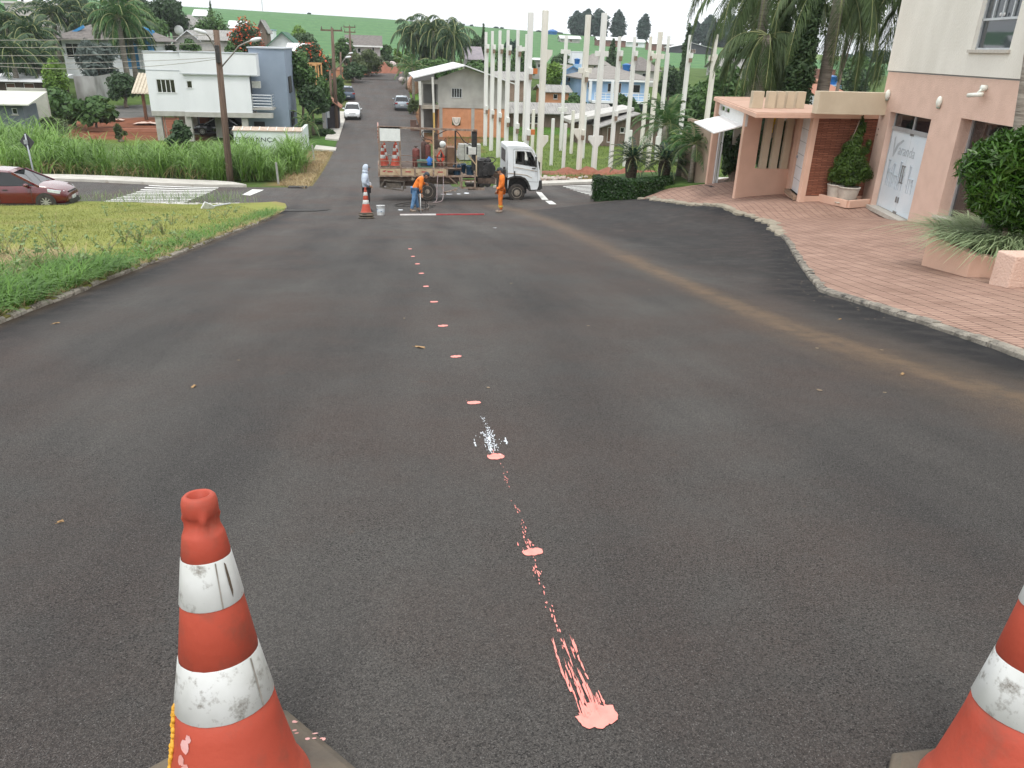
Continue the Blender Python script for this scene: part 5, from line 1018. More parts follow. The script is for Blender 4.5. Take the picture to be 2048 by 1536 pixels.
def text(name,s,h,m,parent,loc,rx=90.0,rz=0.0,depth=.002,shear=0.0,sx=1.0):
 c=bpy.data.curves.new(name,'FONT');c.body=s;c.size=h;c.extrude=depth;c.shear=shear;c.resolution_u=3
 o=bpy.data.objects.new(name+'_c',c);COL.objects.link(o);bpy.context.view_layer.update();me=bpy.data.meshes.new_from_object(o.evaluated_get(bpy.context.evaluated_depsgraph_get()));bpy.data.objects.remove(o);me.materials.clear()
 t=link(name,me,m,parent);t.location=loc;t.rotation_euler=(R(rx),0,R(rz));t.scale=(sx,1,1);return t
 # --- the peach and cream building at the right: local x runs along the front towards the camera, y into the building
FA=R(12);F0=Vector((14.3,22.3,0));bld=thing('commercial_building','two storey building at right with peach ground floor and cream upper floor','building',F0,R(-102))
q=MB();q.panel(0,24,-3.6,1.13,[(.76,3.40,-2.60,.08),(4.92,7.6,-2.10,.23)],0,.36);q.box(0,.3,.36,9,-3.6,1.13);q.box(23.7,24,.36,9,-3.6,1.13);q.box(0,24,8.7,9,-3.6,1.13);q.build('ground_floor_wall',M_PEACH,bld)
q=MB();q.panel(-.03,24.03,1.165,8.2,[(4.63,6.30,1.72,3.75),(9.5,11.2,1.72,3.75)],-.03,.4);q.box(-.03,.3,.37,9,1.165,8.2);q.box(23.7,24.03,.37,9,1.165,8.2);q.box(-.03,24.03,8.7,9.03,1.165,8.2);q.box(-.2,24.2,-.2,9.2,8.2,8.4);q.build('upper_floor_wall',M_OFFW,bld)
q=MB();q.box(-.01,24,.0,8.9,1.13,1.165);q.build('band_joint',mat('joint_grey',(.25,.25,.24)),bld)
q=MB();q.box(0.05,23.9,.362,8.6,-2.70,-2.61);q.build('shop_floor',mat('floor_tile',(.3,.22,.17)),bld);q=MB();q.box(.05,23.9,3.2,3.3,-2.6,1.1);q.box(4.0,4.1,.4,3.2,-2.6,1.1);q.build('inner_wall',mat('inner_wall',(.28,.2,.15),(.2,.15,.12),scale=1),bld)
q=MB();q.box(.05,23.9,.4,8.6,1.0,1.1);q.build('inner_ceiling',MATS['inner_wall'],bld)
for s0,s1 in((.78,2.09),(2.10,3.38)):
 q=MB();q.box(s0,s1,.18,.2,-2.58,-.40);d=q.build('glass_door',M_FILM,bld)
 q=MB();a=s1-.06 if s0<1 else s0+.06
 for z in(-2.58,-.46):q.box(min(a-.05,a+.05),max(a-.05,a+.05),.165,.178,z,z+.06)
 q.box(a-.02,a+.02,.15,.178,-2.28,-2.12);q.build('patch_fitting',mat('fitting',(.3,.3,.3),rough=.4,metal=.6),d)
 q=MB();q.box(a-.012,a+.012,.13,.15,-1.75,-1.25);q.box(a-.01,a+.01,.15,.178,-1.74,-1.71);q.box(a-.01,a+.01,.15,.178,-1.29,-1.26);q.build('handle',MATS['fitting'],d)
q=MB();q.box(.76,3.40,.14,.26,-.40,-.30);q.box(2.06,2.13,.16,.24,-.30,.08);q.box(.76,.80,.16,.24,-2.6,.08);q.box(3.36,3.40,.16,.24,-2.6,.08);q.box(.76,3.4,.16,.24,.05,.08);q.build('door_frame',M_ALU,bld)
for s0,s1 in((.80,2.06),(2.13,3.36)):q=MB();q.box(s0,s1,.19,.2,-.30,.05);q.build('transom_glass',M_GLASS2,bld)
q=MB();q.box(.70,3.46,-.12,.178,-2.70,-2.59);q.build('threshold',M_STONE,bld)
# lettering and the etched picture of chairs on the glass doors
text('lettering','aranda',.42,M_FILMG,bld,(1.42,.176,-1.02),shear=.15,sx=.98)
q=MB();q.add([(1.02,.176,-.62),(1.10,.176,-.55),(1.15,.176,-.95),(1.28,.176,-.75),(1.62,.176,-.60),(1.70,.176,-.63),(1.40,.176,-.80),(1.18,.176,-1.12),(1.12,.176,-1.12)],[(0,8,2,1),(8,7,3,2),(7,6,4,3),(6,5,4)]);q.build('swash',M_FILMG,bld)
q=MB();rg=random.Random(4)
for(cx,s_)in((1.05,1),(1.45,.9),(1.85,1.05),(2.5,1)):
 z=-1.95;q.bar((cx,.176,z),(cx-.05,.176,z+.75*s_),.02,.003);q.bar((cx+.3,.176,z),(cx+.27,.176,z+.4*s_),.02,.003);q.bar((cx-.02,.176,z+.4*s_),(cx+.3,.176,z+.4*s_),.045,.003);q.bar((cx-.05,.176,z+.75*s_),(cx+.08,.176,z+.72*s_),.04,.003);q.bar((cx+.1,.176,z),(cx+.1,.176,z+.4*s_),.015,.003)
 for k in range(3):q.bar((cx-.03+.035*k,.176,z+.42*s_),(cx-.05+.04*k,.176,z+.72*s_),.012,.003)
for k in range(14):x=rg.uniform(.95,2.0)if k<9 else rg.uniform(2.2,3.2);z=rg.uniform(-1.9,-1.3);q.bar((x,.1765,z),(x+rg.uniform(-.2,.2),.1765,z+rg.uniform(-.08,.3)),.014,.003)
cut=[i for i,f in enumerate(q.f)if sum(q.v[k][0]for k in f)/len(f)<2.095]
for sel in(set(cut),set(range(len(q.f)))-set(cut)):q2=MB();q2.v=q.v;q2.f=[q.f[i]for i in sorted(sel)];q2.mi=[0]*len(q2.f);q2.build('etched_picture',M_FILMG,bld)
q=MB();q.box(4.86,7.66,-.09,.3,-2.16,-2.092);q.build('window_sill',M_STONE,bld)
q=MB();q.box(4.95,7.58,.31,.33,-2.1,.22);w=q.build('shop_window',glassmat('shop_glass',(.02,.018,.018),.03,1.0),bld);q=MB();q.box(4.92,4.98,.27,.35,-2.1,.23);q.box(7.54,7.6,.27,.35,-2.1,.23);q.box(4.98,7.54,.27,.35,.19,.23);q.build('frame',M_ALU,w)
for s0 in(4.63,9.5):
 q=MB();q.box(s0,s0+1.67,.10,.12,1.72,3.75);w=q.build('window',M_GLASS,bld);q=MB()
 for z in(1.72,2.34,3.70):q.box(s0,s0+1.67,.06,.14,z,z+.05)
 for k in range(5):x=s0+1.62*k/4;q.box(x,x+.05,.06,.14,2.39 if 0<k<4 else 1.72,3.75)
 q.build('frame',M_ALU,w);q=MB();q.box(s0-.06,s0+1.73,-.09,.1,1.66,1.728);q.build('sill',M_STONE,w)
 q=MB()
 for x in(s0+.78,s0+.94):q.ball((x,.05,2.45),(.022,.022,.04),6,4)
 q.build('latch',mat('latch',(.7,.7,.7)),w)
M_LAMPW=mat('lamp_white',(.68,.7,.62),(.75,.77,.72),rough=.4,scale=8)
for s_,lab in((.43,'a'),(3.71,'b')):
 q=MB();q.ball((s_,-.05,.52),(.085,.07,.14),12,8);l_=q.build('wall_light',M_LAMPW,bld,smooth=True);q=MB();q.ball((s_,-.045,.385),(.05,.05,.03),8,6);q.build('fitting',mat('lamp_base',(.25,.3,.25)),l_)
q=MB();q.tube([(5.72,.0,.93),(5.72,-.12,.93)],.07,10);q.tube([(5.72,-.1,.9),(5.70,-.16,.82)],.03,8);q.tube([(5.85,-.12,.80),(5.50,-.26,.76)],.05,10);q.build('security_camera',M_LAMPW,bld,smooth=True)
q=MB()
for z in(-.62,-.46):q.ball((.16,-.005,z),(.022,.012,.03),8,6)
q.build('wall_plug',mat('plug',(.2,.13,.1)),bld);q=MB();q.tube([(.12,-.005,-1.0-.55),(.12,-.06,-1.55),(.2,-.09,-1.57)],.012,6);q.build('tap',M_RUST2,bld)
# --- gatehouse between the building and the garden
P1,P2,P3=Vector((11.15,24.59,0)),Vector((12.95,24.62,0)),Vector((12.31,22.5,0));GZ=-.2
gate=thing('gatehouse','low peach gatehouse with flat roof, beige fins and open garage door','gatehouse',(0,0,0))
A,B,C_=atz(1511,236,GZ),atz(1759,238,GZ)+Vector((.2,.02,0)),atz(1427,201,GZ)
roofp=[(A.x,A.y),(B.x,B.y),(B.x+.4,B.y+3.2),(14.2,26.3),(14.6,C_.y+.3),(C_.x,C_.y)]
q=MB();q.prism(roofp,GZ,GZ+.13,'z');q.build('roof_slab',M_PEACHS,gate,bevel=.01)
q=MB();q.prism([(p[0]+(.04 if i in(0,5)else 0),p[1]+.03*(i<2))for i,p in enumerate(roofp)],GZ+.131,GZ+.15,'z');q.build('roof_top',mat('roof_tile_peach',(.50,.32,.24),(.42,.27,.2),rough=.8,scale=1.5),gate)
def wallseg(name,a,b,z0,z1,holes,m,th=.16,parent=None,out=None):
 d=(b-a).to_2d();L_=d.length;q=MB();q.panel(0,L_,z0,z1,holes,0,th);rz=math.atan2(d.y,d.x);q.xf(Matrix.Translation((a.x,a.y,0))@Matrix.Rotation(rz,4,'Z'));return q.build(name,m,parent or gate)
def loc(a,b,s,dy,z):d=(b-a).to_2d().normalized();return Vector((a.x+d.x*s-d.y*dy,a.y+d.y*s+d.x*dy,z))
L12=(P2-P1).length
wallseg('slot_wall',P1,P2,-3.4,GZ,[(.58,L12-.02,-1.98,GZ-.02)],M_PEACHS,.16)
for k in range(3):
 s0=.58+.16+k*.375;q=MB();q.box(s0,s0+.235,-.02,.13,-1.98,GZ-.02);q.xf(Matrix.Translation((P1.x,P1.y,0))@Matrix.Rotation(math.atan2((P2-P1).y,(P2-P1).x),4,'Z'));q.build('fin',M_BEIGE,gate,bevel=.008)
d_=(P3-P2).to_2d();L23=d_.length
q=MB();q.panel(0,L23,-3.4,GZ,[(.55,L23-.22,-2.55,-.24)],0,.16);q.xf(Matrix.Translation((P2.x,P2.y,0))@Matrix.Rotation(math.atan2(d_.y,d_.x),4,'Z'));q.build('door_wall',M_PEACHS,gate)
q=MB();q.box(.55,L23-.22,.08,.12,-2.55,-.24);q.xf(Matrix.Translation((P2.x,P2.y,0))@Matrix.Rotation(math.atan2(d_.y,d_.x),4,'Z'));dr=q.build('door',mat('white_door',(.74,.73,.74),(.68,.67,.68),rough=.5,scale=3),gate)
q=MB()
for k in range(1,6):z=-2.55+k*2.31/6;q.box(.55,L23-.22,.072,.0795,z,z+.014)
q.ball((.68,.05,-1.5),(.02,.03,.05),8,6);q.xf(Matrix.Translation((P2.x,P2.y,0))@Matrix.Rotation(math.atan2(d_.y,d_.x),4,'Z'));q.build('door_groove',mat('groove',(.35,.34,.35)),dr)
q=MB();q.box(.5,L23-.18,-.14,.1,-2.66,-2.55);q.xf(Matrix.Translation((P2.x,P2.y,0))@Matrix.Rotation(math.atan2(d_.y,d_.x),4,'Z'));q.build('door_step',mat('step_brown',(.3,.2,.14),(.22,.15,.1),scale=9),gate)
M_BRK=bpy.data.materials.new('split_brick');M_BRK.use_nodes=True;n=M_BRK.node_tree;bs=n.nodes['Principled BSDF'];lk=n.links.new
tcn=n.nodes.new('ShaderNodeTexCoord');mp=n.nodes.new('ShaderNodeMapping');mp.inputs['Rotation'].default_value=(R(90),0,0);lk(tcn.outputs['Object'],mp.inputs[0]);br=n.nodes.new('ShaderNodeTexBrick');br.inputs['Scale'].default_value=1;br.inputs['Brick Width'].default_value=.34;br.inputs['Row Height'].default_value=.045;br.inputs['Mortar Size'].default_value=.006;br.inputs['Color1'].default_value=(.34,.13,.075,1);br.inputs['Color2'].default_value=(.22,.075,.04,1);br.inputs['Mortar'].default_value=(.06,.022,.015,1);br.offset_frequency=2
nz=n.nodes.new('ShaderNodeTexNoise');nz.inputs['Scale'].default_value=7;nz.inputs['Detail'].default_value=6;lk(tcn.outputs['Object'],nz.inputs['Vector']);ad=n.nodes.new('ShaderNodeMix');ad.data_type='VECTOR';ad.inputs[0].default_value=.05;lk(mp.outputs[0],ad.inputs[4]);lk(nz.outputs['Color'],ad.inputs[5]);lk(ad.outputs[1],br.inputs['Vector']);lk(br.outputs[0],bs.inputs['Base Color']);bs.inputs['Roughness'].default_value=.9
bp=n.nodes.new('ShaderNodeBump');bp.inputs['Strength'].default_value=1;bp.inputs['Distance'].default_value=.03;bp.invert=True;lk(br.outputs['Fac'],bp.inputs['Height']);lk(bp.outputs[0],bs.inputs['Normal'])
P4=Vector((14.6,22.56,0));wallseg('brick_wall',P3+Vector((.17,.02,0)),P4,-2.50,GZ,[],M_BRK,.2);wallseg('wall_base',P3+Vector((.16,-.02,0)),P4,-3.4,-2.505,[],M_PEACHS,.24);q=MB();q.box(-.09,.09,-.09,.09,-3.4,GZ-.003);q.xf(Matrix.Translation((P3.x+.07,P3.y+.03,0)));q.build('corner_post',M_PEACHS,gate,bevel=.008)
for u0,u1 in((1503,1526),(1533,1550),(1552,1568),(1571,1587),(1591,1609)):
 a,b=atz(u0,217,GZ+.15),atz(u1,217,GZ+.15);q=MB();q.box(.03,b.x-a.x-.045,0,.2,0,.50);q.xf(Matrix.Translation((a.x,(a.y+b.y)/2,GZ+.15)));q.build('parapet_block',M_BEIGE,gate,bevel=.008)
a,b=atz(1633,228,GZ+.15),atz(1764,229,GZ+.15);q=MB();q.box(a.x,b.x,a.y-.0,a.y+.3,GZ+.15,GZ+.15+.62);q.build('parapet_wall',M_BEIGE,gate,bevel=.01)
# garage opening along the left side: posts, lintel, tilted white door
Q0=Vector((12.45,29.9,0));Q1=P1+Vector((.0,.0,0));dg=(Q1-Q0).to_2d().normalized()
for p_ in(Q0,):q=MB();q.box(-.11,.11,-.3,.12,-3.8,GZ);q.xf(Matrix.Translation((p_.x,p_.y,0))@Matrix.Rotation(R(-15),4,'Z'));q.build('garage_post',M_PEACHS,gate,bevel=.01)
M_WSTEEL=mat('white_steel',(.76,.77,.77),(.7,.71,.71),rough=.4,scale=3)
q=MB();a=Q0+Vector((.08,-.34,0));q.box(-.04,.04,-.06,.06,-3.6,GZ-.32);q.xf(Matrix.Translation((a.x,a.y,0)));q.box(a.x+.09,a.x+.12,a.y-.12,a.y+.04,-3.6,GZ-.32);q.build('door_track',M_WSTEEL,gate)
q=MB();q.panel(0,(Q1-Q0).length,GZ-.46,GZ-.003,[(.6,1.5,GZ-.28,GZ-.12),(1.6,2.5,GZ-.28,GZ-.12)],0,.08);q.xf(Matrix.Translation((Q0.x,Q0.y,0))@Matrix.Rotation(math.atan2(dg.y,dg.x),4,'Z'));q.build('lintel',M_WSTEEL,gate)
i0,i1,o0,o1=at(1446,232.5,28.9),at(1489,252.5,24.9),at(1388,246,29.0),at(1427,268,25.0);q=MB();up_=Vector((0,0,.05));q.add([i0,i1,o1,o0,i0+up_,i1+up_,o1+up_,o0+up_],[(0,1,2,3),(7,6,5,4),(0,4,5,1),(1,5,6,2),(2,6,7,3),(3,7,4,0)]);q.build('garage_door',mat('white_door_panel',(.80,.81,.81),rough=.4),gate,bevel=.006)
q=MB();a=Q0+Vector((.55,-.55,0));q.box(a.x-.01,a.x+.28,a.y,a.y+.06,-1.75,-1.15);q.build('counterweight',mat('grey_box',(.5,.5,.46)),gate,bevel=.01);q=MB()
for k in(.05,.2):q.tube([(a.x+k,a.y+.03,-1.15),(a.x+k,a.y+.03,GZ-.3)],.012,5)
q.build('cable',M_BLKP,gate)
q=MB();q.box(0,.18,0,3.2,-4,GZ-.9);q.xf(Matrix.Translation((Q0.x+.02,Q0.y+.12,0))@Matrix.Rotation(R(-2),4,'Z'));wl=q.build('garden_wall',mat('tan_wall',(.34,.26,.19),(.27,.2,.15),rough=.95,scale=1.5,bump=.3),None);tag(wl,'plain tan garden wall running back beside the open garage','wall')
q=MB();q.box(15.6,15.8,24.9,30.5,-3.6,GZ-.01);q.build('back_wall',mat('dim_wall',(.2,.16,.12),(.14,.11,.08),scale=2),gate)
# low planter with two potted junipers at the brick wall
t=thing('low_planter','low peach kerbed bed with white pebbles below the brick wall','planter',(0,0,0));q=MB();a,b,c_=Vector((13.02,22.55,0)),Vector((13.32,21.45,0)),Vector((14.25,21.75,0))
for s,e in((a,b),(b,c_)):q.bar((s.x,s.y,-2.56),(e.x,e.y,-2.56),.12,.22)
q.build('kerb',M_PEACHS,t,bevel=.01);q=MB();rg=random.Random(3)
for k in range(260):
 f,g_=rg.random(),rg.random();x=13.1+f*1.1;y=21.65+g_*.85;s=rg.uniform(.02,.045);q.ball((x,y,-2.56),(s,s,s*.7),5,4)
q.build('pebbles',mat('pebbles',(.6,.55,.46),(.4,.35,.3),scale=30),t)
# --- far houses: front wall facing the camera at depth y, boxes from photo pixels
def house(name,label,u0,u1,vt,vb,y,dep,wm,roof,rm,wins=(),doors=(),oh=.45,cat='house',low=2.5,group=None,rise_=1.6,trimm=None,th=.09,fm=None,bars=0,gm=None):
 a,b,c_=at(u0,vt,y),at(u1,vt,y),at((u0+u1)/2,vb,y);x0,x1,z1,z0=a.x,b.x,(a.z+b.z)/2,c_.z;w=x1-x0
 t=thing(name,label,cat,((x0+x1)/2,y,z0),group=group);hw=w/2;H=z1-z0
 def rect(p):A_,B_=at(p[0],p[1],y),at(p[2],p[3],y);return(A_.x-t.location.x,B_.x-t.location.x,B_.z-z0,A_.z-z0)
 hs_=[rect(p)for p in wins]+[rect(p)for p in doors];hs_=[(max(-hw+.1,h[0]),min(hw-.1,h[1]),h[2],min(H-.05,h[3]))for h in hs_]
 q=MB();q.panel(-hw,hw,-low,H,hs_,0,.2);q.box(-hw,-hw+.2,.2,dep,-low,H);q.box(hw-.2,hw,.2,dep,-low,H);q.box(-hw+.2,hw-.2,dep-.2,dep,-low,H)
 if roof=='gy':q.prism([(-hw,H),(hw,H),(0,H+rise_)],.0,dep,'y')
 if roof=='gx':
  for sx in(-hw,hw-.2):q.prism([(0,H),(dep,H),(dep/2,H+rise_)],sx,sx+.2,'x')
 wo_=q.build('wall',wm,t)
 if len(wins)+len(doors):q=MB();q.box(-hw+.25,hw-.25,min(dep-.4,1.2),min(dep-.3,1.3),0,H-.05);q.build('inner_wall',mat('dark_room',(.05,.05,.05)),t)
 for i,h in enumerate(hs_):
  q=MB();q.box(h[0],h[1],.09,.11,h[2],h[3]);pane=q.build('window' if i<len(wins)else 'door',(gm or M_GLASS2)if i<len(wins)else mat('brown_door',(.12,.06,.035)),t);q=MB();f=.05
  q.box(h[0],h[1],.05,.085,h[3]-f,h[3]);q.box(h[0],h[1],.05,.085,h[2],h[2]+f)
  nb=max(2,bars or int((h[1]-h[0])/.55)+1)
  for k in range(nb):x=h[0]+(h[1]-h[0]-f)*k/(nb-1);q.box(x,x+f,.052,.087,h[2]+f,h[3]-f)
  q.build('frame',fm or M_WSTEEL,pane)
  if i<len(wins):q=MB();q.box(h[0]-.06,h[1]+.06,-.06,.05,h[2]-.07,h[2]-.003);q.build('sill',M_STONE,pane)
 q=MB()
 def slab(P,thk=th):
  n_=(P[1]-P[0]).cross(P[2]-P[0]).normalized();n_=n_ if n_.z>0 else-n_;q.add(list(P)+[p-n_*thk for p in P],[(0,1,2,3),(7,6,5,4),(0,4,5,1),(1,5,6,2),(2,6,7,3),(3,7,4,0)]if len(P)==4 else[(0,1,2),(5,4,3),(0,3,4,1),(1,4,5,2),(2,5,3,0)])
 V_=Vector;e=th+.03
 if roof=='gx':
  sl_=rise_/(dep/2)
  slab([V_((-hw-oh,-oh,H-oh*sl_+e)),V_((hw+oh,-oh,H-oh*sl_+e)),V_((hw+oh,dep/2,H+rise_+e)),V_((-hw-oh,dep/2,H+rise_+e))]);slab([V_((-hw-oh,dep+oh,H-oh*sl_+e)),V_((hw+oh,dep+oh,H-oh*sl_+e)),V_((hw+oh,dep/2,H+rise_+e)),V_((-hw-oh,dep/2,H+rise_+e))])
 elif roof=='gy':
  sl_=rise_/hw
  for s in(-1,1):slab([V_((s*(hw+oh),-oh,H-oh*sl_+e)),V_((s*(hw+oh),dep+oh,H-oh*sl_+e)),V_((0,dep+oh,H+rise_+e)),V_((0,-oh,H+rise_+e))])
 elif roof=='hip':
  rl=max(.2,hw-dep/2);k=[V_((-hw-oh,-oh,H+e-.1)),V_((hw+oh,-oh,H+e-.1)),V_((hw+oh,dep+oh,H+e-.1)),V_((-hw-oh,dep+oh,H+e-.1))];r0,r1=V_((-rl,dep/2,H+rise_+e)),V_((rl,dep/2,H+rise_+e));slab([k[0],k[1],r1,r0]);slab([k[2],k[3],r0,r1]);slab([k[1],k[2],r1]);slab([k[3],k[0],r0])
 elif roof=='mono':slab([V_((-hw-oh,-oh,H+e)),V_((hw+oh,-oh,H+e)),V_((hw+oh,dep+oh,H+rise_+e)),V_((-hw-oh,dep+oh,H+rise_+e))])
 elif roof=='flat':q.box(-hw-oh,hw+oh,-oh,dep+oh,H+.005,H+th+.01)
 ro=q.build('roof',rm,t)
 if trimm:
  q=MB()
  if roof=='gy':
   for s in(-1,1):q.bar((s*(hw+oh),-oh-.04,H-oh*sl_+e-.1),(0,-oh-.04,H+rise_+e-.1),.08,.24,up=(0,1,0))
  else:q.box(-hw-oh-.03,hw+oh+.03,-oh-.06,-oh-.005,H-.16 if roof!='gx' else H-oh*sl_-.12,H+.06 if roof!='gx' else H-oh*sl_+.12)
  q.build('fascia',trimm,ro)
 return t
M_FIB=mat('fibre_cement_roof',(.24,.235,.225),(.34,.33,.31),rough=.95,scale=1.2,detail=8,stretch=(6,.5,1),dirt=((.09,.085,.08),1.5,.5,.75));M_TILEG=mat('grey_tiles',(.20,.185,.17),(.27,.25,.23),rough=.95,scale=2,stretch=(1,4,1));M_TILER=mat('red_tiles',(.27,.12,.075),(.36,.17,.11),rough=.95,scale=3,stretch=(1,4,1));M_TILEK=mat('dark_roof',(.12,.11,.10),(.18,.16,.15),rough=.9,scale=3)
M_ZINC=mat('white_metal_roof',(.70,.71,.72),(.6,.61,.62),rough=.5,scale=1.5);M_WALLW=mat('white_wall',(.72,.74,.76),(.66,.68,.70),rough=.9,scale=.8,stretch=(1,1,.4));M_WALLB=mat('light_blue_wall',(.36,.53,.74),(.30,.46,.67),rough=.9,scale=1);M_WALLG=mat('grey_wall',(.42,.415,.39),(.31,.305,.285),rough=.95,scale=.8,detail=8);M_BRICK=mat('orange_brick',(.55,.26,.14),(.46,.21,.11),rough=.95,scale=2,detail=8,bump=.4,bscale=14);M_WOODG=mat('weathered_boards',(.20,.15,.12),(.12,.085,.065),rough=.95,scale=3,detail=8,stretch=(5,5,.3));M_BLUEP=mat('bright_blue_trim',(.05,.26,.52),(.04,.22,.46),rough=.6,scale=2)
# white and blue two-storey house on stilts (left)
y=71.0;a,b=at(287,102,y),at(512,112,y);zt,zb=at(400,108,y).z,at(430,221,y).z;gzr=gz(-14,73)
x0,x1=at(292,150,y).x,at(500,160,y).x;xm=at(362,150,y).x
wh=thing('stilt_house','white two storey house on concrete stilts with a tall blue-grey stair block','house',((x0+x1)/2,y,gzr));ox,oz=wh.location.x,gzr
def hp(u,v,yy=y):p=at(u,v,yy);return(p.x-ox,p.z-oz)
w1=hp(311,158);w1b=hp(352,185);w2=hp(374,161);w2b=hp(387,175);ZT,ZB=zt-oz,zb-oz;X0,X1,XM=x0-ox,x1-ox,xm-ox
q=MB();q.panel(X0,XM,ZB-.12,ZT+.05,[(w1[0],w1b[0],w1b[1],w1[1])],0,.25);q.panel(XM+.002,X1,ZB-.12,ZT,[(w2[0],w2b[0],w2b[1],w2[1])],-.35,.25);q.box(X0,X0+.25,.25,9,ZB-.12,ZT+.05);q.box(X0,X1,8.8,9,ZB,ZT);q.box(XM,XM+.2,-.1,.0,ZB,ZT);q.box(X0+.25,X1,.3,8.8,ZT-.5,ZT-.3);q.build('upper_wall',M_WALLW,wh)
for h,nb in(((w1[0],w1b[0],w1b[1],w1[1]),5),((w2[0],w2b[0],w2b[1],w2[1]),2)):
 yy=0 if nb==5 else-.35;q=MB();q.box(h[0],h[1],yy+.1,yy+.12,h[2],h[3]);pn=q.build('window',M_GLASS2,wh);q=MB()
 for k in range(nb):x=h[0]+(h[1]-h[0]-.05)*k/(nb-1);q.box(x,x+.05,yy+.05,yy+.09,h[2],h[3])
 q.box(h[0],h[1],yy+.04,yy+.088,h[3]-.05,h[3]);q.box(h[0]-.05,h[1]+.05,yy-.05,yy+.08,h[2]-.06,h[2]);q.build('frame',M_WSTEEL,pn)
XR=hp(513,112)[0];zc=hp(512,152)[1];q=MB();q.box(XM+.2,XR,-.55,-.352,zc,ZT+.12);q.box(X1-.3,XR,-.35,1.0,zc,ZT+.12);q.build('parapet_band',M_WALLW,wh)
q=MB();q.box(X0-.02,XM,-.03,-.003,hp(330,141)[1],hp(330,141)[1]+.05);q.box(XM,XR,-.58,-.553,hp(450,149)[1],hp(450,149)[1]+.04);q.box(X0-.05,XM,-.06,1,ZT+.055,ZT+.12);q.box(XM,XR+.04,-.6,1.0,ZT+.125,ZT+.19);q.build('flashing',mat('flashing',(.42,.45,.48)),wh)
q=MB();q.box(X0,XM,-.03,.5,ZB-.5,ZB-.12);q.box(XM,X1+1.6,-.40,.3,ZB-.5,ZB-.12);q.box(X0,X1,.5,8.8,ZB-.3,ZB-.125);q.build('floor_beam',mat('bare_concrete',(.42,.41,.38),(.34,.33,.3),rough=.95,scale=2),wh)
for u,dy in((316,.1),(378,-.25),(425,2.2),(490,-.2),(341,4),(366,4.2)):
 x=hp(u,240)[0];q=MB();q.box(x-.25,x+.25,dy,dy+.45,-1.2,ZB-.5);q.build('pillar',MATS['bare_concrete'],wh)
YB=2.2;bx0,bx1=at(502,160,y+YB).x-ox,at(576,200,y+YB).x-ox;zs=at(530,97,y+YB).z-oz
q=MB();q.box(bx0,bx1,YB,9,-1.5,zs);q.box(bx0-.9,bx0,YB,YB+.2,-1.5,ZB+.6);q.build('stair_block',mat('blue_grey_wall',(.215,.265,.335),(.245,.30,.375),rough=.9,scale=.7),wh)
q=MB();q.box(bx0-.1,bx1+.1,YB-.1,9.1,zs,zs+.1);q.build('stair_cap',MATS['flashing'],wh)
for v0,v1 in((152,184),(221,248)):z0_,z1_=at(580,v1,y+5).z-oz,at(580,v0,y+5).z-oz;q=MB();q.box(bx1-.02,bx1+.1,3.5,5.5,z0_,z1_);q.build('side_window',M_BLKP,wh)
q=MB();A_=at(508,243,y+YB);q.box(A_.x-ox,A_.x-ox+.9,YB-.05,YB-.001,-.5,A_.z-oz);q.build('dark_doorway',M_BLK,wh)
bz=hp(500,216)[1];q=MB();q.box(X1,X1+1.7,-.2,1.6,bz-.12,bz);bal=q.build('balcony',MATS['bare_concrete'],wh);q=MB()
for k in range(5):z=bz+.12+k*.23;q.tube([(X1,-.15,z),(X1+1.6,-.15,z)],.022,6);q.tube([(X1+1.6,-.15,z),(X1+1.6,1.5,z)],.022,6)
for x in(X1+.05,X1+1.6):q.tube([(x,-.15,bz),(x,-.15,bz+1.1)],.03,6)
q.build('railing',M_ALU,bal);q=MB();A_=hp(500,165);q.box(A_[0]+.05,A_[0]+.75,.4,.8,A_[1]-.45,A_[1]+.1);q.build('air_conditioner',MATS['control_box'],wh,bevel=.03)
q=MB();q.tube([(hp(322,222)[0],.7,ZB-.5),(hp(328,255)[0],.7,-.8)],.05,6);q.build('downpipe',mat('pale_pipe',(.6,.48,.4)),wh)
q=MB();q.box(hp(349,230)[0],hp(420,230)[0]+4,6.5,6.7,-1.2,ZB-.3);lw=q.build('lower_wall',mat('lavender_wall',(.33,.38,.52),(.28,.33,.46),scale=1),wh)
q=MB();A_=at(397,225,y+6.4);q.box(A_.x-ox,A_.x-ox+1.3,6.42,6.49,-.8,1.4);q.build('door',mat('orange_door',(.28,.10,.04),(.22,.08,.03),scale=4),lw);q=MB();q.box(hp(385,230)[0],hp(385,230)[0]+.7,6.42,6.49,-.8,1.4);q.build('window',M_GLASS2,lw)
tt=parked('black car parked under the white stilt house',437,270,74.5,R(176),M_CB,SED,SG,(-1.3,1.28),1.7);tt.rotation_euler=(0,0,R(176));p=at(440,262,74.5);tt.location=(p.x,74.5,gz(p.x,74.5)+.05);tt['group']='cars';del tt['group']
# white boundary wall with lettering, in front of the house
y=63.5;a,b=at(466,259,y),at(603,266,y);t=thing('boundary_wall','white boundary wall with tiled coping and black lettering behind the cane grass','wall',(a.x,y,gz(a.x,y)));wl_=b.x-a.x;hz=(a.z+b.z)/2-t.location.z
q=MB();q.box(0,wl_,0,.25,-.5,hz);q.box(wl_-.25,wl_,.25,6,-.5,hz);q.build('wall',mat('stained_white_wall',(.62,.70,.66),(.55,.62,.58),rough=.95,scale=1,dirt=((.3,.33,.3),2,.6,.8)),t)
q=MB();q.prism([(-.08,hz),(-.08,hz+.06),(.75,hz+.25),(.75,hz+.19)],-.08,wl_+.08,'x');q.build('coping',mat('coping_tile',(.40,.30,.23),(.5,.42,.35),rough=.9,scale=3),t)
q=MB()
for k in range(9):x=wl_*k/8;q.prism([(-.09,hz+.065),(-.09,hz+.08),(.755,hz+.275),(.755,hz+.255)],x-.03,x+.03,'x')
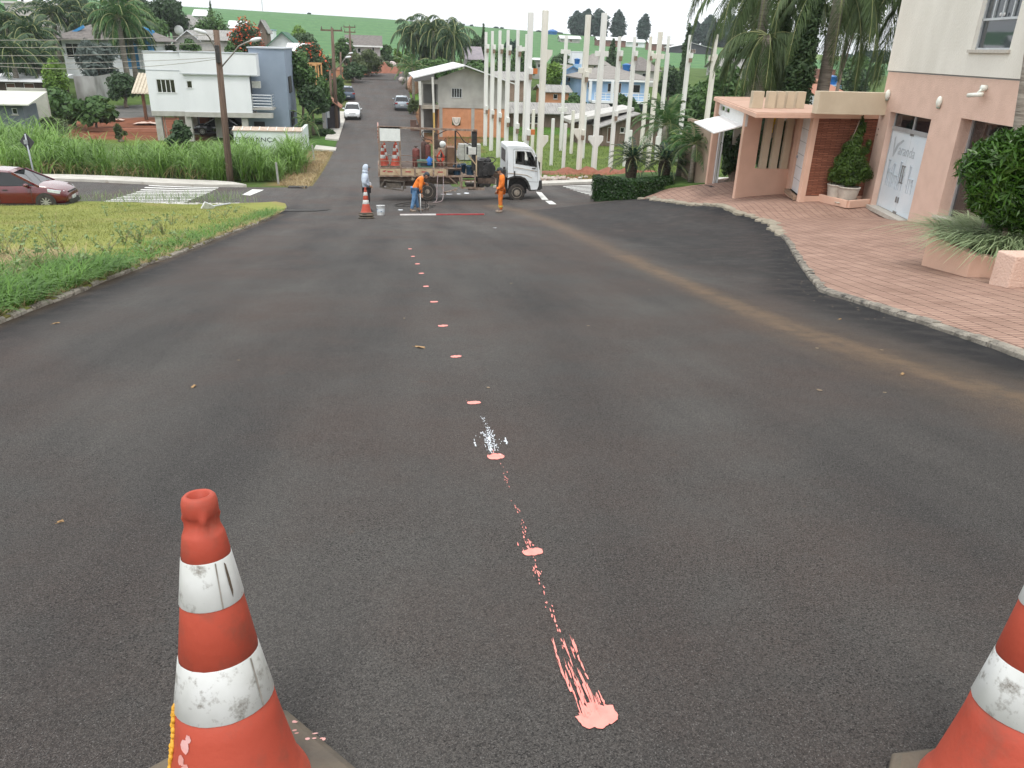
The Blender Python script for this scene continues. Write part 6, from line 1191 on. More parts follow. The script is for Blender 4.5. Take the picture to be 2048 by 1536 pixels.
q.build('tile_joint',mat('joint_white',(.62,.6,.56)),t);p=at(484,282.5,y-.01)
text('lettering','ESPERANÇA',.46,M_BLK,t,(p.x-a.x-.55,-.012,p.z-t.location.z-.02),sx=1.28)
# pergola with ribbed roof beside it
y=84;a,b=at(264,187,y),at(305,187,y);t=thing('pergola','open shelter with pale ribbed roof on brown posts left of the stilt house','shelter',(a.x,y,gz(a.x,y)));zz=a.z-t.location.z;q=MB();zr_=at(293,148,y+3).z-t.location.z
for k in range(16):x=k*.32;q.prism([(-.2,zz),(-.2,zz+.1),(3.2,zr_+.1),(3.2,zr_)],x,x+.2,'x');q.prism([(-.2,zz-.02),(-.2,zz+.03),(3.2,zr_+.03),(3.2,zr_-.02)],x+.2,x+.32,'x')
q.build('roof',mat('pale_ribbed_roof',(.52,.46,.36),(.42,.37,.29),rough=.9,scale=4),t);M_POSTW=mat('brown_post',(.14,.065,.035),(.1,.045,.025),scale=6)
for x,dy in((.9,.1),(1.9,.2),(4.3,.1),(3,2.8)):q=MB();q.box(x-.13,x+.13,dy,dy+.26,-.5,zz+.0);q.build('post',M_POSTW,t)
# unfinished grey house beside the far road
y=76.0;pk=at(931,134,y);L_=at(876,158,y);Rr=at(1012,166,y);gb=gz(pk.x,y);t=thing('unfinished_house','unfinished grey house with bare brick ground floor and white roof edge','house',(pk.x,y,gb));ox,oz=pk.x,gb
def up_(u,v,yy=y):p=at(u,v,yy);return(p.x-ox,p.z-oz)
xl,xr,zp=L_.x-ox,Rr.x-ox+.2,pk.z-oz-.1;ze=up_(876,157)[1];ze2=up_(1008,165)[1];zm=up_(930,214)[1];wa,wb_=up_(903,176),up_(924,194.5)
q=MB();zc=min(ze,ze2);q.panel(xl,xr,zm+.25,zc,[(wa[0],wb_[0],wb_[1],wa[1])],0,.2);q.prism([(xl,zc),(xr,zc),(xr,ze2+.05),(0,zp),(xl,ze+.05)],0,.2,'y');q.box(xl,xl+.2,.2,11,zm+.25,zc);q.box(xr-.2,xr,.2,11,zm+.25,zc);q.build('upper_wall',M_WALLG,t)
q=MB();q.box(wa[0],wb_[0],.08,.1,wb_[1],wa[1]);pn=q.build('window',M_GLASS2,t);q=MB()
for k in range(5):x=wa[0]+(wb_[0]-wa[0]-.05)*k/4;q.box(x,x+.05,.03,.075,wb_[1],wa[1])
q.box(wa[0]-.05,wb_[0]+.05,-.04,.07,wb_[1]-.07,wb_[1]-.003);q.box(wa[0],wb_[0],.028,.077,wa[1]-.05,wa[1]);q.build('frame',M_ALU,pn)
q=MB();q.box(xl,xr,-.06,.24,zm-.1,zm+.25);q.build('floor_beam',M_WALLG,t);o0,o1=up_(904,236),up_(921,251);q=MB();q.panel(xl,xr,-1,zm-.1,[(o0[0],o1[0],o1[1],o0[1])],0,.2);q.box(xl,xl+.2,.2,11,-1,zm-.1);q.box(xr-.2,xr,.2,11,-1,zm-.1);q.build('brick_wall',M_BRICK,t)
for u in(881,945):x=up_(u,235)[0];q=MB();q.box(x-.12,x+.18,-.035,.0,-1,zm-.1);q.build('pillar',M_WALLG,t)
q=MB();cx,cz=(o0[0]+o1[0])/2,(o0[1]+o1[1])/2+.1;q.prism([(cx+.4*math.cos(a_)*(1 if math.sin(a_)<0 else 1),cz+.3+.75*min(0,math.sin(a_)))for a_ in frange(math.pi,2*math.pi,.25)],-.12,.1,'y');bs_=q.build('wash_tub',mat('white_tub',(.66,.62,.56),(.55,.5,.44),scale=5),t,bevel=.03);q=MB();q.tube([(cx+.24*math.cos(a_),-.125,cz+.22+.45*min(0,math.sin(a_)))for a_ in frange(math.pi,2*math.pi,.25)],.035,6);q.build('tub_rim',M_WALLG,bs_)
q=MB();rl=up_(827,155,y-1.2);rp=(up_(931,130,y-1.2));rr_=(xr+.6,ze2-.05)
for(A_,B_)in(((rl[0],rl[1]),(rp[0],rp[1])),((rp[0],rp[1]),rr_)):q.add([(A_[0],-1.0,A_[1]),(B_[0],-1.0,B_[1]),(B_[0],11.5,B_[1]),(A_[0],11.5,A_[1]),(A_[0],-1.0,A_[1]-.1),(B_[0],-1.0,B_[1]-.1),(B_[0],11.5,B_[1]-.1),(A_[0],11.5,A_[1]-.1)],[(0,1,2,3),(7,6,5,4),(0,4,5,1),(1,5,6,2),(2,6,7,3),(3,7,4,0)])
rf=q.build('roof',M_ZINC,t);q=MB();A_=up_(828,157,y-1.2);B_=up_(869,150,y-1.2);q.prism([(A_[0],A_[1]-.05),(A_[0]+.1,A_[1]-.28),(B_[0],B_[1]-.35),(B_[0],B_[1]+.1),(B_[0]-.4,B_[1]+.02)],-.98,-.9,'y');q.build('eave_board',mat('eave_grey',(.1,.1,.1)),rf)
q=MB()
s0,s1=up_(842,205),up_(882,210);q.box(s0[0],xl,-.9,3.5,s1[1]-.3,s1[1]-.02);q.build('porch_slab',mat('slab_concrete',(.36,.32,.26),(.26,.23,.19),scale=2),t);q=MB();q.box(s0[0]+.1,xl,2.6,2.8,-1,ze+.05);q.build('porch_back_wall',mat('dim_concrete',(.2,.2,.19),(.15,.15,.14),scale=1),t)
q=MB();k0,k1=up_(842,153),up_(866,160);q.prism([(k0[0],k1[1]+.1),(k1[0]+.2,k1[1]+.1),(k1[0]+.2,k1[1]+.5),(k0[0],k1[1]+.3)],1.2,1.35,'y');q.build('brick_gable',M_BRICK,t)
q=MB();q.box(s0[0],xl,-.1,.12,k1[1]-.35,k1[1]+.05);q.build('porch_beam',M_WALLG,t)
M_WPOST=mat('white_post',(.62,.62,.58),(.5,.5,.46),scale=3)
for u,v0,v1,m_,dy in((839,158,210,M_WPOST,-.85),(843,165,252,M_WALLG,-.6),(840,210,246,mat('timber_prop',(.18,.11,.07),(.12,.07,.05),scale=4),.3),(879,215,247,M_WALLG,.5)):
 a_,b_=up_(u,v0,y+dy),up_(u+2,v1,y+dy);q=MB();q.bar((a_[0],dy,a_[1]),(b_[0],dy,b_[1]if v1<215 else-.8),.24);q.build('post',m_,t)
a_,b_=up_(865,154,y-3),up_(869,262,y-3);t2=thing('painted_prop','tall prop pole painted white above and yellow below before the unfinished house','pole',(ox+b_[0],y-3,gb));q=MB();zmid=up_(867,225,y-3)[1];f_=(zmid-b_[1])/(a_[1]-b_[1]);q.bar((0,0,-.8),((a_[0]-b_[0])*f_,0,zmid),.17);q.build('yellow_half',mat('yellow_pole',(.52,.36,.11),(.45,.3,.1),scale=4),t2);q=MB();q.bar(((a_[0]-b_[0])*f_,0,zmid),(a_[0]-b_[0],0,a_[1]),.17);q.build('white_half',M_WPOST,t2)
g=ground(868,262);t=thing('low_fence_wall','low brown wall before the unfinished house','wall',g);q=MB();q.box(-2.2,6.5,0,.2,-.5,.55);q.build('wall',mat('brown_wall',(.17,.1,.08),(.12,.075,.06),scale=2),t);q=MB();q.box(-2.3,-1.7,-.1,.3,-.5,1.0);q.build('pier',MATS['brown_wall'],t)
g=ground(937,320);t=thing('block_stack','stack of pale concrete blocks on the grass behind the truck','blocks',g);rg=random.Random(2)
for r_ in range(5):
 q=MB()
 for k in range(4):
  for j in range(6-r_ if r_ else 6):q.box(-.7+k*.42+rg.uniform(-.02,.02),-.32+k*.42,j*.44,j*.44+.4,r_*.23,r_*.23+.215)
 q.build('block_row',mat('pale_block',(.42,.42,.40),(.32,.32,.3),rough=.95,scale=4),t)
 # houses beyond the columns and up the slopes
house('timber_shed','long weathered board shed with grey fibre cement roof behind the concrete columns',1022,1222,227,262,84,6,M_WOODG,'gx',M_FIB,wins=((1140,231,1160,246),(1060,232,1078,247)),rise_=.75,oh=.5,cat='shed')
house('timber_shack','grey board shack with turquoise door beyond the short columns',1205,1345,254,292,71,5,M_WOODG,'gy',M_FIB,wins=((1241,253,1249,266),),doors=((1216,251,1228,285),),rise_=1.1,oh=.5,cat='shed')
q=thing('lean_to','low lean-to with flat white roof edge beside the board shack','shed',ground(1160,285));mb=MB();mb.box(-.3,4.2,0,3,-.3,1.6);mb.build('wall',M_WOODG,q);mb=MB();mb.prism([(-1.2,1.75),(-1.2,2.0),(4.8,3.2),(4.8,2.95)],-.5,3.4,'y');mb.build('roof',mat('pale_fascia',(.5,.49,.46),(.4,.39,.37),scale=2),q)
house('orange_house','small orange brick house with patched grey roof beyond the columns',1088,1138,184,206,98,5,M_BRICK,'gx',M_FIB,wins=((1107,188,1115,198),),rise_=.6)
bh=house('blue_house','two storey pale blue house with grey roof, white eaves and a water tank',1174,1296,160,216,98,9,M_WALLB,'hip',M_TILEG,wins=((1216,166,1228,184),(1266,169,1280,186),(1176,164,1181,176)),doors=((1238,166,1242,186),),rise_=1.35,oh=.8,trimm=M_WSTEEL,th=.18)
a_=at(1178,198,98);b_=at(1290,201,98);q=MB();q.box(a_.x-bh.location.x,b_.x-bh.location.x,-1.6,-.0,a_.z-bh.location.z-.35,a_.z-bh.location.z-.1);q.build('balcony',M_WALLW,bh);q=MB()
for k in range(3):q.tube([(a_.x-bh.location.x+.3,-1.5,a_.z-bh.location.z+.2+.3*k),(b_.x-bh.location.x,-1.5,a_.z-bh.location.z+.2+.3*k)],.035,5)
for k in range(6):x=a_.x-bh.location.x+.3+(b_.x-a_.x-.3)*k/5;q.tube([(x,-1.5,a_.z-bh.location.z-.1),(x,-1.5,a_.z-bh.location.z+.85)],.04,5)
q.build('railing',M_WSTEEL,bh)
for u in(1182,1226,1262):a2=at(u,163,96.5);q=MB();q.box(a2.x-bh.location.x-.15,a2.x-bh.location.x+.15,-1.55,-1.25,a_.z-bh.location.z-.1,a2.z-bh.location.z);q.build('pillar',M_WALLW,bh)
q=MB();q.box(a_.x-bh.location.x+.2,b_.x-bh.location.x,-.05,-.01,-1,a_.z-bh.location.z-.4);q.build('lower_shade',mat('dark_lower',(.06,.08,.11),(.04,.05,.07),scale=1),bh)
def tank(u,v,y,label,r_=.75,h=1.0,m=None):
 p=at(u,v,y);t=thing('water_tank',label,'water tank',p);q=MB();q.lathe([(r_*.8,0),(r_,h*.85),(r_*1.08,h*.88),(r_*1.08,h),(r_*.6,h*1.12),(.02,h*1.2)],18);q.build('body',m or mat('tank_blue',(.01,.12,.36),(.01,.1,.3),rough=.4,scale=3),t,smooth=False);q=MB();q.box(-r_*1.3,r_*1.3,-r_*1.3,r_*1.3,-1.5,-.003);q.build('stand',M_WALLB,t);return t
tank(1252,143,101,'blue water tank on the roof of the two storey pale blue house',.5,.8)
house('gable_house','single storey pale blue gable house left of the two storey one',1116,1172,150,184,108,8,M_WALLB,'gy',M_TILEG,wins=((1127,152,1131,162),(1136,153,1141,163)),doors=((1145,154,1152,168),),rise_=1.1,oh=.4,trimm=M_BLUEP)
house('white_tower','plain white tower block with a blue tank at its foot, beyond the columns',1144,1166,104,150,128,3,M_WALLW,'flat',M_WALLW,oh=.05,cat='tower')
tank(1154,128,126,'blue water tank before the plain white tower',.45,.7)
house('beige_house','small beige house with brown roof behind the two storey blue house',1180,1216,130,142,135,8,mat('beige_house',(.5,.44,.38),(.44,.38,.32)),'hip',M_TILEG,wins=((1188,131,1192,136),),rise_=1.6)
house('dark_roof_house','house with dark hipped roof right of the roof tank',1276,1318,142,165,122,9,M_WALLG,'hip',M_TILEK,wins=((1285,146,1292,155),),rise_=1.8)
house('grey_roof_house','low house with plain grey roof behind the thin columns',994,1056,160,185,104,6,mat('tan_house',(.3,.22,.17),(.25,.18,.14)),'gx',M_FIB,wins=((1010,164,1018,174),),rise_=.8)
house('grey_shed','narrow grey shed with white gutter behind the tallest columns',1070,1090,121,150,130,6,M_WALLG,'mono',M_ZINC,wins=((1076,128,1082,136),),rise_=.2,cat='shed')
house('brown_roof_house','house with mauve-grey roof among the trees left of the columns',936,962,118,130,125,7,M_WALLG,'gx',mat('mauve_roof',(.28,.25,.27),(.22,.2,.22),scale=2),wins=((946,121,951,126),),rise_=1.6)
hh=house('hill_house','grey house with white gable edges above the far red bank',694,760,90,118,150,7,mat('hill_house_wall',(.42,.40,.40),(.36,.34,.34)),'gx',M_TILEK,wins=((744,94,749,110),(715,96,722,106)),rise_=1.5,trimm=M_WSTEEL)
for i,(u0,u1,vt,vb,y,lab,m_)in enumerate(((1122,1160,77,84,385,'small farmhouse with pale roof on the ridge left of the tall dark trees',M_WALLG),(1196,1252,80,92,360,'long low farm shed with white roof on the ridge below the dark trees',mat('farm_brick',(.2,.1,.08))),(1254,1290,84,93,350,'pale warehouse on the ridge between the dark trees',M_WALLW),(1300,1360,88,101,335,'wide farm shed with pale roof on the ridge behind the columns',mat('farm_brick',(.2,.1,.08))),(1340,1425,96,106,325,'open farm shed with white gable roof and red earth bank on the ridge',mat('farm_dark',(.05,.05,.06))))):
 house('farm_shed',lab,u0,u1,vt,vb,min(440,ground((u0+u1)/2,vb+1).y),5,m_,'gx' if i!=4 else 'gy',M_ZINC,doors=((u0+(u1-u0)*.45,vt+2,u0+(u1-u0)*.6,vb),),rise_=.9 if i!=4 else 1.6,oh=.5,cat='farm shed',low=4)
tank(1104,82,385,'blue tank on a stand on the ridge between the tallest columns',2.2,4.2)
# left hillside
lb=house('blue_trim_house','white house with dark roof and bright blue trim among the palms at left',122,300,80,124,112,10,M_WALLW,'hip',M_TILEK,wins=((129,86,163,116),),rise_=2.6,oh=1.0,bars=3)
a_=at(250,92,110.5);q=MB();b_=at(298,64,110.5);c0=lb.location
q.box(a_.x-c0.x,b_.x-c0.x,-1.6,-.1,a_.z-c0.z-2.6,a_.z-c0.z+.3);q.box(b_.x-c0.x-1.6,b_.x-c0.x,-1.7,0,a_.z-c0.z+.3,b_.z-c0.z);q.build('blue_porch',M_BLUEP,lb)
for k in range(3):x=at(276+k*5,100,110).x-c0.x;q=MB();q.box(x,x+.25,-2.2,-1.9,a_.z-c0.z-2.6,a_.z-c0.z+.5);q.build('white_column',M_WALLW,lb)
q=MB();A_,B_,C3=at(140,68,113),at(168,53,113),at(270,50,113);q.bar((A_.x-c0.x,1,A_.z-c0.z),(B_.x-c0.x,1,B_.z-c0.z),.3,.3);q.bar((C3.x-c0.x,1,C3.z-c0.z),(b_.x-c0.x,1,b_.z-c0.z),.3,.3);q.build('blue_ridge_trim',M_BLUEP,lb)
house('hill_mansion','large pale house high in the upper left corner with white and brown upper floor',8,112,8,34,150,10,mat('pale_house',(.46,.43,.42),(.4,.37,.36),scale=1),'flat',mat('pale_cap',(.55,.53,.52)),oh=.3,low=6,th=.3)
house('mansion_upper_floor','white and brown upper storey block at the upper left corner of the photo',30,96,-22,8,153,6,M_WALLW,'flat',M_WALLW,wins=((38,-14,48,4),(66,-14,70,6)),oh=.2,th=.2,low=.5)
house('tin_shed','open shed with long white roof left of the bright bush',-30,92,164,192,92,6,mat('dark_timber',(.05,.035,.025),(.08,.055,.04),scale=3),'mono',M_ZINC,doors=((10,166,34,190),(46,166,72,190)),rise_=.5,oh=.6,cat='shed')
house('grey_house','grey house with pale metal roof at the left edge behind the cane grass',-60,44,210,240,66,2.6,mat('blue_grey_house',(.10,.12,.15),(.14,.16,.19),scale=1),'mono',mat('pale_green_roof',(.56,.57,.50),(.48,.49,.43),rough=.8,scale=1),wins=((22,216,36,229),),rise_=.7,oh=.7,low=4)
q=MB();a_,b_=at(-10,178,70),at(70,182,70);q.box(a_.x,b_.x,72,72.3,a_.z-2.4,a_.z);tag(q.build('parapet_wall',mat('mossy_concrete',(.48,.48,.42),(.36,.36,.31),scale=1.5)),'pale mossy parapet wall behind the grey house at left','wall')
q=MB();a_,b_=at(146,152,97),at(186,150,97);z0=gz(a_.x,97);q.box(a_.x,b_.x,97,97.3,z0-1,a_.z);c_=at(228,146,101);q.add([(b_.x,97,z0-1),(c_.x,101,z0-1),(c_.x,101,c_.z),(b_.x,97,a_.z),(b_.x,97.3,z0-1),(c_.x,101.3,z0-1),(c_.x,101.3,c_.z),(b_.x,97.3,a_.z)],[(0,1,2,3),(7,6,5,4),(3,2,6,7),(1,5,6,2)]);tag(q.build('retaining_wall',mat('stained_concrete',(.42,.42,.41),(.22,.21,.2),rough=.95,scale=.9,detail=8,stretch=(1,1,.4))),'stained grey retaining wall between the bushes left of the stilt house','wall')
house('hip_roof_house','house with grey tiled hip roof and satellite dish above the stilt house',343,400,58,74,150,8,mat('mauve_wall',(.35,.31,.31),(.3,.27,.27)),'hip',M_FIB,wins=((352,62,357,70),),rise_=2.2)
q=thing('satellite_dish','small white satellite dish on the hip roofed house','satellite dish',at(357,60,148));mb=MB();mb.lathe([(.75,.25),(.5,.08),(.02,0)],14,axis='y',cap=False);mb.build('dish',M_WSTEEL,q);mb=MB();mb.tube([(0,.2,0),(0,.4,-.9)],.05,5);mb.build('arm',M_WSTEEL,q)
house('gable_cottage','pale cottage with two low gables above the stilt house roof',350,406,84,110,128,7,mat('cottage_wall',(.5,.48,.46),(.43,.41,.4)),'gy',M_FIB,wins=((372,88,380,98),),rise_=1.5,trimm=M_WALLW)
house('white_cottage','pale cottage with grey sloping roof behind the wooden lamp pole',402,455,80,106,124,7,MATS['cottage_wall'],'gx',M_FIB,wins=((430,86,436,96),),rise_=1.2)
house('white_roof_shed','tiny shed with white roof at the foot of the green hill',388,410,31,38,200,6,M_WALLG,'gx',M_ZINC,rise_=1.2,cat='shed',doors=((396,33,400,38),))
house('tin_cottage','small cottage with pale roof beside the flame tree',458,486,56,68,165,7,M_WALLG,'gx',M_ZINC,wins=((470,59,474,64),),rise_=1.2)
house('wood_cottage','small grey board cottage right of the flame tree on the hill',514,532,58,70,162,6,M_WOODG,'gy',M_FIB,wins=((520,60,524,65),),rise_=1.5)
house('tiny_white_house','tiny white house standing alone right of the flame tree',534,546,60,69,175,5,M_WALLW,'flat',M_WALLB,oh=.2)
house('green_gable_house','house with dark green gable and white wall right of the flame tree',536,596,92,104,120,8,M_WALLW,'gy',mat('green_roof',(.04,.12,.08),(.03,.1,.06)),wins=((556,94,562,100),),rise_=1.7,trimm=mat('green_trim',(.05,.16,.1)))
house('red_brick_house','red brick house with white ribbed roof right of the blue-grey stair block',578,616,104,126,108,7,mat('red_brick',(.22,.075,.05),(.17,.06,.04),scale=3),'gx',M_ZINC,wins=((598,108,603,116),),rise_=.9)
house('orange_wall_house','low orange brick wall house by the far crossing behind the utility poles',622,690,140,158,121,4,M_BRICK,'flat',mat('brick_cap',(.3,.14,.08)),doors=((640,144,646,156),),oh=.05,cat='house')
house('kiosk','tiny kiosk with orange roof at the far end of the road',777,787,135,141,145,3,mat('kiosk_wall',(.5,.4,.36)),'gy',mat('kiosk_roof',(.5,.25,.12)),doors=((780,137,783,141),),rise_=.8,oh=.3,cat='kiosk')
# house front along the far road at left: pitched gate roof, fence
g=ground(663,258);t=thing('gate_shelter','small tiled gate shelter with dark doors beside the tall wooden pole','gate',g);hz=at(663,207,g.y).z-g.z
q=MB();q.box(-.75,.75,0,2.6,-.2,hz-.2);q.build('wall',mat('dark_gate',(.035,.03,.035),(.05,.045,.05),scale=3),t);q=MB()
for s in(-1,1):q.add([(s*1.05,-.3,hz-.35),(s*1.05,3.0,hz-.35),(0,3.0,hz+.45),(0,-.3,hz+.45),(s*1.05,-.3,hz-.45),(s*1.05,3.0,hz-.45),(0,3.0,hz+.35),(0,-.3,hz+.35)],[(0,1,2,3),(7,6,5,4),(0,4,5,1),(1,5,6,2),(2,6,7,3),(3,7,4,0)])
q.build('roof',M_TILER,t);q=MB();q.box(-.45,-.1,-.03,-.003,hz-1.3,hz-.7);q.build('house_number_sign',M_WALLW,t)
def picket(name,label,a,b,h,m,step=.35):
 t=thing(name,label,'fence',(a.x,a.y,gz(a.x,a.y)));d=b-a;n_=int(d.to_2d().length/step);q=MB();rails=MB()
 for k in range(n_+1):p=a+d*(k/n_);z=gz(p.x,p.y)-t.location.z;q.box(p.x-a.x-.06,p.x-a.x+.06,p.y-a.y-.04,p.y-a.y+.04,z,z+h)
 q.build('pickets',m,t)
 for zz in(.3,h-.3):rails.bar((0,0,zz),(d.x,d.y,gz(b.x,b.y)-t.location.z+zz),.06)
 rails.build('rail',m,t)
 for p in(a,b):q=MB();q.box(p.x-a.x-.15,p.x-a.x+.15,p.y-a.y-.15,p.y-a.y+.15,gz(p.x,p.y)-t.location.z-.2,gz(p.x,p.y)-t.location.z+h+.15);q.build('post',MATS['cottage_wall'],t)
picket('fence','grey upright bar fence left of the tall wooden pole',ground(650,264),ground(661,248),1.9,mat('fence_grey',(.36,.4,.45),(.3,.33,.38),scale=2))
picket('fence','pale upright bar fence far behind the tall wooden pole',ground(672,222),ground(681,200),1.8,M_WALLW)
g=ground(600,168);t=thing('pergola','bare orange timber frame standing above the trees beyond the stair block','pergola',at(600,172,96));M_OT=mat('orange_timber',(.55,.30,.12),(.45,.24,.1),scale=3);z0=gz(t.location.x,96)-t.location.z
for k,(u,v,yy)in enumerate(((616,128,96),(631,130,96),(642,126,97),(636,130,99),(622,128,99))):
 p=at(u,v,yy)-t.location;q=MB();q.bar((p.x,p.y,z0),tuple(p),.16);q.build('post',M_OT,t)
q=MB();a_,b_,c_=at(600,126,96)-t.location,at(642,127,97)-t.location,at(600,130,99)-t.location;q.bar(a_,b_,.18);d_=at(636,130,99)-t.location;q.bar(c_,d_,.16);q.bar(b_,d_,.16);q.build('top_beam',M_OT,t)
# houses glimpsed under the palms at the far right
house('tile_roof_house','white house with red-brown tiled roof behind the gatehouse',1632,1690,190,206,72,7,M_WALLW,'gx',M_TILER,wins=((1650,194,1658,201),),rise_=.7,oh=.4,low=3)
house('red_tank_house','small terracotta house with a blue tank beyond the tiled roof',1655,1690,176,192,95,6,mat('terracotta',(.4,.2,.13),(.34,.17,.11)),'gx',M_TILER,wins=((1668,180,1676,188),),rise_=.8,low=3)
tank(1662,169,94,'blue water tank on the terracotta house behind the gatehouse',.75,.9)
house('brick_wall_house','bare red brick wall house far behind the ringed palm trunk',1636,1672,140,160,130,6,mat('bare_brick',(.24,.11,.08),(.2,.09,.065),scale=2),'flat',mat('brick_top',(.2,.1,.07)),oh=.05,low=3)
house('pale_roof_house','pale grey house glimpsed between the two dark cypresses',1556,1600,122,136,120,7,MATS['cottage_wall'],'gx',M_ZINC,wins=((1570,124,1576,130),),rise_=1.2,low=3)
house('grey_far_house','long low grey house beyond the round green tree at right',1440,1500,136,148,140,6,M_WALLG,'gx',M_FIB,wins=((1460,139,1468,144),),rise_=1.4,low=3)
house('carport_house','white car port roof glimpsed low between the cypresses',1548,1590,176,190,60,5,mat('dim_wall2',(.18,.17,.15)),'mono',M_ZINC,rise_=.4,low=3,doors=((1560,178,1572,190),),cat='car port')
# ---------------------------------------------------------------- precast columns on the plot beyond the truck
M_COL=mat('precast_concrete',(.70,.70,.68),(.60,.60,.57),rough=.9,scale=1.2,detail=8,stretch=(2,2,.25),dirt=((.36,.30,.22),1.1,.6,.8))
M_COLW=mat('weathered_precast',(.70,.68,.62),(.59,.57,.51),rough=.9,scale=1.2,detail=8,stretch=(2,2,.25),dirt=((.42,.32,.2),1.5,.55,.75))
def column(label,u,v,vt,wpx,step=None,arms=(),tri=(),m=None,group='tall precast columns on the plot',pads=()):
 g=ground(u,v);s=(g-CO).dot(FW)/FPX;w=wpx*s*.8;t=thing('concrete_column',label,'column',(g.x,g.y,g.z-.1),R(4),group=group);zt=at(u,vt,g.y).z-t.location.z;m=m or M_COL
 zz=lambda vv:at(u,vv,g.y).z-t.location.z
 q=MB();hw=w/2
 if step:q.box(-hw,hw,-hw,hw,-.6,zz(step));q.box(-hw,hw*.25,-hw,hw,zz(step)+.001,zt)
 else:q.box(-hw,hw,-hw,hw,-.6,zt)
 q.build('shaft',m,t,bevel=.02)
 for vv in arms:z=zz(vv);q=MB();q.box(-hw-.28,hw+.28,-hw*.8,hw*.8,z-.17,z+.17);q.build('corbel',m,t,bevel=.015)
 for vv,sides in tri:
  z=zz(vv)
  for sd in sides:q=MB();q.prism([(sd*hw*.98,z-.6),(sd*(hw+.34),z-.15),(sd*(hw+.34),z+.15),(sd*hw*.98,z+.15)][::sd],-hw*.8,hw*.8,'y');q.build('corbel',m,t)
 for vv in pads:
  z=zz(vv);q=MB();q.box(-hw*.2,hw*1.05,-hw-.3,-hw+.01,z-.05,z+.3);q.build('corbel',m,t,bevel=.015);q=MB();q.box(-hw*.15,hw*.8,-hw-.28,-hw,z-.35,z-.055);q.build('corbel_recess',mat('corbel_brown',(.2,.14,.1)),t)
 return t
CL=[(970,290,64,8.5,dict(step=91,pads=(96,218)),'leftmost of the tall stepped columns, beside the unfinished house'),(982,300,62,8.5,dict(step=91,pads=(97,227)),'second tall stepped column from the left of its row'),(996,314,61,9,dict(step=91,pads=(97,233)),'third tall stepped column from the left of its row'),(1011,327,60,9.5,dict(step=92,pads=(99,243)),'fourth tall stepped column from the left, foot hidden by the truck cab'),(1029,343,59,10,dict(step=93,pads=(101,255)),'fifth tall stepped column from the left, above the truck cab roof'),(1046,280,68,5,dict(arms=(98,)),'thin far column half hidden behind a thicker one above the truck cab'),(1050,355,24,11.5,dict(pads=(146,268)),'tall thick column with orange brackets on its side, behind the truck cab'),(1077,351,20,13,dict(arms=(),tri=((104,(1,)),(276,(1,)))),'tallest and thickest column, right of the truck cab'),(1121,295,71,7,dict(arms=(103,219)),'slim column with two crossarms standing left of the pale blue houses'),(1157,345,29,11,dict(arms=(141,),tri=((262,(-1,)),),pads=(152,268)),'tall thick column before the white tower with a low triangular corbel'),(1187,340,25,11.5,dict(arms=(107,),tri=((276,(-1,1)),)),'tall thick column before the pale blue house with double triangular corbels'),(1220,339,72,9,dict(step=104,pads=(110,230)),'stepped column standing before the middle of the pale blue house'),(1249,331,73,8.5,dict(step=104,pads=(110,)),'stepped column rising beside the blue roof tank'),(1280,320,72,8.2,dict(step=104,pads=(110,)),'stepped column at the right end of the pale blue house'),(1295,333,63,9.5,dict(arms=(112,),tri=((277,(-1,)),)),'column with crossarms rising out of the garden palm'),(1314,318,71,8.2,dict(step=106),'stepped column right of the garden palm crown'),(1354,322,69,9,dict(step=106,pads=(114,)),'stepped column before the big green tree, second from the right'),(1401,338,67,10,dict(step=107,arms=(116,)),'rightmost tall column, beside the gatehouse door')]
for i,(u,v,vt,w,k,lab)in enumerate(CL):column(lab,u,v,vt,w,m=M_COLW if i in(7,9,13,14,17)else M_COL,**k)
t=[o for o in bpy.data.objects if o.get('label','').startswith('tall thick column with orange')][0]
for vv in(142,264):z=at(1055,vv,t.location.y).z-t.location.z;q=MB();q.box(.18,.5,-.15,.1,z-.15,z+.15);q.build('orange_bracket',mat('orange_bracket',(.55,.17,.04),(.45,.14,.04),scale=6),t)
for u,v,vt,w,lab in((1064,303,219,7,'short column just right of the truck cab, rusty on one side'),(1102,329,237,7,'short column standing alone left of the slim crossarmed one'),(1126,340,247,7.5,'short column nearest the street of the short ones'),(1142,306,221,7,'tallest short column, before the board shed'),(1165,315,229,7,'short column close to the column with the low triangular corbel'),(1121,300,225,6,'short column hidden behind the slim crossarmed one'),(1222,318,249,7,'short column before the turquoise door of the shack'),(1256,322,260,7.5,'short column behind the left cycad'),(1310,322,273,6,'short column behind the garden palm')):
 column(lab,u,v,vt,w,group='short precast columns on the plot',m=M_COLW if u in(1064,1142)else M_COL)
 # ---------------------------------------------------------------- wooden poles, lamps, wires, signs
M_POLE=mat('old_pole_wood',(.17,.115,.085),(.10,.068,.05),rough=.95,scale=3,detail=8,stretch=(6,6,.4),bump=.5,bscale=20)
def pole(label,base,topv,r0,r1,u,cross=(),y=None,name='utility_pole'):
 t=thing(name,label,'utility pole',base);tp_=at(u,topv,base.y+(y or 0));q=MB();d=tp_-base;q.tube([Vector((0,0,-.3)),d*.5,d],[r0,(r0+r1)/2,r1],10);q.build('pole',M_POLE,t,smooth=True)
 for vv,u0,u1 in cross:
  a,b=at(u0,vv,base.y)-base,at(u1,vv+(u1-u0)*.03,base.y)-base;q=MB();q.bar(a,b,.12,.14);ca=q.build('crossarm',M_POLE,t)
  for f in(.05,.5,.95):p=a.lerp(b,f);q=MB();q.lathe([(.05,0),(.06,.1),(.03,.14),(.06,.18),(.02,.26)],8,(p.x,p.y,p.z+.07));q.build('insulator',mat('insulator',(.06,.045,.04),(.09,.07,.06),rough=.3,scale=5),ca)
 return t
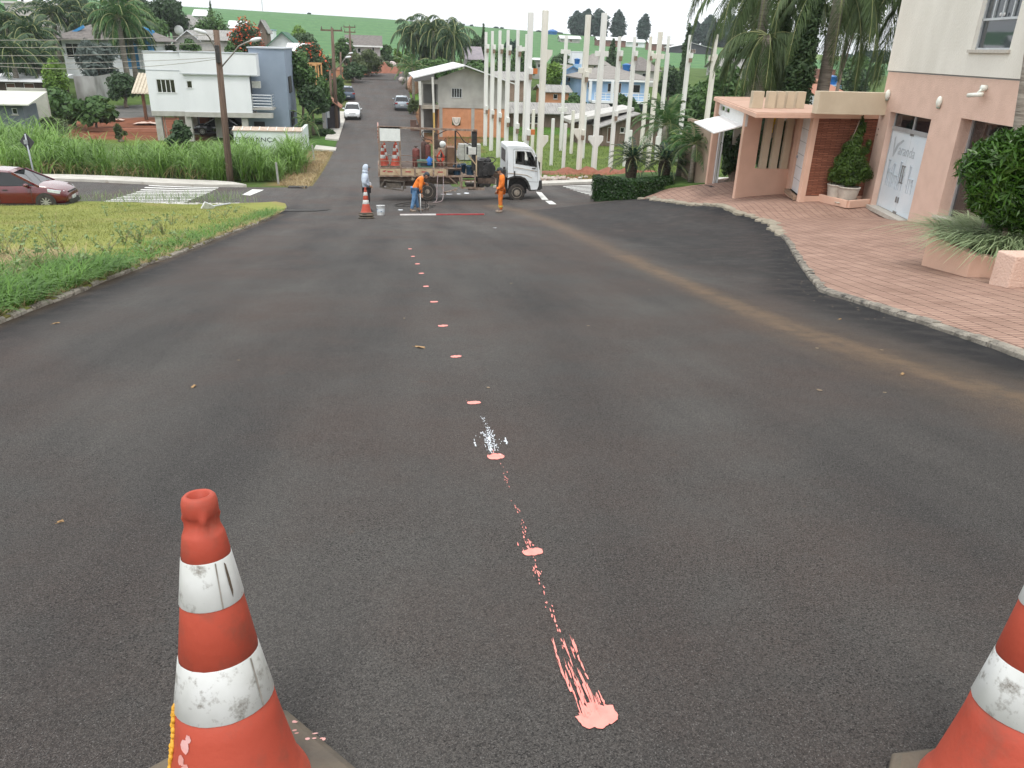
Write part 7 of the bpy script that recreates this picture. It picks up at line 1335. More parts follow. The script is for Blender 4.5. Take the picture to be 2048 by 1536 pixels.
def lamp_arm(t,pts,lampdir,s=.8):
 P=[Vector(p)-t.location for p in pts];q=MB();q.tube(P,.045*s,8);a=q.build('lamp_arm',mat('lamp_arm',(.34,.32,.3),(.28,.26,.24),rough=.5,scale=4,metal=.4),t,smooth=True);q=MB();e=P[-1];d=Vector(lampdir).normalized();q.ball((0,0,0),(.42*s,.17*s,.13*s),12,8);ang=math.atan2(d.y,d.x);q.xf(Matrix.Translation(e+d*.3*s)@Matrix.Rotation(ang,4,'Z')@Matrix.Rotation(-math.asin(d.z),4,'Y'));q.build('lamp_head',mat('lamp_shell',(.7,.72,.73),(.62,.64,.65),rough=.3,scale=4),a,smooth=True)
b1=ground(461,366);pl=pole('tall leaning wooden street lamp pole with two lamp arms beside the cane grass',b1,60,.19,.15,432);y1=b1.y
lamp_arm(pl,[at(440,118,y1),at(428,92,y1-.3),at(418,74,y1-.8),at(411,66,y1-1.2)],(-.8,-.4,.25));lamp_arm(pl,[at(444,133,y1),at(462,112,y1-.3),at(478,92,y1-.5),at(490,86,y1-.8),at(503,81,y1-1)],(.9,-.3,.2))
q=MB();a=at(435,105,y1-.2)-b1;q.box(a.x-.1,a.x+.1,a.y-.1,a.y+.1,a.z-.5,a.z+.35);q.build('transformer_fuse',M_BLKP,pl,bevel=.03)
b2=ground(674,258);p2=pole('tall dark wooden power pole with one crossarm on the far pavement',b2,56,.2,.13,664,cross=((60,641,685),));lamp_arm(p2,[at(669,140,b2.y),at(682,128,b2.y-.5),at(692,115,b2.y-1)],(.9,-.4,.2),.75)
b3=ground(683,205);p3=pole('thinner wooden pole with a lamp arm beyond the far fence',b3,104,.16,.1,681);lamp_arm(p3,[at(681,130,b3.y),at(690,115,b3.y-.5),at(698,107,b3.y-1)],(.9,-.4,.2),.75)
b4=Vector(at(702,128,122));b4.z=gz(b4.x,122);p4=pole('distant wooden power pole with two crossarms near the grey gable house',b4,52,.17,.12,699,cross=((54,687,711),(64,688,711)));lamp_arm(p4,[at(702,110,122),at(699,95,121.5),at(697,88,121)],(-.5,-.5,.2),.75)
g=ground(663,205);b5=ground(664,222);pole('short grey concrete post tight behind the dark power pole',b5,140,.16,.12,660)
def wire(label,a,b,sag,r=.014):
 P=[a.lerp(b,f)-Vector((0,0,sag*4*f*(1-f)))for f in frange(0,1,.08)];q=MB();q.tube(P,r,5,caps=False);tag(q.build('power_line',mat('wire_grey',(.33,.32,.28),(.28,.27,.24)),smooth=True),label,'wire','wires running left from the lamp pole')
far=b1+Vector((-46,-1.5,0))
for i,(v0,v1,lab)in enumerate(((77,62,'uppermost'),(91.5,78,'second'),(108,93,'third'),(123.5,108,'fourth'))):
 a=at(0,v0,y1-.6);b=at(434+i*2,v1+7,y1-.1);d=(a-b);wire(f'{lab} of the four pale wires crossing the trees left of the lamp pole',b,b+d*1.25,.12)
wire('lowest sagging wire left of the lamp pole',at(442,117,y1),at(-60,128,y1-1),.35)
# road signs
gs=ground(80,403);t=thing('road_sign','leaning diamond road sign seen from its dark back at the lawn edge','road sign',gs);tp_=at(50,268,gs.y);d=tp_-gs;q=MB();q.tube([Vector((0,0,-.2)),d],.035,8);q.build('post',mat('galvanised',(.36,.39,.42),(.28,.3,.33),rough=.5,scale=5,metal=.4),t,smooth=True)
c_=at(53,284,gs.y)-gs;q=MB();s_=.36;q.prism([(0,-s_),(s_,0),(0,s_),(-s_,0)],-.012,.012,'y');q.xf(Matrix.Translation(c_+Vector((0,.06,0)))@Matrix.Rotation(R(-24),4,'Z'));q.build('plate',mat('sign_back',(.03,.032,.036),(.05,.05,.055),rough=.6,scale=4),t);q=MB();q.box(-.09,.06,-.05,.06,-.08,.08);q.xf(Matrix.Translation(c_));q.build('clamp',MATS['galvanised'],t)
a,b=ground(410,424),ground(461,417);t=thing('fallen_sign','fallen white sign post lying on the lawn','road sign',a);q=MB();d=b-a;q.tube([(0,0,.16),(d.x,d.y,d.z+.2)],.04,8);q.build('post',M_ALU,t);q=MB();c_=ground(418,424)-a;q.box(-.22,.22,-.03,.03,0,.3);q.xf(Matrix.Translation((c_.x-.1,c_.y,.06))@Matrix.Rotation(R(35),4,'Y')@Matrix.Rotation(R(35),4,'Z'));q.build('plate',M_WPL,t)
for u,v,vt,du,lab in((557,366,325,-5,'thin grey post leaning out of the right end of the cane grass'),(629,318,290,-5,'short pale stump post at the edge of the dry verge')):
 g=ground(u,v);tp_=at(u+du,vt,g.y);q=MB();q.tube([(0,0,-.2),tuple(tp_-g)],.06,8);o=q.build('marker_post',mat('grey_post',(.36,.36,.34),(.27,.27,.25),scale=5));o.location=g;tag(o,lab,'post')
g=ground(578,421);polys=[blotch(g.x+.5,g.y+.1,.85,.75,4,rag=.6)];o=marks('broken_drain',polys,mat('drain_dark',(.006,.006,.006),(.05,.045,.04),scale=6,bump=.8,bscale=12),dz=.02,kind=None);tag(o,'dark broken drain hollow at the lawn corner of the road','drain')
g=ground(595,377);q=MB();q.box(-.5,.45,.0,.5,-.1,.03);o=q.build('storm_drain',MATS['drain_dark']);o.location=g+Vector((0,.1,.02));tag(o,'dark storm drain slot at the far corner kerb','drain')
rg=random.Random(12);q=MB()
for k in range(260):
 x,y=5.8+rg.gauss(2.4,1.5),44.9+rg.random()*1.6;s=rg.uniform(.05,.2);z=gz(x,y)+rg.uniform(0,.25);q.ball((x,y,z),(s,s*.8,s*.6),5,4)
tag(q.build('rubble_pile',mat('rubble',(.5,.46,.42),(.3,.2,.16),scale=1.2)),'low pile of pale rubble along the opposite pavement right of the truck','rubble')
def mound(name,label,u,v,w,d,h,m):
 g=ground(u,v);n_=22;q=MB();V=[]
 for j in range(9):
  for i in range(n_+1):x,y=w*(i/n_-.5),d*(j/8);e=math.sin(math.pi*j/8)*math.sin(math.pi*i/n_)**.5*(.7+.3*math.sin(i*1.7)+.15*math.sin(i*.6+j));V.append((x,y,gz(g.x+x,g.y+y)-g.z+h*e-.1))
 q.add(V,[(j*(n_+1)+i,j*(n_+1)+i+1,(j+1)*(n_+1)+i+1,(j+1)*(n_+1)+i)for j in range(8)for i in range(n_)]);o=q.build(name,m,None,smooth=True);o.location=g;return tag(o,label,'soil mound')
M_SOIL=mat('red_soil',(.20,.075,.045),(.27,.11,.07),rough=1,scale=3,bump=.8,bscale=8)
mound('soil_mound','long red soil mound between the opposite pavement and the columns',1215,349,9,2.2,.55,M_SOIL)
mound('soil_mound','red earth bank behind the far road crossing',738,147,11,8,1.7,M_SOIL)
mound('soil_mound','small heap of red soil and rubble by the unfinished porch',855,262,3.4,2.5,.7,mat('soil_rubble',(.24,.1,.06),(.36,.26,.2),scale=1.5,bump=.8,bscale=6))
for u,v,s_,lab in((232,241,.9,'crumpled pale sheet on the red soil yard, left'),(293,248,1.3,'crumpled pale sheet on the red soil yard beside the stilt house')):
 g=ground(u,v);rg=random.Random(u);q=MB();V=[(s_*1.6*(i/8-.5),s_*(j/5-.5),.06+.16*rg.random()*math.sin(math.pi*i/8))for j in range(6)for i in range(9)];q.add(V,[(j*9+i,j*9+i+1,(j+1)*9+i+1,(j+1)*9+i)for j in range(5)for i in range(8)]);o=q.build('tarp_sheet',mat('tarp',(.6,.47,.4),(.5,.36,.3),scale=4));o.location=g;tag(o,lab,'sheet')
g=ground(260,262);q=MB();q.box(-3.5,5,0,.25,-.2,.22);o=q.build('yard_kerb',mat('orange_kerb',(.42,.19,.12),(.36,.16,.1),scale=2));o.location=g;tag(o,'low orange brick edging along the red soil yard','kerb')
g=ground(828,187);q=MB();q.lathe([(1.1,-.25),(1.15,-.2),(1.15,.2),(1.1,.25)],20,(0,0,1.05),axis='y');q.lathe([(.4,-.3),(.4,.3)],12,(0,0,1.05),axis='y');o=q.build('cable_reel',mat('reel_wood',(.45,.28,.19),(.3,.15,.1),scale=2));o.location=g;o.rotation_euler=(0,0,R(50));tag(o,'wooden cable reel on the far right verge by the palm','cable reel')
for u,v,s_,lab in((812,165,1.0,'pale sack heap at the far crossing corner'),(775,137,1.6,'white car-sized tarp shape at the far road bend')):
 g=ground(u,v);rg=random.Random(u);q=MB()
 for k in range(4):q.ball((rg.uniform(-.6,.6)*s_,rg.uniform(-.3,.3)*s_,.35*s_),(.5*s_,.4*s_,.4*s_),8,6)
 o=q.build('sack_heap',mat('sack',(.55,.5,.48),(.45,.36,.34),scale=3),None,smooth=True);o.location=g;tag(o,lab,'sacks')
 # ---------------------------------------------------------------- planter, block and potted shrubs at the right
t=thing('planter_box','peach planter box full of strappy grass beside the shop window','planter',(7.77,9.54,0));pc=[(8.05,10.9),(7.72,9.5),(8.45,9.05),(12.2,9.6),(12.4,11.0)]
zt_=-1.03;q=MB();n_=len(pc);cx,cy_=sum(p[0]for p in pc)/n_,sum(p[1]for p in pc)/n_;inn=[(p[0]+(cx-p[0])*.09,p[1]+(cy_-p[1])*.16)for p in pc];L_=lambda p,z:(p[0]-7.77,p[1]-9.54,z)
q.add([L_(p,-2.2)for p in pc]+[L_(p,zt_)for p in pc]+[L_(p,zt_)for p in inn]+[L_(p,zt_-.2)for p in inn],[(i,(i+1)%n_,n_+(i+1)%n_,n_+i)for i in range(n_)]+[(n_+i,n_+(i+1)%n_,2*n_+(i+1)%n_,2*n_+i)for i in range(n_)]+[(2*n_+i,2*n_+(i+1)%n_,3*n_+(i+1)%n_,3*n_+i)for i in range(n_)]);q.build('box',M_PEACHS,t,bevel=.012)
q=MB();q.add([L_(p,zt_-.06)for p in inn],[tuple(range(n_))]);q.build('soil',mat('potting_soil',(.06,.04,.03),(.1,.07,.05),scale=9),t)
gb=ground(2012,583);q=MB();q.box(0,1.4,0,.35,-.5,.46);o=q.build('peach_block',M_PEACH,None,bevel=.02);o.location=gb;o.rotation_euler=(0,0,R(-3));tag(o,'low peach wall block at the right photo edge in front of the planter','block')
def pot(name,label,u,v,y,r_,h,shrub):
 p=at(u,v,y);t=thing(name,label,'potted plant',(p.x,p.y,-2.60),group=None);q=MB()
 pr=[(r_*.62,0),(r_*.72,h*.1)]+[(r_*(.72+.24*f+.02*(k%2)),h*(.1+.8*f))for k,f in enumerate(frange(0,1,.1))]+[(r_*1.02,h*.92),(r_*1.02,h),(r_*.9,h),(r_*.85,h*.85),(.01,h*.85)];q.lathe(pr,22,cap=False);q.build('pot',mat('pot_clay',(.50,.46,.40),(.42,.38,.33),rough=.9,scale=6),t,smooth=True);shrub(t,h);return t
G_JUN=leafmat('juniper_needles',(.025,.055,.008),(.075,.14,.018),(.16,.24,.04),clump=3.0)
def jun(cl,n_,tw):
 def f(t,h):
  C=[(x,y,h+z,a,b,c)for x,y,z,a,b,c in cl];q=MB();q.tube([(0,0,h*.8),(0,0,h+.5),(cl[-1][0]*.8,cl[-1][1],h+cl[-1][2])],[.05,.035,.012],6);q.build('stem',M_BARK,t);Q=crown(C,n_,tw,jitter=.35,aspect=.22,shell=.25)
  quads_mesh('foliage',Q,G_JUN,t)
 return f
pot('potted_juniper','taller potted juniper leaning right against the brick wall',1668,398,22.2,.27,.52,jun([(0,0,.3,.34,.3,.3),(.1,0,.65,.32,.26,.3),(.2,0,1.0,.27,.22,.3),(.36,0,1.3,.2,.15,.26),(.45,0,1.6,.14,.1,.24),(.72,0,1.0,.16,.1,.12),(.78,0,1.2,.1,.08,.12),(.42,0,1.85,.05,.05,.22)],5200,.13))
pot('potted_juniper','rounder bright green potted juniper in front of the taller one',1692,404,21.9,.33,.5,jun([(0,0,.22,.4,.35,.22),(-.2,0,.5,.3,.3,.3),(.2,0,.5,.36,.3,.3),(.05,0,.8,.34,.28,.25),(.45,0,.35,.25,.2,.22),(0,0,1.05,.2,.16,.2)],5200,.12))
# ---------------------------------------------------------------- trees and plants, each placed by foot, crown top and width
def T(name,label,u,vt,vb,wpx,y,m,leaf=.4,n=1800,shape='round',nc=12,r=.2,group=None,blossom=None,sink=0,cat='tree',seed=None,aspect=.6):
 P=at(u,vb,y);z0=gz(P.x,y)-.1;top=at(u,vt,y).z;h=max(.5,top-z0);s=(P-CO).dot(FW)/FPX;cb=P.z-z0;return tree(name,label,(u,vb),y,wpx*s,h,m,leaf,n,max(.03,min(.7,cb/h*(1 if name in('street_tree','airy_tree')else .05 if cat=='bush' or name=='ridge_tree' else .35))),r,nc,group,seed if seed is not None else int(u*7+vt),cat,blossom=blossom,shape=shape,zb=z0,aspect=aspect)
T('dark_tree','large dark tree at the top of the left hill, just left of the open sky',335,-14,48,105,150,G_DEEP,.55,4200,nc=20);T('dark_tree','dark rounded tree behind the palms at the top left',262,-28,42,90,156,G_DEEP,.55,3200,nc=16);T('dark_tree','shorter dark tree filling the gap below the hilltop tree',300,18,62,85,136,G_MID,.5,2600,nc=14);T('dark_tree','dark tree between the mansion and the hilltop trees',150,-25,40,70,158,G_DEEP,.5,1800)
T('bright_bush','bright green upright bush left of the stained retaining wall',118,113,205,58,90,G_LIGHT,.3,2600,nc=14,cat='bush');T('broadleaf_tree','broad leaved dark green small tree above the cane at left',112,178,236,96,78,G_MID,.6,1500,nc=16,r=.12);T('broadleaf_tree','many-stemmed small tree right of the broad leaved one on the red yard',192,193,240,94,77,G_MID,.55,1300,nc=16,r=.12,seed=5)
T('dark_bush','dense dark bush between the retaining wall and the pergola',252,142,208,78,93,G_DARK,.35,2600,nc=14,cat='bush');T('dark_bush','brownish thicket under the small trees at left',108,232,268,70,70,G_OLIVE,.3,1300,cat='bush');T('small_shrub','small dark shrub on the red yard',240,247,265,26,70,G_OLIVE,.25,400,cat='bush');T('small_shrub','dark leafy shrub before the left stilts of the house',358,240,275,56,66,G_DARK,.45,700,cat='bush')
T('hedge_tree','dark hedge mass behind the pergola posts',215,196,214,60,100,G_DARK,.35,1000,cat='bush');T('round_tree','round dense tree behind the lamp pole top',428,26,78,74,140,G_MID,.4,2800,nc=16);T('spire_tree','thin dark spire tree just left of the lamp pole tip',423,6,34,7,150,G_DARK,.4,500,shape='column')
T('garden_tree','dark green tree below the pale cottages',325,78,112,62,120,G_DARK,.4,1600);T('garden_tree','round mid green tree before the gabled cottage',382,74,104,50,118,G_MID,.38,1500);T('garden_tree','dark bush right of the pale cottages',466,78,106,36,115,G_MID,.35,1200);T('garden_tree','small dark tree beside the satellite dish',385,52,68,30,146,G_DARK,.4,700)
T('flame_tree','flame tree with many orange-red flowers above the stilt house',494,46,108,72,122,G_DARK,.4,2200,blossom=900,nc=14);T('flame_tree','darker flame tree with scattered red flowers right of the stair block',628,80,138,84,104,G_DARK,.4,2400,blossom=420,nc=14);T('garden_tree','lime green tree at the foot of the crop field',596,45,80,40,150,G_LIGHT,.4,1200);T('garden_tree','dark wide tree below the lime green one',612,62,104,84,135,G_DARK,.45,2200)
T('street_tree','airy bright tree tight against the blue-grey stair block',604,108,196,62,80,G_MID,.38,2400,nc=16,r=.14);T('street_tree','darker airy tree before the house right of the stair block',626,168,240,64,76,G_DARK,.36,2000,nc=14,r=.13);T('street_tree','slim tree with a thin trunk left of the gate shelter',645,150,215,44,78,G_MID,.34,1300,nc=10,r=.11)
T('small_shrub','low dark shrub row on the lawn left of the grey fence',640,236,246,40,84,G_MID,.25,500,cat='bush');T('spiky_bush','dark spiky bush at the pavement start beside the far road',655,263,283,40,76,G_DARK,.5,700,cat='bush',aspect=.25);T('verge_shrub','bushy shrub behind the far fence',672,150,200,40,96,G_MID,.35,1300,cat='bush')
T('olive_tree','wide olive green tree right of the power poles',738,96,150,84,126,G_OLIVE,.38,2600,nc=14);T('olive_tree','lime and dark tree behind the power pole crossarms',690,72,120,52,132,G_MID,.4,1900);T('olive_tree','dark shrub mass below the power lamp heads',706,122,158,52,118,G_DARK,.35,1500);T('bank_shrub','flowering shrub on top of the red bank',770,120,140,44,140,G_OLIVE,.3,900,cat='bush')
T('garden_tree','tree left of the lime pair at the far road end',772,86,128,38,156,G_MID,.4,1100);T('garden_tree','lime tree at the far road end',794,90,126,24,152,G_LIGHT,.38,800);T('garden_tree','second lime tree half behind the palm clump',814,94,126,24,150,G_LIGHT,.38,700);T('garden_tree','dark red-green tree at the far road bend',775,104,130,26,146,G_DARK,.36,800)
T('garden_tree','broad green tree behind the unfinished house roof',884,114,150,96,108,G_MID,.4,2600,nc=14);T('garden_tree','green tree between the unfinished house and the first columns',955,112,158,74,104,G_MID,.4,2200);T('dark_tree','dark tree on the skyline left of the first columns',945,64,122,40,160,G_DARK,.5,1300);T('cypress','dark narrow cypress just left of the first columns',966,52,130,9,130,G_DARK,.4,800,shape='column')
T('garden_tree','green tree behind the second and third columns',1008,95,160,56,112,G_MID,.4,1800);T('garden_tree','yellow-green topped tree behind the fifth column',1046,92,165,62,116,G_MID,.42,2000);T('round_tree','dark round tree alone on the crop field edge behind the columns',1026,74,102,34,178,G_BLUE,.5,900);T('round_tree','bright green ball shaped tree right of the tallest column',1108,118,164,42,106,G_LIGHT,.34,1700,nc=14);T('conifer','dark bushy conifer left of the white tower',1122,104,150,48,124,G_DARK,.4,1500)
T('garden_bush','green bush before the orange house',1152,184,208,58,92,G_MID,.34,1300,cat='bush');T('garden_bush','rounded bush before the pale blue house balcony',1250,186,240,56,88,G_MID,.36,1800,cat='bush');T('garden_bush','dark bush at the right corner of the pale blue house',1312,196,250,56,86,G_DARK,.36,1500,cat='bush');T('conifer','dark conifer behind the crossarmed thick column',1222,78,140,36,140,G_DARK,.45,1300,shape='cone')
T('garden_tree','dark tree right of the dark hipped roof',1335,128,200,60,104,G_DARK,.4,1800);T('garden_tree','tree behind the stepped columns near the cypress',1296,120,150,44,130,G_OLIVE,.4,1000)
for i,(u,vt,vb,w,y,lab)in enumerate(((1152,24,82,40,410,'leftmost dark tall tree of the ridge clump'),(1172,20,82,34,412,'second dark tall tree of the ridge clump'),(1196,20,84,44,408,'third and widest dark tall tree of the ridge clump'),(1234,22,84,32,405,'dark tall tree right of the ridge clump, behind a thick column'),(1285,30,92,28,400,'dark tall tree standing alone on the ridge'),(1388,44,104,26,390,'first dark tall tree right of the cypress'),(1412,32,108,44,385,'dark tall tree behind the second column from the right'),(1458,34,114,62,380,'broad dark tall tree behind the rightmost column'),(1440,56,112,40,388,'lower dark tree between the two right ridge trees'))):
 T('ridge_tree',lab,u,vt,vb,w,y,G_BLUE,1.15,2400,nc=18,shape='column',r=.5,group='tall dark trees on the ridge')
for i,(u,vt,vb,w,y,lab)in enumerate(((926,53,60,6,440,'tiny skyline tree right of the palm clump'),(943,57,63,7,440,'second tiny skyline tree right of the palm clump'),(992,59,67,12,430,'small skyline tree behind the second column'),(1004,60,68,8,430,'small skyline tree behind the third column'),(1078,66,76,16,420,'small skyline tree left of the tallest column'),(1116,68,80,26,415,'small round skyline trees left of the farmhouse'),(619,29,34,7,450,'tiny skyline tree above the dark wide tree'),(1060,70,75,10,430,'tiny skyline bush between the two thick columns'))):
 T('skyline_tree',lab,u,vt,vb,w,y,G_BLUE,.9,350,nc=6,group='small trees on the skyline')
q=MB();p=at(526,30,440);p.z=gz(p.x,440);zt_=at(526,0,440).z;q.tube([(0,0,0),(0,0,zt_-p.z)],.22,6);o=q.build('antenna_mast',M_ALU);o.location=p;tag(o,'thin antenna mast on the skyline above the flame tree','mast')
T('cypress','tall dark cypress behind the second column from the right',1366,56,165,20,100,G_DARK,.45,1700,shape='column',r=.25);T('big_garden_tree','big leafy green tree between the rightmost column and the gatehouse',1440,128,232,112,66,G_MID,.4,4800,nc=22);T('big_garden_tree','leafy green tree left of the rightmost column',1385,146,240,92,70,G_MID,.4,3600,nc=18);T('round_tree','round olive tree below the broad dark ridge tree',1462,98,140,46,150,G_OLIVE,.5,1300)
T('cypress','very tall dark cypress behind the gatehouse, right of the drooping palm',1592,-60,210,58,30.9,G_DARK,.2,8500,shape='column',r=.25,aspect=.4);T('cypress','dark cypress half hidden by the drooping palm fronds',1540,-10,210,56,34.5,G_DARK,.26,5000,shape='column',r=.25,aspect=.4)
T('airy_tree','thin airy tree with sparse leaves at the left of the drooping palms',1508,-40,110,110,46,G_OLIVE,.2,1600,nc=26,r=.12);T('airy_tree','sparse tree glimpsed between the cypresses and the cream building',1690,-50,90,140,44,G_OLIVE,.22,3200,nc=24,r=.14);T('dark_tree','dark dense tree tight behind the cream building corner',1800,-80,190,70,31,G_DARK,.2,4200,nc=16)
T('garden_tree','green trees on the slope far behind the tiled roof house',1720,104,165,90,120,G_MID,.45,1800);T('garden_tree','bushy tree before the bare brick wall house',1700,136,185,84,88,G_DARK,.4,1900);T('garden_tree','light bush right of the ringed palm trunk',1640,156,205,36,78,G_MID,.35,900);T('garden_tree','dark bush low between the cypresses',1562,150,205,50,62,G_DARK,.35,1300);T('garden_tree','flat topped tree on the far right skyline',1740,96,130,110,230,G_BLUE,.9,1200)
T('croton_bush','small yellow-leaved bush behind the gatehouse roof',1498,190,210,26,33,leafmat('yellow_leaves',(.45,.25,.01),(.65,.42,.02),(.3,.3,.04)),.12,500,cat='bush');T('croton_bush','small yellow-leaved bush behind the beige blocks',1556,192,212,24,33,MATS['yellow_leaves'],.12,400,cat='bush')
T('garden_bush','dark garden bush seen through the open garage door',1462,262,350,60,29.5,G_DARK,.16,2600,cat='bush');T('garden_bush','dark bush behind the slot wall of the gatehouse',1545,240,360,90,27.3,G_DARK,.16,2600,cat='bush')
for u,vt,vb,w,y,m_,lab in((30,40,130,90,122,G_DEEP,'dark green mass of trees behind the upper left palms'),(95,52,110,80,128,G_DEEP,'dark tree behind the palm left of the blue trimmed house'),(178,26,80,80,130,G_MID,'leafy tree behind the blue trimmed house roof'),(14,110,190,70,100,G_DEEP,'dark tree at the left edge above the tin shed'),(66,108,176,70,104,G_DEEP,'dark tree behind the low palm left of the bright bush'),(265,60,120,60,116,G_DARK,'dark tree right of the large palm'),(296,40,90,60,132,G_MID,'tree below the hilltop trees, right of the palms')):
 T('dark_tree',lab,u,vt,vb,w,y,m_,.5,1700)
 # palms
def PT(label,u,vc,y,ln,nf=16,m=None,droop=.9,hang=.55,ll=.6,lw=.05,nl=20,r=.18,seed=1,el=(-.4,1.2),boot=None,dz=0,group=None,name='palm',u2=None):
 """palm whose crown heart is at pixel (u, vc)"""
 P=at(u,vc,y);z0=gz(P.x,y)-.05+dz;return palm(name,label,(u,vc),y,P.z-z0,nf,ln,m,r,droop,ll,lw,nl,hang,group,seed,el=el,boot=boot,zb=z0)
for i,(u,v,y,ln,lab)in enumerate(((12,42,112,3.8,'feather palm at the left photo edge, upper'),(62,66,108,3.6,'feather palm left of the blue trimmed house'),(104,28,124,4.0,'feather palm before the hill mansion'),(146,18,126,4.0,'tall feather palm above the blue trimmed house roof'),(22,105,94,3.4,'feather palm with thick trunk at the left edge above the tin shed'),(186,46,124,3.6,'feather palm behind the blue trimmed house'),(72,118,98,3.0,'low feather palm left of the bright green bush'))):
 PT(lab,u,v,y,ln*1.1,26,G_PALM,1.05,.7,.95,.08,24,.26,seed=i+1,group='feather palms on the left hillside')
PT('large feather palm standing before the blue trimmed house',236,34,104,4.5,32,G_PALM2,1.15,.7,1.0,.08,28,.3,seed=21);PT('drooping older feather palm right behind the large one',258,62,108,4.0,26,G_PALM,1.4,.9,1.0,.08,26,.28,seed=22)
T('fan_palm','dome shaped grey-green fan palm before the blue trimmed house',198,74,146,88,101,G_GREY,.95,900,nc=14,cat='palm',aspect=.3)
for i,(u,v,y,ln,lab)in enumerate(((826,66,122,4.2,'leftmost palm of the big dark palm clump'),(846,58,126,4.0,'second palm of the big dark palm clump'),(868,62,120,4.4,'middle palm of the big dark palm clump'),(890,58,124,4.2,'fourth palm of the big dark palm clump'),(906,72,119,4.4,'rightmost palm of the big dark palm clump'))):
 PT(lab,u,v,y,ln,26,G_PALM,1.5,1.0,1.1,.09,18,.28,seed=i+31,el=(-.9,1.2),group='palm clump beyond the unfinished house')
T('dark_tree','dark foliage filling the lower part of the palm clump',866,78,122,90,123,G_DARK,.6,1400,cat='bush')
PT('slender palm at the right verge of the far road',826,136,100,2.8,16,G_PALM2,.8,.4,.7,.06,16,.16,seed=41);PT('small palm behind the slender verge palm',812,128,112,2.4,12,G_PALM,.8,.4,.6,.06,14,.14,seed=42);T('verge_shrub','yellowish spiky shrub beside the silver car',828,196,226,26,92,G_OLIVE,.4,600,cat='bush',aspect=.3);PT('low young palm on the lawn by the stair block',614,245,74,1.7,14,G_PALM2,.8,.3,.5,.05,12,.12,seed=43)
PT('queen palm with ringed grey trunk behind the gatehouse',1686,-45,31.5,4.6,22,G_PALM3,2.0,.9,.8,.022,90,.24,seed=51,el=(-.7,.8));PT('queen palm with long drooping fronds left of the tall cypress',1540,-50,34.5,5.3,26,G_PALM3,2.1,1.0,.85,.024,90,.22,seed=52,el=(-.8,.8));PT('queen palm drooping over the corner of the cream building',1850,-50,31,5.2,26,G_PALM3,2.1,1.0,.85,.022,90,.22,seed=53,el=(-.8,.8))
PT('dense low drooping palm hiding the cypress foot behind the gatehouse',1536,70,32.2,3.0,20,G_PALM3,2.0,1.0,.7,.022,70,.2,seed=55,el=(-.9,.5))
# raised garden with palms, cycads and the clipped hedge
GA,GB,GC=at(1262,356,33.5),at(1422,362,30.0),ground(1352,375)
HP=[ground(1196,403),ground(1268,398.5),ground(1345,375)]
_ga=[(GA.x,GA.y,GA.z),(GB.x,GB.y,GB.z),(GC.x,GC.y,GC.z+.03),(HP[1].x,HP[1].y+.4,HP[1].z+.25),(HP[0].x,HP[0].y+.6,GA.z),(at(1325,357,32.5).x,32.5,at(1325,357,32.5).z),(14.5,33.5,GB.z),(HP[0].x+.5,34.5,GA.z-.1),(14,35.5,GA.z-.1)]
def gplane(x,y):
 w=[(1/((x-p[0])**2+(y-p[1])**2+.02),p[2])for p in _ga];return sum(a*b for a,b in w)/sum(a for a,b in w)
sheet('raised_lawn',[(HP[0].x+.2,HP[0].y+.5),(HP[1].x+.1,HP[1].y+.6),(GC.x-.2,GC.y+.05),(GB.x-.1,GB.y-.2),(GB.x+1.0,GB.y+2.5),(14,35.5),(HP[0].x+.5,34.5)],.8,lambda x,y:max(.06,gplane(x,y)-gz(x,y)),M_LAWN3,skirt=1.6)
ztop=at(1196,353,HP[0].y+.3).z;t=thing('hedge','clipped dark green hedge at the street corner','hedge',HP[0]);Q=[];C=[]
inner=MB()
for i in range(2):
 a,b=HP[i],HP[i+1];k=14
 for j in range(k):p=a.lerp(b,j/k);z0=gz(p.x,p.y);C.append((p.x,p.y+.35,z0,max(.12,ztop-z0)))
N=9000;idx=nrg.integers(0,len(C),N);CA=np.array(C)[idx];u_=nrg.uniform(-.35,.35,N);f_=nrg.random(N);side=nrg.random(N)
px_=CA[:,0]+nrg.uniform(-.14,.14,N);py_=CA[:,1]+np.where(side<.55,-.34+nrg.normal(0,.03,N),u_);pz_=CA[:,2]+CA[:,3]*np.where(side<.55,f_,1.0)+nrg.normal(0,.025,N)
left=side>.93;px_=np.where(left,HP[0].x-.12+nrg.normal(0,.03,N),px_);py_=np.where(left,HP[0].y+.35+u_,py_);pz_=np.where(left,HP[0].z+f_*(ztop-HP[0].z),pz_)
P_=np.stack([px_-HP[0].x,py_-HP[0].y,pz_-HP[0].z],1);Nn=nrg.normal(size=(N,3))*.5+np.where((side<.55)[:,None],[0,-1,.4],[0,0,1]);X_,Y_,_z=rot_to(Nn);s_=.085*nrg.uniform(.6,1.3,(N,1))
quads_mesh('foliage',np.stack([P_-X_*s_*.5,P_+Y_*s_*.3,P_+X_*s_*.5,P_-Y_*s_*.3],1),leafmat('hedge_leaves',(.010,.035,.008),(.035,.085,.018),(.14,.17,.03),rough=.35,clump=1.5),t)
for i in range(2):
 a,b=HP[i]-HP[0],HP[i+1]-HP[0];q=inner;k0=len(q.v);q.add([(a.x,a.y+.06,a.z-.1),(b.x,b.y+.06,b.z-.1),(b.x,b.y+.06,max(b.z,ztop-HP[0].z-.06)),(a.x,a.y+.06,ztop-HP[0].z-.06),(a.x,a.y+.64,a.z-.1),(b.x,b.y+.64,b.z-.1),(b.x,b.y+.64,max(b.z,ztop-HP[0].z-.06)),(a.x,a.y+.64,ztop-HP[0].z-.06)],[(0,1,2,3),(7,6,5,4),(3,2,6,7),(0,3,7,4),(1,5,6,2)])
inner.build('branches',mat('hedge_inside',(.012,.02,.008),(.02,.03,.012),scale=9),t)
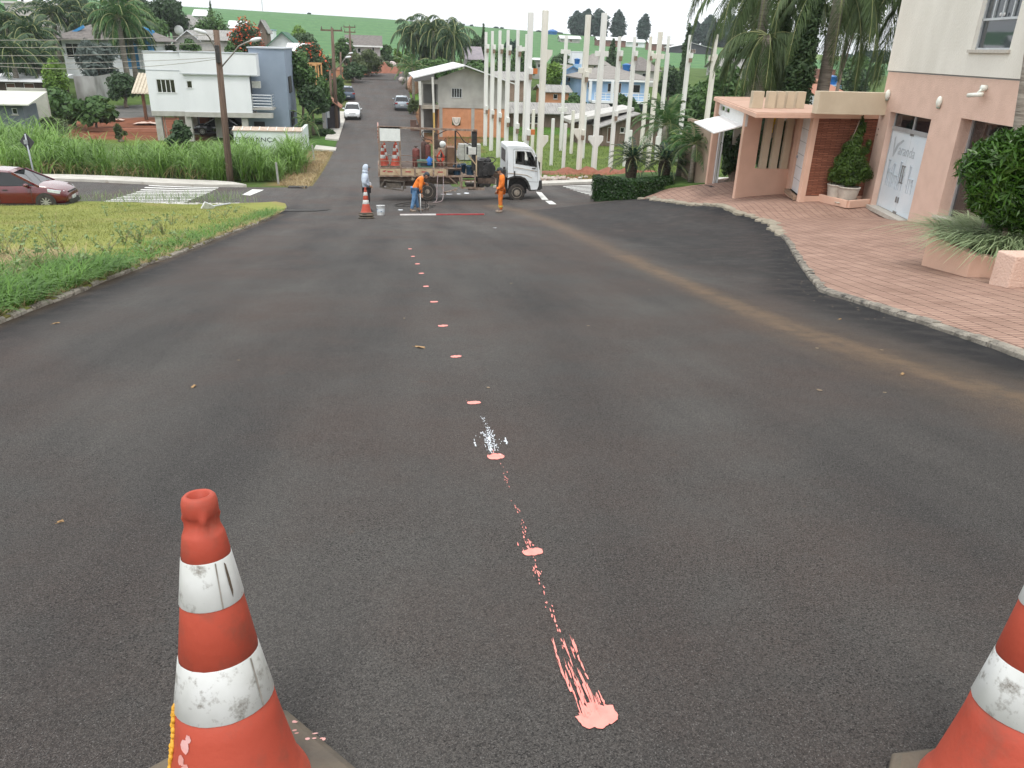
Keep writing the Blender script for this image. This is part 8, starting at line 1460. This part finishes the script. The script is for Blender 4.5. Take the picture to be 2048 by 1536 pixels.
def cycad(label,u,v,y,h,ln,seed):
 p=at(u,v,y);rg=random.Random(seed);t=thing('cycad',label,'cycad',p,group='cycads in the garden');q=MB();q.lathe([(.20,-.3),(.25,h*.2),(.28,h*.6),(.24,h*.95),(.1,h*1.15)],12)
 for i,vv in enumerate(q.v):a=i*2.4;q.v[i]=(vv[0]*(1+.12*math.sin(a*5)),vv[1]*(1+.12*math.sin(a*5)),vv[2])
 q.build('trunk',mat('cycad_trunk',(.035,.024,.018),(.08,.055,.04),rough=1,scale=14,bump=1,bscale=20),t);Q=[];rb=MB()
 for i in range(34):
  f=(i+.5)/34;q_,pts=frond(rg,(0,0,h),i*2.39996,-.25+1.25*f,ln*rg.uniform(.85,1.1),.55,34,.26,.014,.12);Q+=q_;rb.tube(pts,.012,4,caps=False)
 quads_mesh('fronds',np.array([[tuple(v)for v in z]for z in Q]),G_CYC,t);rb.build('frond_stalks',mat('frond_stalk',(.12,.16,.05)),t);return t
cycad('cycad with dark stiff fronds at the left of the garden',1262,354,33.3,.78,1.35,3);cycad('cycad with pale cone in its crown beside the young palms',1328,357,32.6,.72,1.4,4)
def gp(label,u,v,y,vc,ln,nf,seed,r=.13,m=None):p=at(u,v,y);h=at(u,vc,y).z-p.z;return palm('garden_palm',label,(u,v),y,h,nf,ln,m or G_PALM2,r,.95,.42,.016,44,.35,'feathery palms in the garden',seed,el=(-.35,1.25),zb=p.z-.05)
gp('taller feathery garden palm with brown trunk behind the cycads',1322,352,35.5,248,1.95,26,61,.15);gp('lower feathery garden palm right of the cycads',1381,361,31.6,286,1.5,22,62,.10);gp('slim garden palm trunk between the cycad and the lower palm',1357,353,33.5,292,1.2,14,63,.12)
# strappy grass, clipped tree and palm trunk in the planter
t=thing('strappy_grass','grey-green strappy grass clump spilling over the planter','plant',(8.6,10.0,-1.08));N=1900
B=np.stack([np.clip(nrg.normal(.25,.42,N),-.55,1.6),nrg.uniform(-.55,.75,N)+0,np.zeros(N)],1);dirs=np.arctan2(B[:,1]-.1,B[:,0]-.3)+nrg.normal(0,.7,N)
G_STRAP=leafmat('strap_leaves',(.16,.23,.11),(.36,.44,.25),(.54,.54,.37),rough=.45,clump=1.2);strips_mesh('leaves',blades(B,nrg.uniform(.4,.65,N),.021,.4,1.5,6,5,dirs),G_STRAP,t)
p=at(2010,470,9.9);t=thing('clipped_tree','clipped shrubby tree with glossy dark leaves growing in the planter','tree',(p.x,p.y,-1.1));hz=lambda v,u=2000:at(u,v,9.9).z+1.1;wz=lambda u,v:at(u,v,9.9).x-p.x
C=[(wz(u,v),dy,hz(v,u),r_,r_*.9,r_*.8)for u,v,r_,dy in((1985,320,.36,0),(2030,310,.38,.1),(2060,350,.5,0),(1965,360,.28,-.1),(1990,390,.4,0),(1950,400,.18,-.1),(2040,400,.42,-.1),(2010,430,.26,0),(2075,420,.4,.1),(1975,340,.3,.2),(2030,445,.2,0),(1946,335,.16,-.1),(1962,300,.15,0),(2008,283,.2,.05),(1938,378,.13,-.15),(2048,275,.2,0),(1972,425,.14,-.1))]
q=MB();limbs(q,(0,0,0),(wz(2015,430),0,hz(400)),.06,C,random.Random(3),8);q.build('trunk',M_BARK,t,smooth=True);quads_mesh('crown',crown(C,7500,.17,jitter=.55,aspect=.2,shell=.3),leafmat('glossy_leaves',(.022,.065,.01),(.08,.18,.025),(.22,.36,.07),rough=.3,clump=1.6),t)
p=at(2036,300,10.3);p2=at(2062,120,10.6);t=thing('palm','leaning grey palm trunk at the right photo edge behind the clipped tree','palm',(p.x-.12,p.y,-1.1));q=MB();a=Vector((0,0,0));b=p-t.location;c_=p2-t.location;q.tube([a,b,c_,c_+(c_-b)*1.6],[.13,.11,.10,.09],12);q.build('trunk',M_BARK2,t,smooth=True);Q=[];rg=random.Random(9);top=c_+(c_-b)*1.6
for i in range(9):q_,pts=frond(rg,top,i*2.4,.2+.1*i,1.6,.8,20,.4,.015,.4);Q+=q_
quads_mesh('fronds',np.array([[tuple(v)for v in z]for z in Q]),G_PALM2,t)
# ---------------------------------------------------------------- grasses nobody could count
G_CANE=leafmat('cane_leaves',(.085,.17,.03),(.22,.37,.085),(.45,.52,.24),rough=.5,clump=.35);G_TURF=leafmat('turf_blades',(.16,.19,.04),(.29,.31,.085),(.42,.37,.17),clump=.25,trans=.15);G_LUSH=leafmat('lush_grass',(.045,.12,.015),(.13,.26,.04),(.28,.36,.12),clump=.8);G_WEED=leafmat('weed_leaves',(.14,.22,.09),(.3,.4,.18),(.46,.45,.28),clump=.6);G_STRAW=leafmat('dry_grass',(.22,.16,.07),(.42,.33,.17),(.16,.2,.05),clump=.6,trans=.1)
def pts_in(P,n_,rgs,pad=0):
 x0,x1=min(p[0]for p in P),max(p[0]for p in P);y0,y1=min(p[1]for p in P),max(p[1]for p in P);out=[]
 while len(out)<n_:
  x,y=rgs.uniform(x0,x1),rgs.uniform(y0,y1)
  if inpoly(x,y,P):out.append((x,y))
 return out
rg=random.Random(31);B=[];H=[]
for(P,nc_,nb,hh)in(([(-44,46.2),(-9.6,45.9),(-8.2,47.5),(-9.0,54),(-14,51),(-24,51),(-44,57)],430,34,2.15),([(-9.6,46.0),(-6.4,46.4),(-5.5,50),(-5.7,58),(-10,58)],125,40,2.3),([(-34,51),(-19.5,51),(-21,58),(-30,64)],150,30,3.0)):
 for x,y in pts_in(P,nc_,rg):
  hx=hh*rg.uniform(.75,1.12)*(1-.42*math.exp(-((x+.43+.134*y)/.75)**2)*(hh==2.3))
  for k in range(nb):X,Y=x+rg.gauss(0,.22),y+rg.gauss(0,.22);z0=gz(X,Y)+(0 if rg.random()<.4 else rg.uniform(0,.45)*hx);B.append((X,Y,z0));H.append(hx*rg.uniform(.45,.8))
tag(strips_mesh('cane_grass',blades(np.array(B),np.array(H),.05,.32,.75,6,9),G_CANE),'tall green cane grass along the far pavement','grass',kind='stuff')
B=[];H=[]
for x,y in pts_in([(-44,45.9),(-9.4,45.6),(-7,47),(-9,49),(-44,48)],1500,rg):B.append((x,y,gz(x,y)));H.append(rg.uniform(.4,1.2))
tag(strips_mesh('dry_stalks',blades(np.array(B),np.array(H),.03,.5,.9,4,19),G_STRAW),'dry stalks at the foot of the cane grass','grass',kind='stuff')
lawn_in=[(-4.4,4),(-4.4,29),(-6.5,33.4),(-40,33.6),(-40,14),(-14,4)]
def vis(x,y,z=0):
 u,v=proj(Vector((x,y,gz(x,y)+z)));return-60<u<2108 and-40<v<1580
B=[];H=[];rg=random.Random(41)
while len(B)<42000:
 y=5+28.4*rg.random()**.8;x=LEFTX-.12-(26)*rg.random()
 if inpoly(x,y,lawn_in)and vis(x,y):B.append((x,y,gz(x,y)+lawn_dz(x,y)-.01));H.append(rg.uniform(.03,.085)*(1+.5*(math.sin(x*1.3)*math.sin(y*.9)>.3)))
tag(strips_mesh('lawn_grass',blades(np.array(B),np.array(H),.012,.4,.5,2,29),G_TURF),'short yellow-green turf blades of the lawn','grass',kind='stuff')
def verge(name,label,n_,yr,xr,h,w,m,lean=.5,droop=1.0,seg=4,seed=1,clump=14,sp=.12):
 rg=random.Random(seed);B=[];H=[]
 while len(B)<n_:
  y=rg.uniform(*yr);x=LEFTX-xr[0]-(xr[1]-xr[0])*rg.random()**1.4;hh=rg.uniform(*h)
  if not vis(x,y,hh*.5):continue
  for k in range(clump):X,Y=x+rg.gauss(0,sp),y+rg.gauss(0,sp);X=min(X,LEFTX-.02);B.append((X,Y,gz(X,Y)+.05));H.append(hh*rg.uniform(.5,1.15))
 return tag(strips_mesh(name,blades(np.array(B),np.array(H),w,lean,droop,seg,seed),m),label,'grass',kind='stuff')
verge('lush_verge_grass','lush green grass along the near left kerb',6800,(5.5,12.2),(.12,1.3),(.2,.42),.013,G_LUSH,lean=.3,seed=3);verge('verge_grass','fresh grass along the farther left kerb',3000,(12,31),(.1,.8),(.1,.3),.018,G_LUSH,seed=4,sp=.16)
verge('straw_grass','dry straw grass behind the lush verge',5200,(6,13),(1.1,4.5),(.15,.4),.009,G_STRAW,seed=5);verge('kerb_straw','dead straw lying over the left kerb',2600,(5,31),(-.22,.06),(.05,.13),.008,G_STRAW,lean=1.6,droop=.3,seg=2,seed=6,clump=6)
def weed(label,x,y,h,n_,m,seed,spread=.35,leaf=.07,name='weed'):
 rg=random.Random(seed);t=thing(name,label,'weed',(x,y,gz(x,y)+.05),group='weeds on the left lawn');q=MB();L_=[]
 for k in range(n_):
  a=rg.uniform(0,6.28);s_=rg.uniform(.1,spread);e=Vector((s_*math.cos(a),s_*math.sin(a),h*rg.uniform(.6,1.05)));mdl=Vector((e.x*.35,e.y*.35,e.z*.55));q.tube([(0,0,0),mdl,e],[.008,.006,.002],4,caps=False)
  for j in range(int(7+h*6)):f=rg.uniform(.2,1);L_.append(tuple(mdl.lerp(e,f)if f>.5 else Vector((0,0,0)).lerp(mdl,f*2)))
 q.build('stem',mat('weed_stem',(.2,.22,.09),(.3,.26,.14),scale=5),t);L_=np.array(L_)+nrg.normal(0,.02,(len(L_),3));X_,Y_,z_=rot_to(nrg.normal(size=L_.shape)+np.array([0,0,.6]));s_=leaf*nrg.uniform(.5,1.3,(len(L_),1));quads_mesh('leaves',np.stack([L_-X_*s_*.5,L_+Y_*s_*.28,L_+X_*s_*.5,L_-Y_*s_*.28],1),m,t)
rg=random.Random(77);k=0
wp=[(40,545,.75,9),(110,520,.8,8),(75,560,.6,8),(160,560,.45,8),(215,520,.5,8),(250,500,.55,8),(280,498,.6,9),(300,480,.55,7),(330,478,.7,8),(345,458,.5,6),(20,500,.5,7),(380,456,.45,6),(420,448,.4,6),(450,440,.45,7),(470,432,.35,5),(215,440,.55,4),(255,432,.5,3),(30,590,.5,8),(10,540,.8,8),(300,520,.4,7),(360,490,.35,6)]
_c={};wl=[]
for u,v,h,n_ in wp:
 w_='at the left photo edge' if u<60 else 'in the left corner clump' if u<170 else 'above the lush verge' if v>490 else 'on the far half of the lawn' if v<445 else 'beside the kerb midway'
 _c[w_]=_c.get(w_,0)+1;wl.append((('tall ' if h>.65 else 'middling ' if h>.45 else 'low ')+'leafy weed '+w_,w_,_c[w_]))
_n2={w:c for w,c in _c.items()};_o=('first','second','third','fourth','fifth','sixth','seventh','eighth')
wl=[f'{a}, {_o[c-1]} of {_n2[w]} in reading order' for a,w,c in wl]
for u,v,h,n_ in wp:
 g=ground(u,v);where='near the left photo edge' if u<120 else 'above the lush verge grass' if v>490 else 'on the far half of the lawn' if v<445 else 'beside the kerb midway'
 k+=1;weed(wl[k-1],g.x,g.y,h*.85,n_,G_WEED,k)
g=ground(122,545);weed('leafless dark dry stalk standing above the lush verge grass',g.x,g.y,.75,3,G_STRAW,5,.3,.02,'dry_stalk');g=ground(135,530);weed('bent dry branching stalk on the straw coloured part of the lawn',g.x,g.y,.6,5,G_STRAW,6,.6,.02,'dry_stalk')
B=[];H=[]
for x0,n_,yy in((-14,150,34.0),(-12,110,34.0),(-10,120,34.0),(-8.3,170,34.0),(-6.9,190,33.8),(-16,60,34),(-9,90,33.9),(-11.2,90,34)):
 for k in range(int(n_*1.1)):x=x0+rg.gauss(0,.6);y=yy-abs(rg.gauss(0,.15));B.append((x,y,gz(x,y)+.05+rg.uniform(0,.35)));H.append(rg.uniform(.12,.5))
tag(strips_mesh('feathery_weeds',blades(np.array(B),np.array(H),.012,.3,.4,3,12),G_WEED),'thin feathery weeds along the back of the lawn','grass',kind='stuff')
B=[];H=[]
for x,y in pts_in(gpoly([(560,372),(612,378),(640,345),(664,302),(610,302),(570,345)]),5000,rg):B.append((x,y,gz(x,y)-.04));H.append(rg.uniform(.06,.3))
tag(strips_mesh('dry_verge_grass',blades(np.array(B),np.array(H),.02,.8,.8,3,13),G_STRAW),'dry cut grass on the far left corner verge','grass',kind='stuff')
B=[];H=[]
for x,y in pts_in([(4.5,46),(24,46),(27,62),(24,84),(6,84),(5,66)],14000,rg):B.append((x,y,gz(x,y)-.05));H.append(rg.uniform(.08,.26))
tag(strips_mesh('plot_grass',blades(np.array(B),np.array(H),.04,.5,.6,2,14),leafmat('plot_blades',(.07,.13,.02),(.16,.22,.05),(.3,.28,.12),clump=.15)),'rough grass on the plot of columns','grass',kind='stuff')
# ---------------------------------------------------------------- thin humid air over the valley
q=MB();q.box(-1600,1600,-70,3600,-90,75);hz_=q.build('haze',None);tag(hz_,kind='stuff')
m=bpy.data.materials.new('haze_air');m.use_nodes=True;n=m.node_tree;n.nodes.remove(n.nodes['Principled BSDF']);pv=n.nodes.new('ShaderNodeVolumePrincipled');pv.inputs['Color'].default_value=(.86,.91,.96,1);pv.inputs['Density'].default_value=.00025;pv.inputs['Anisotropy'].default_value=.2
n.links.new(pv.outputs[0],n.nodes['Material Output'].inputs['Volume']);hz_.data.materials.append(m)
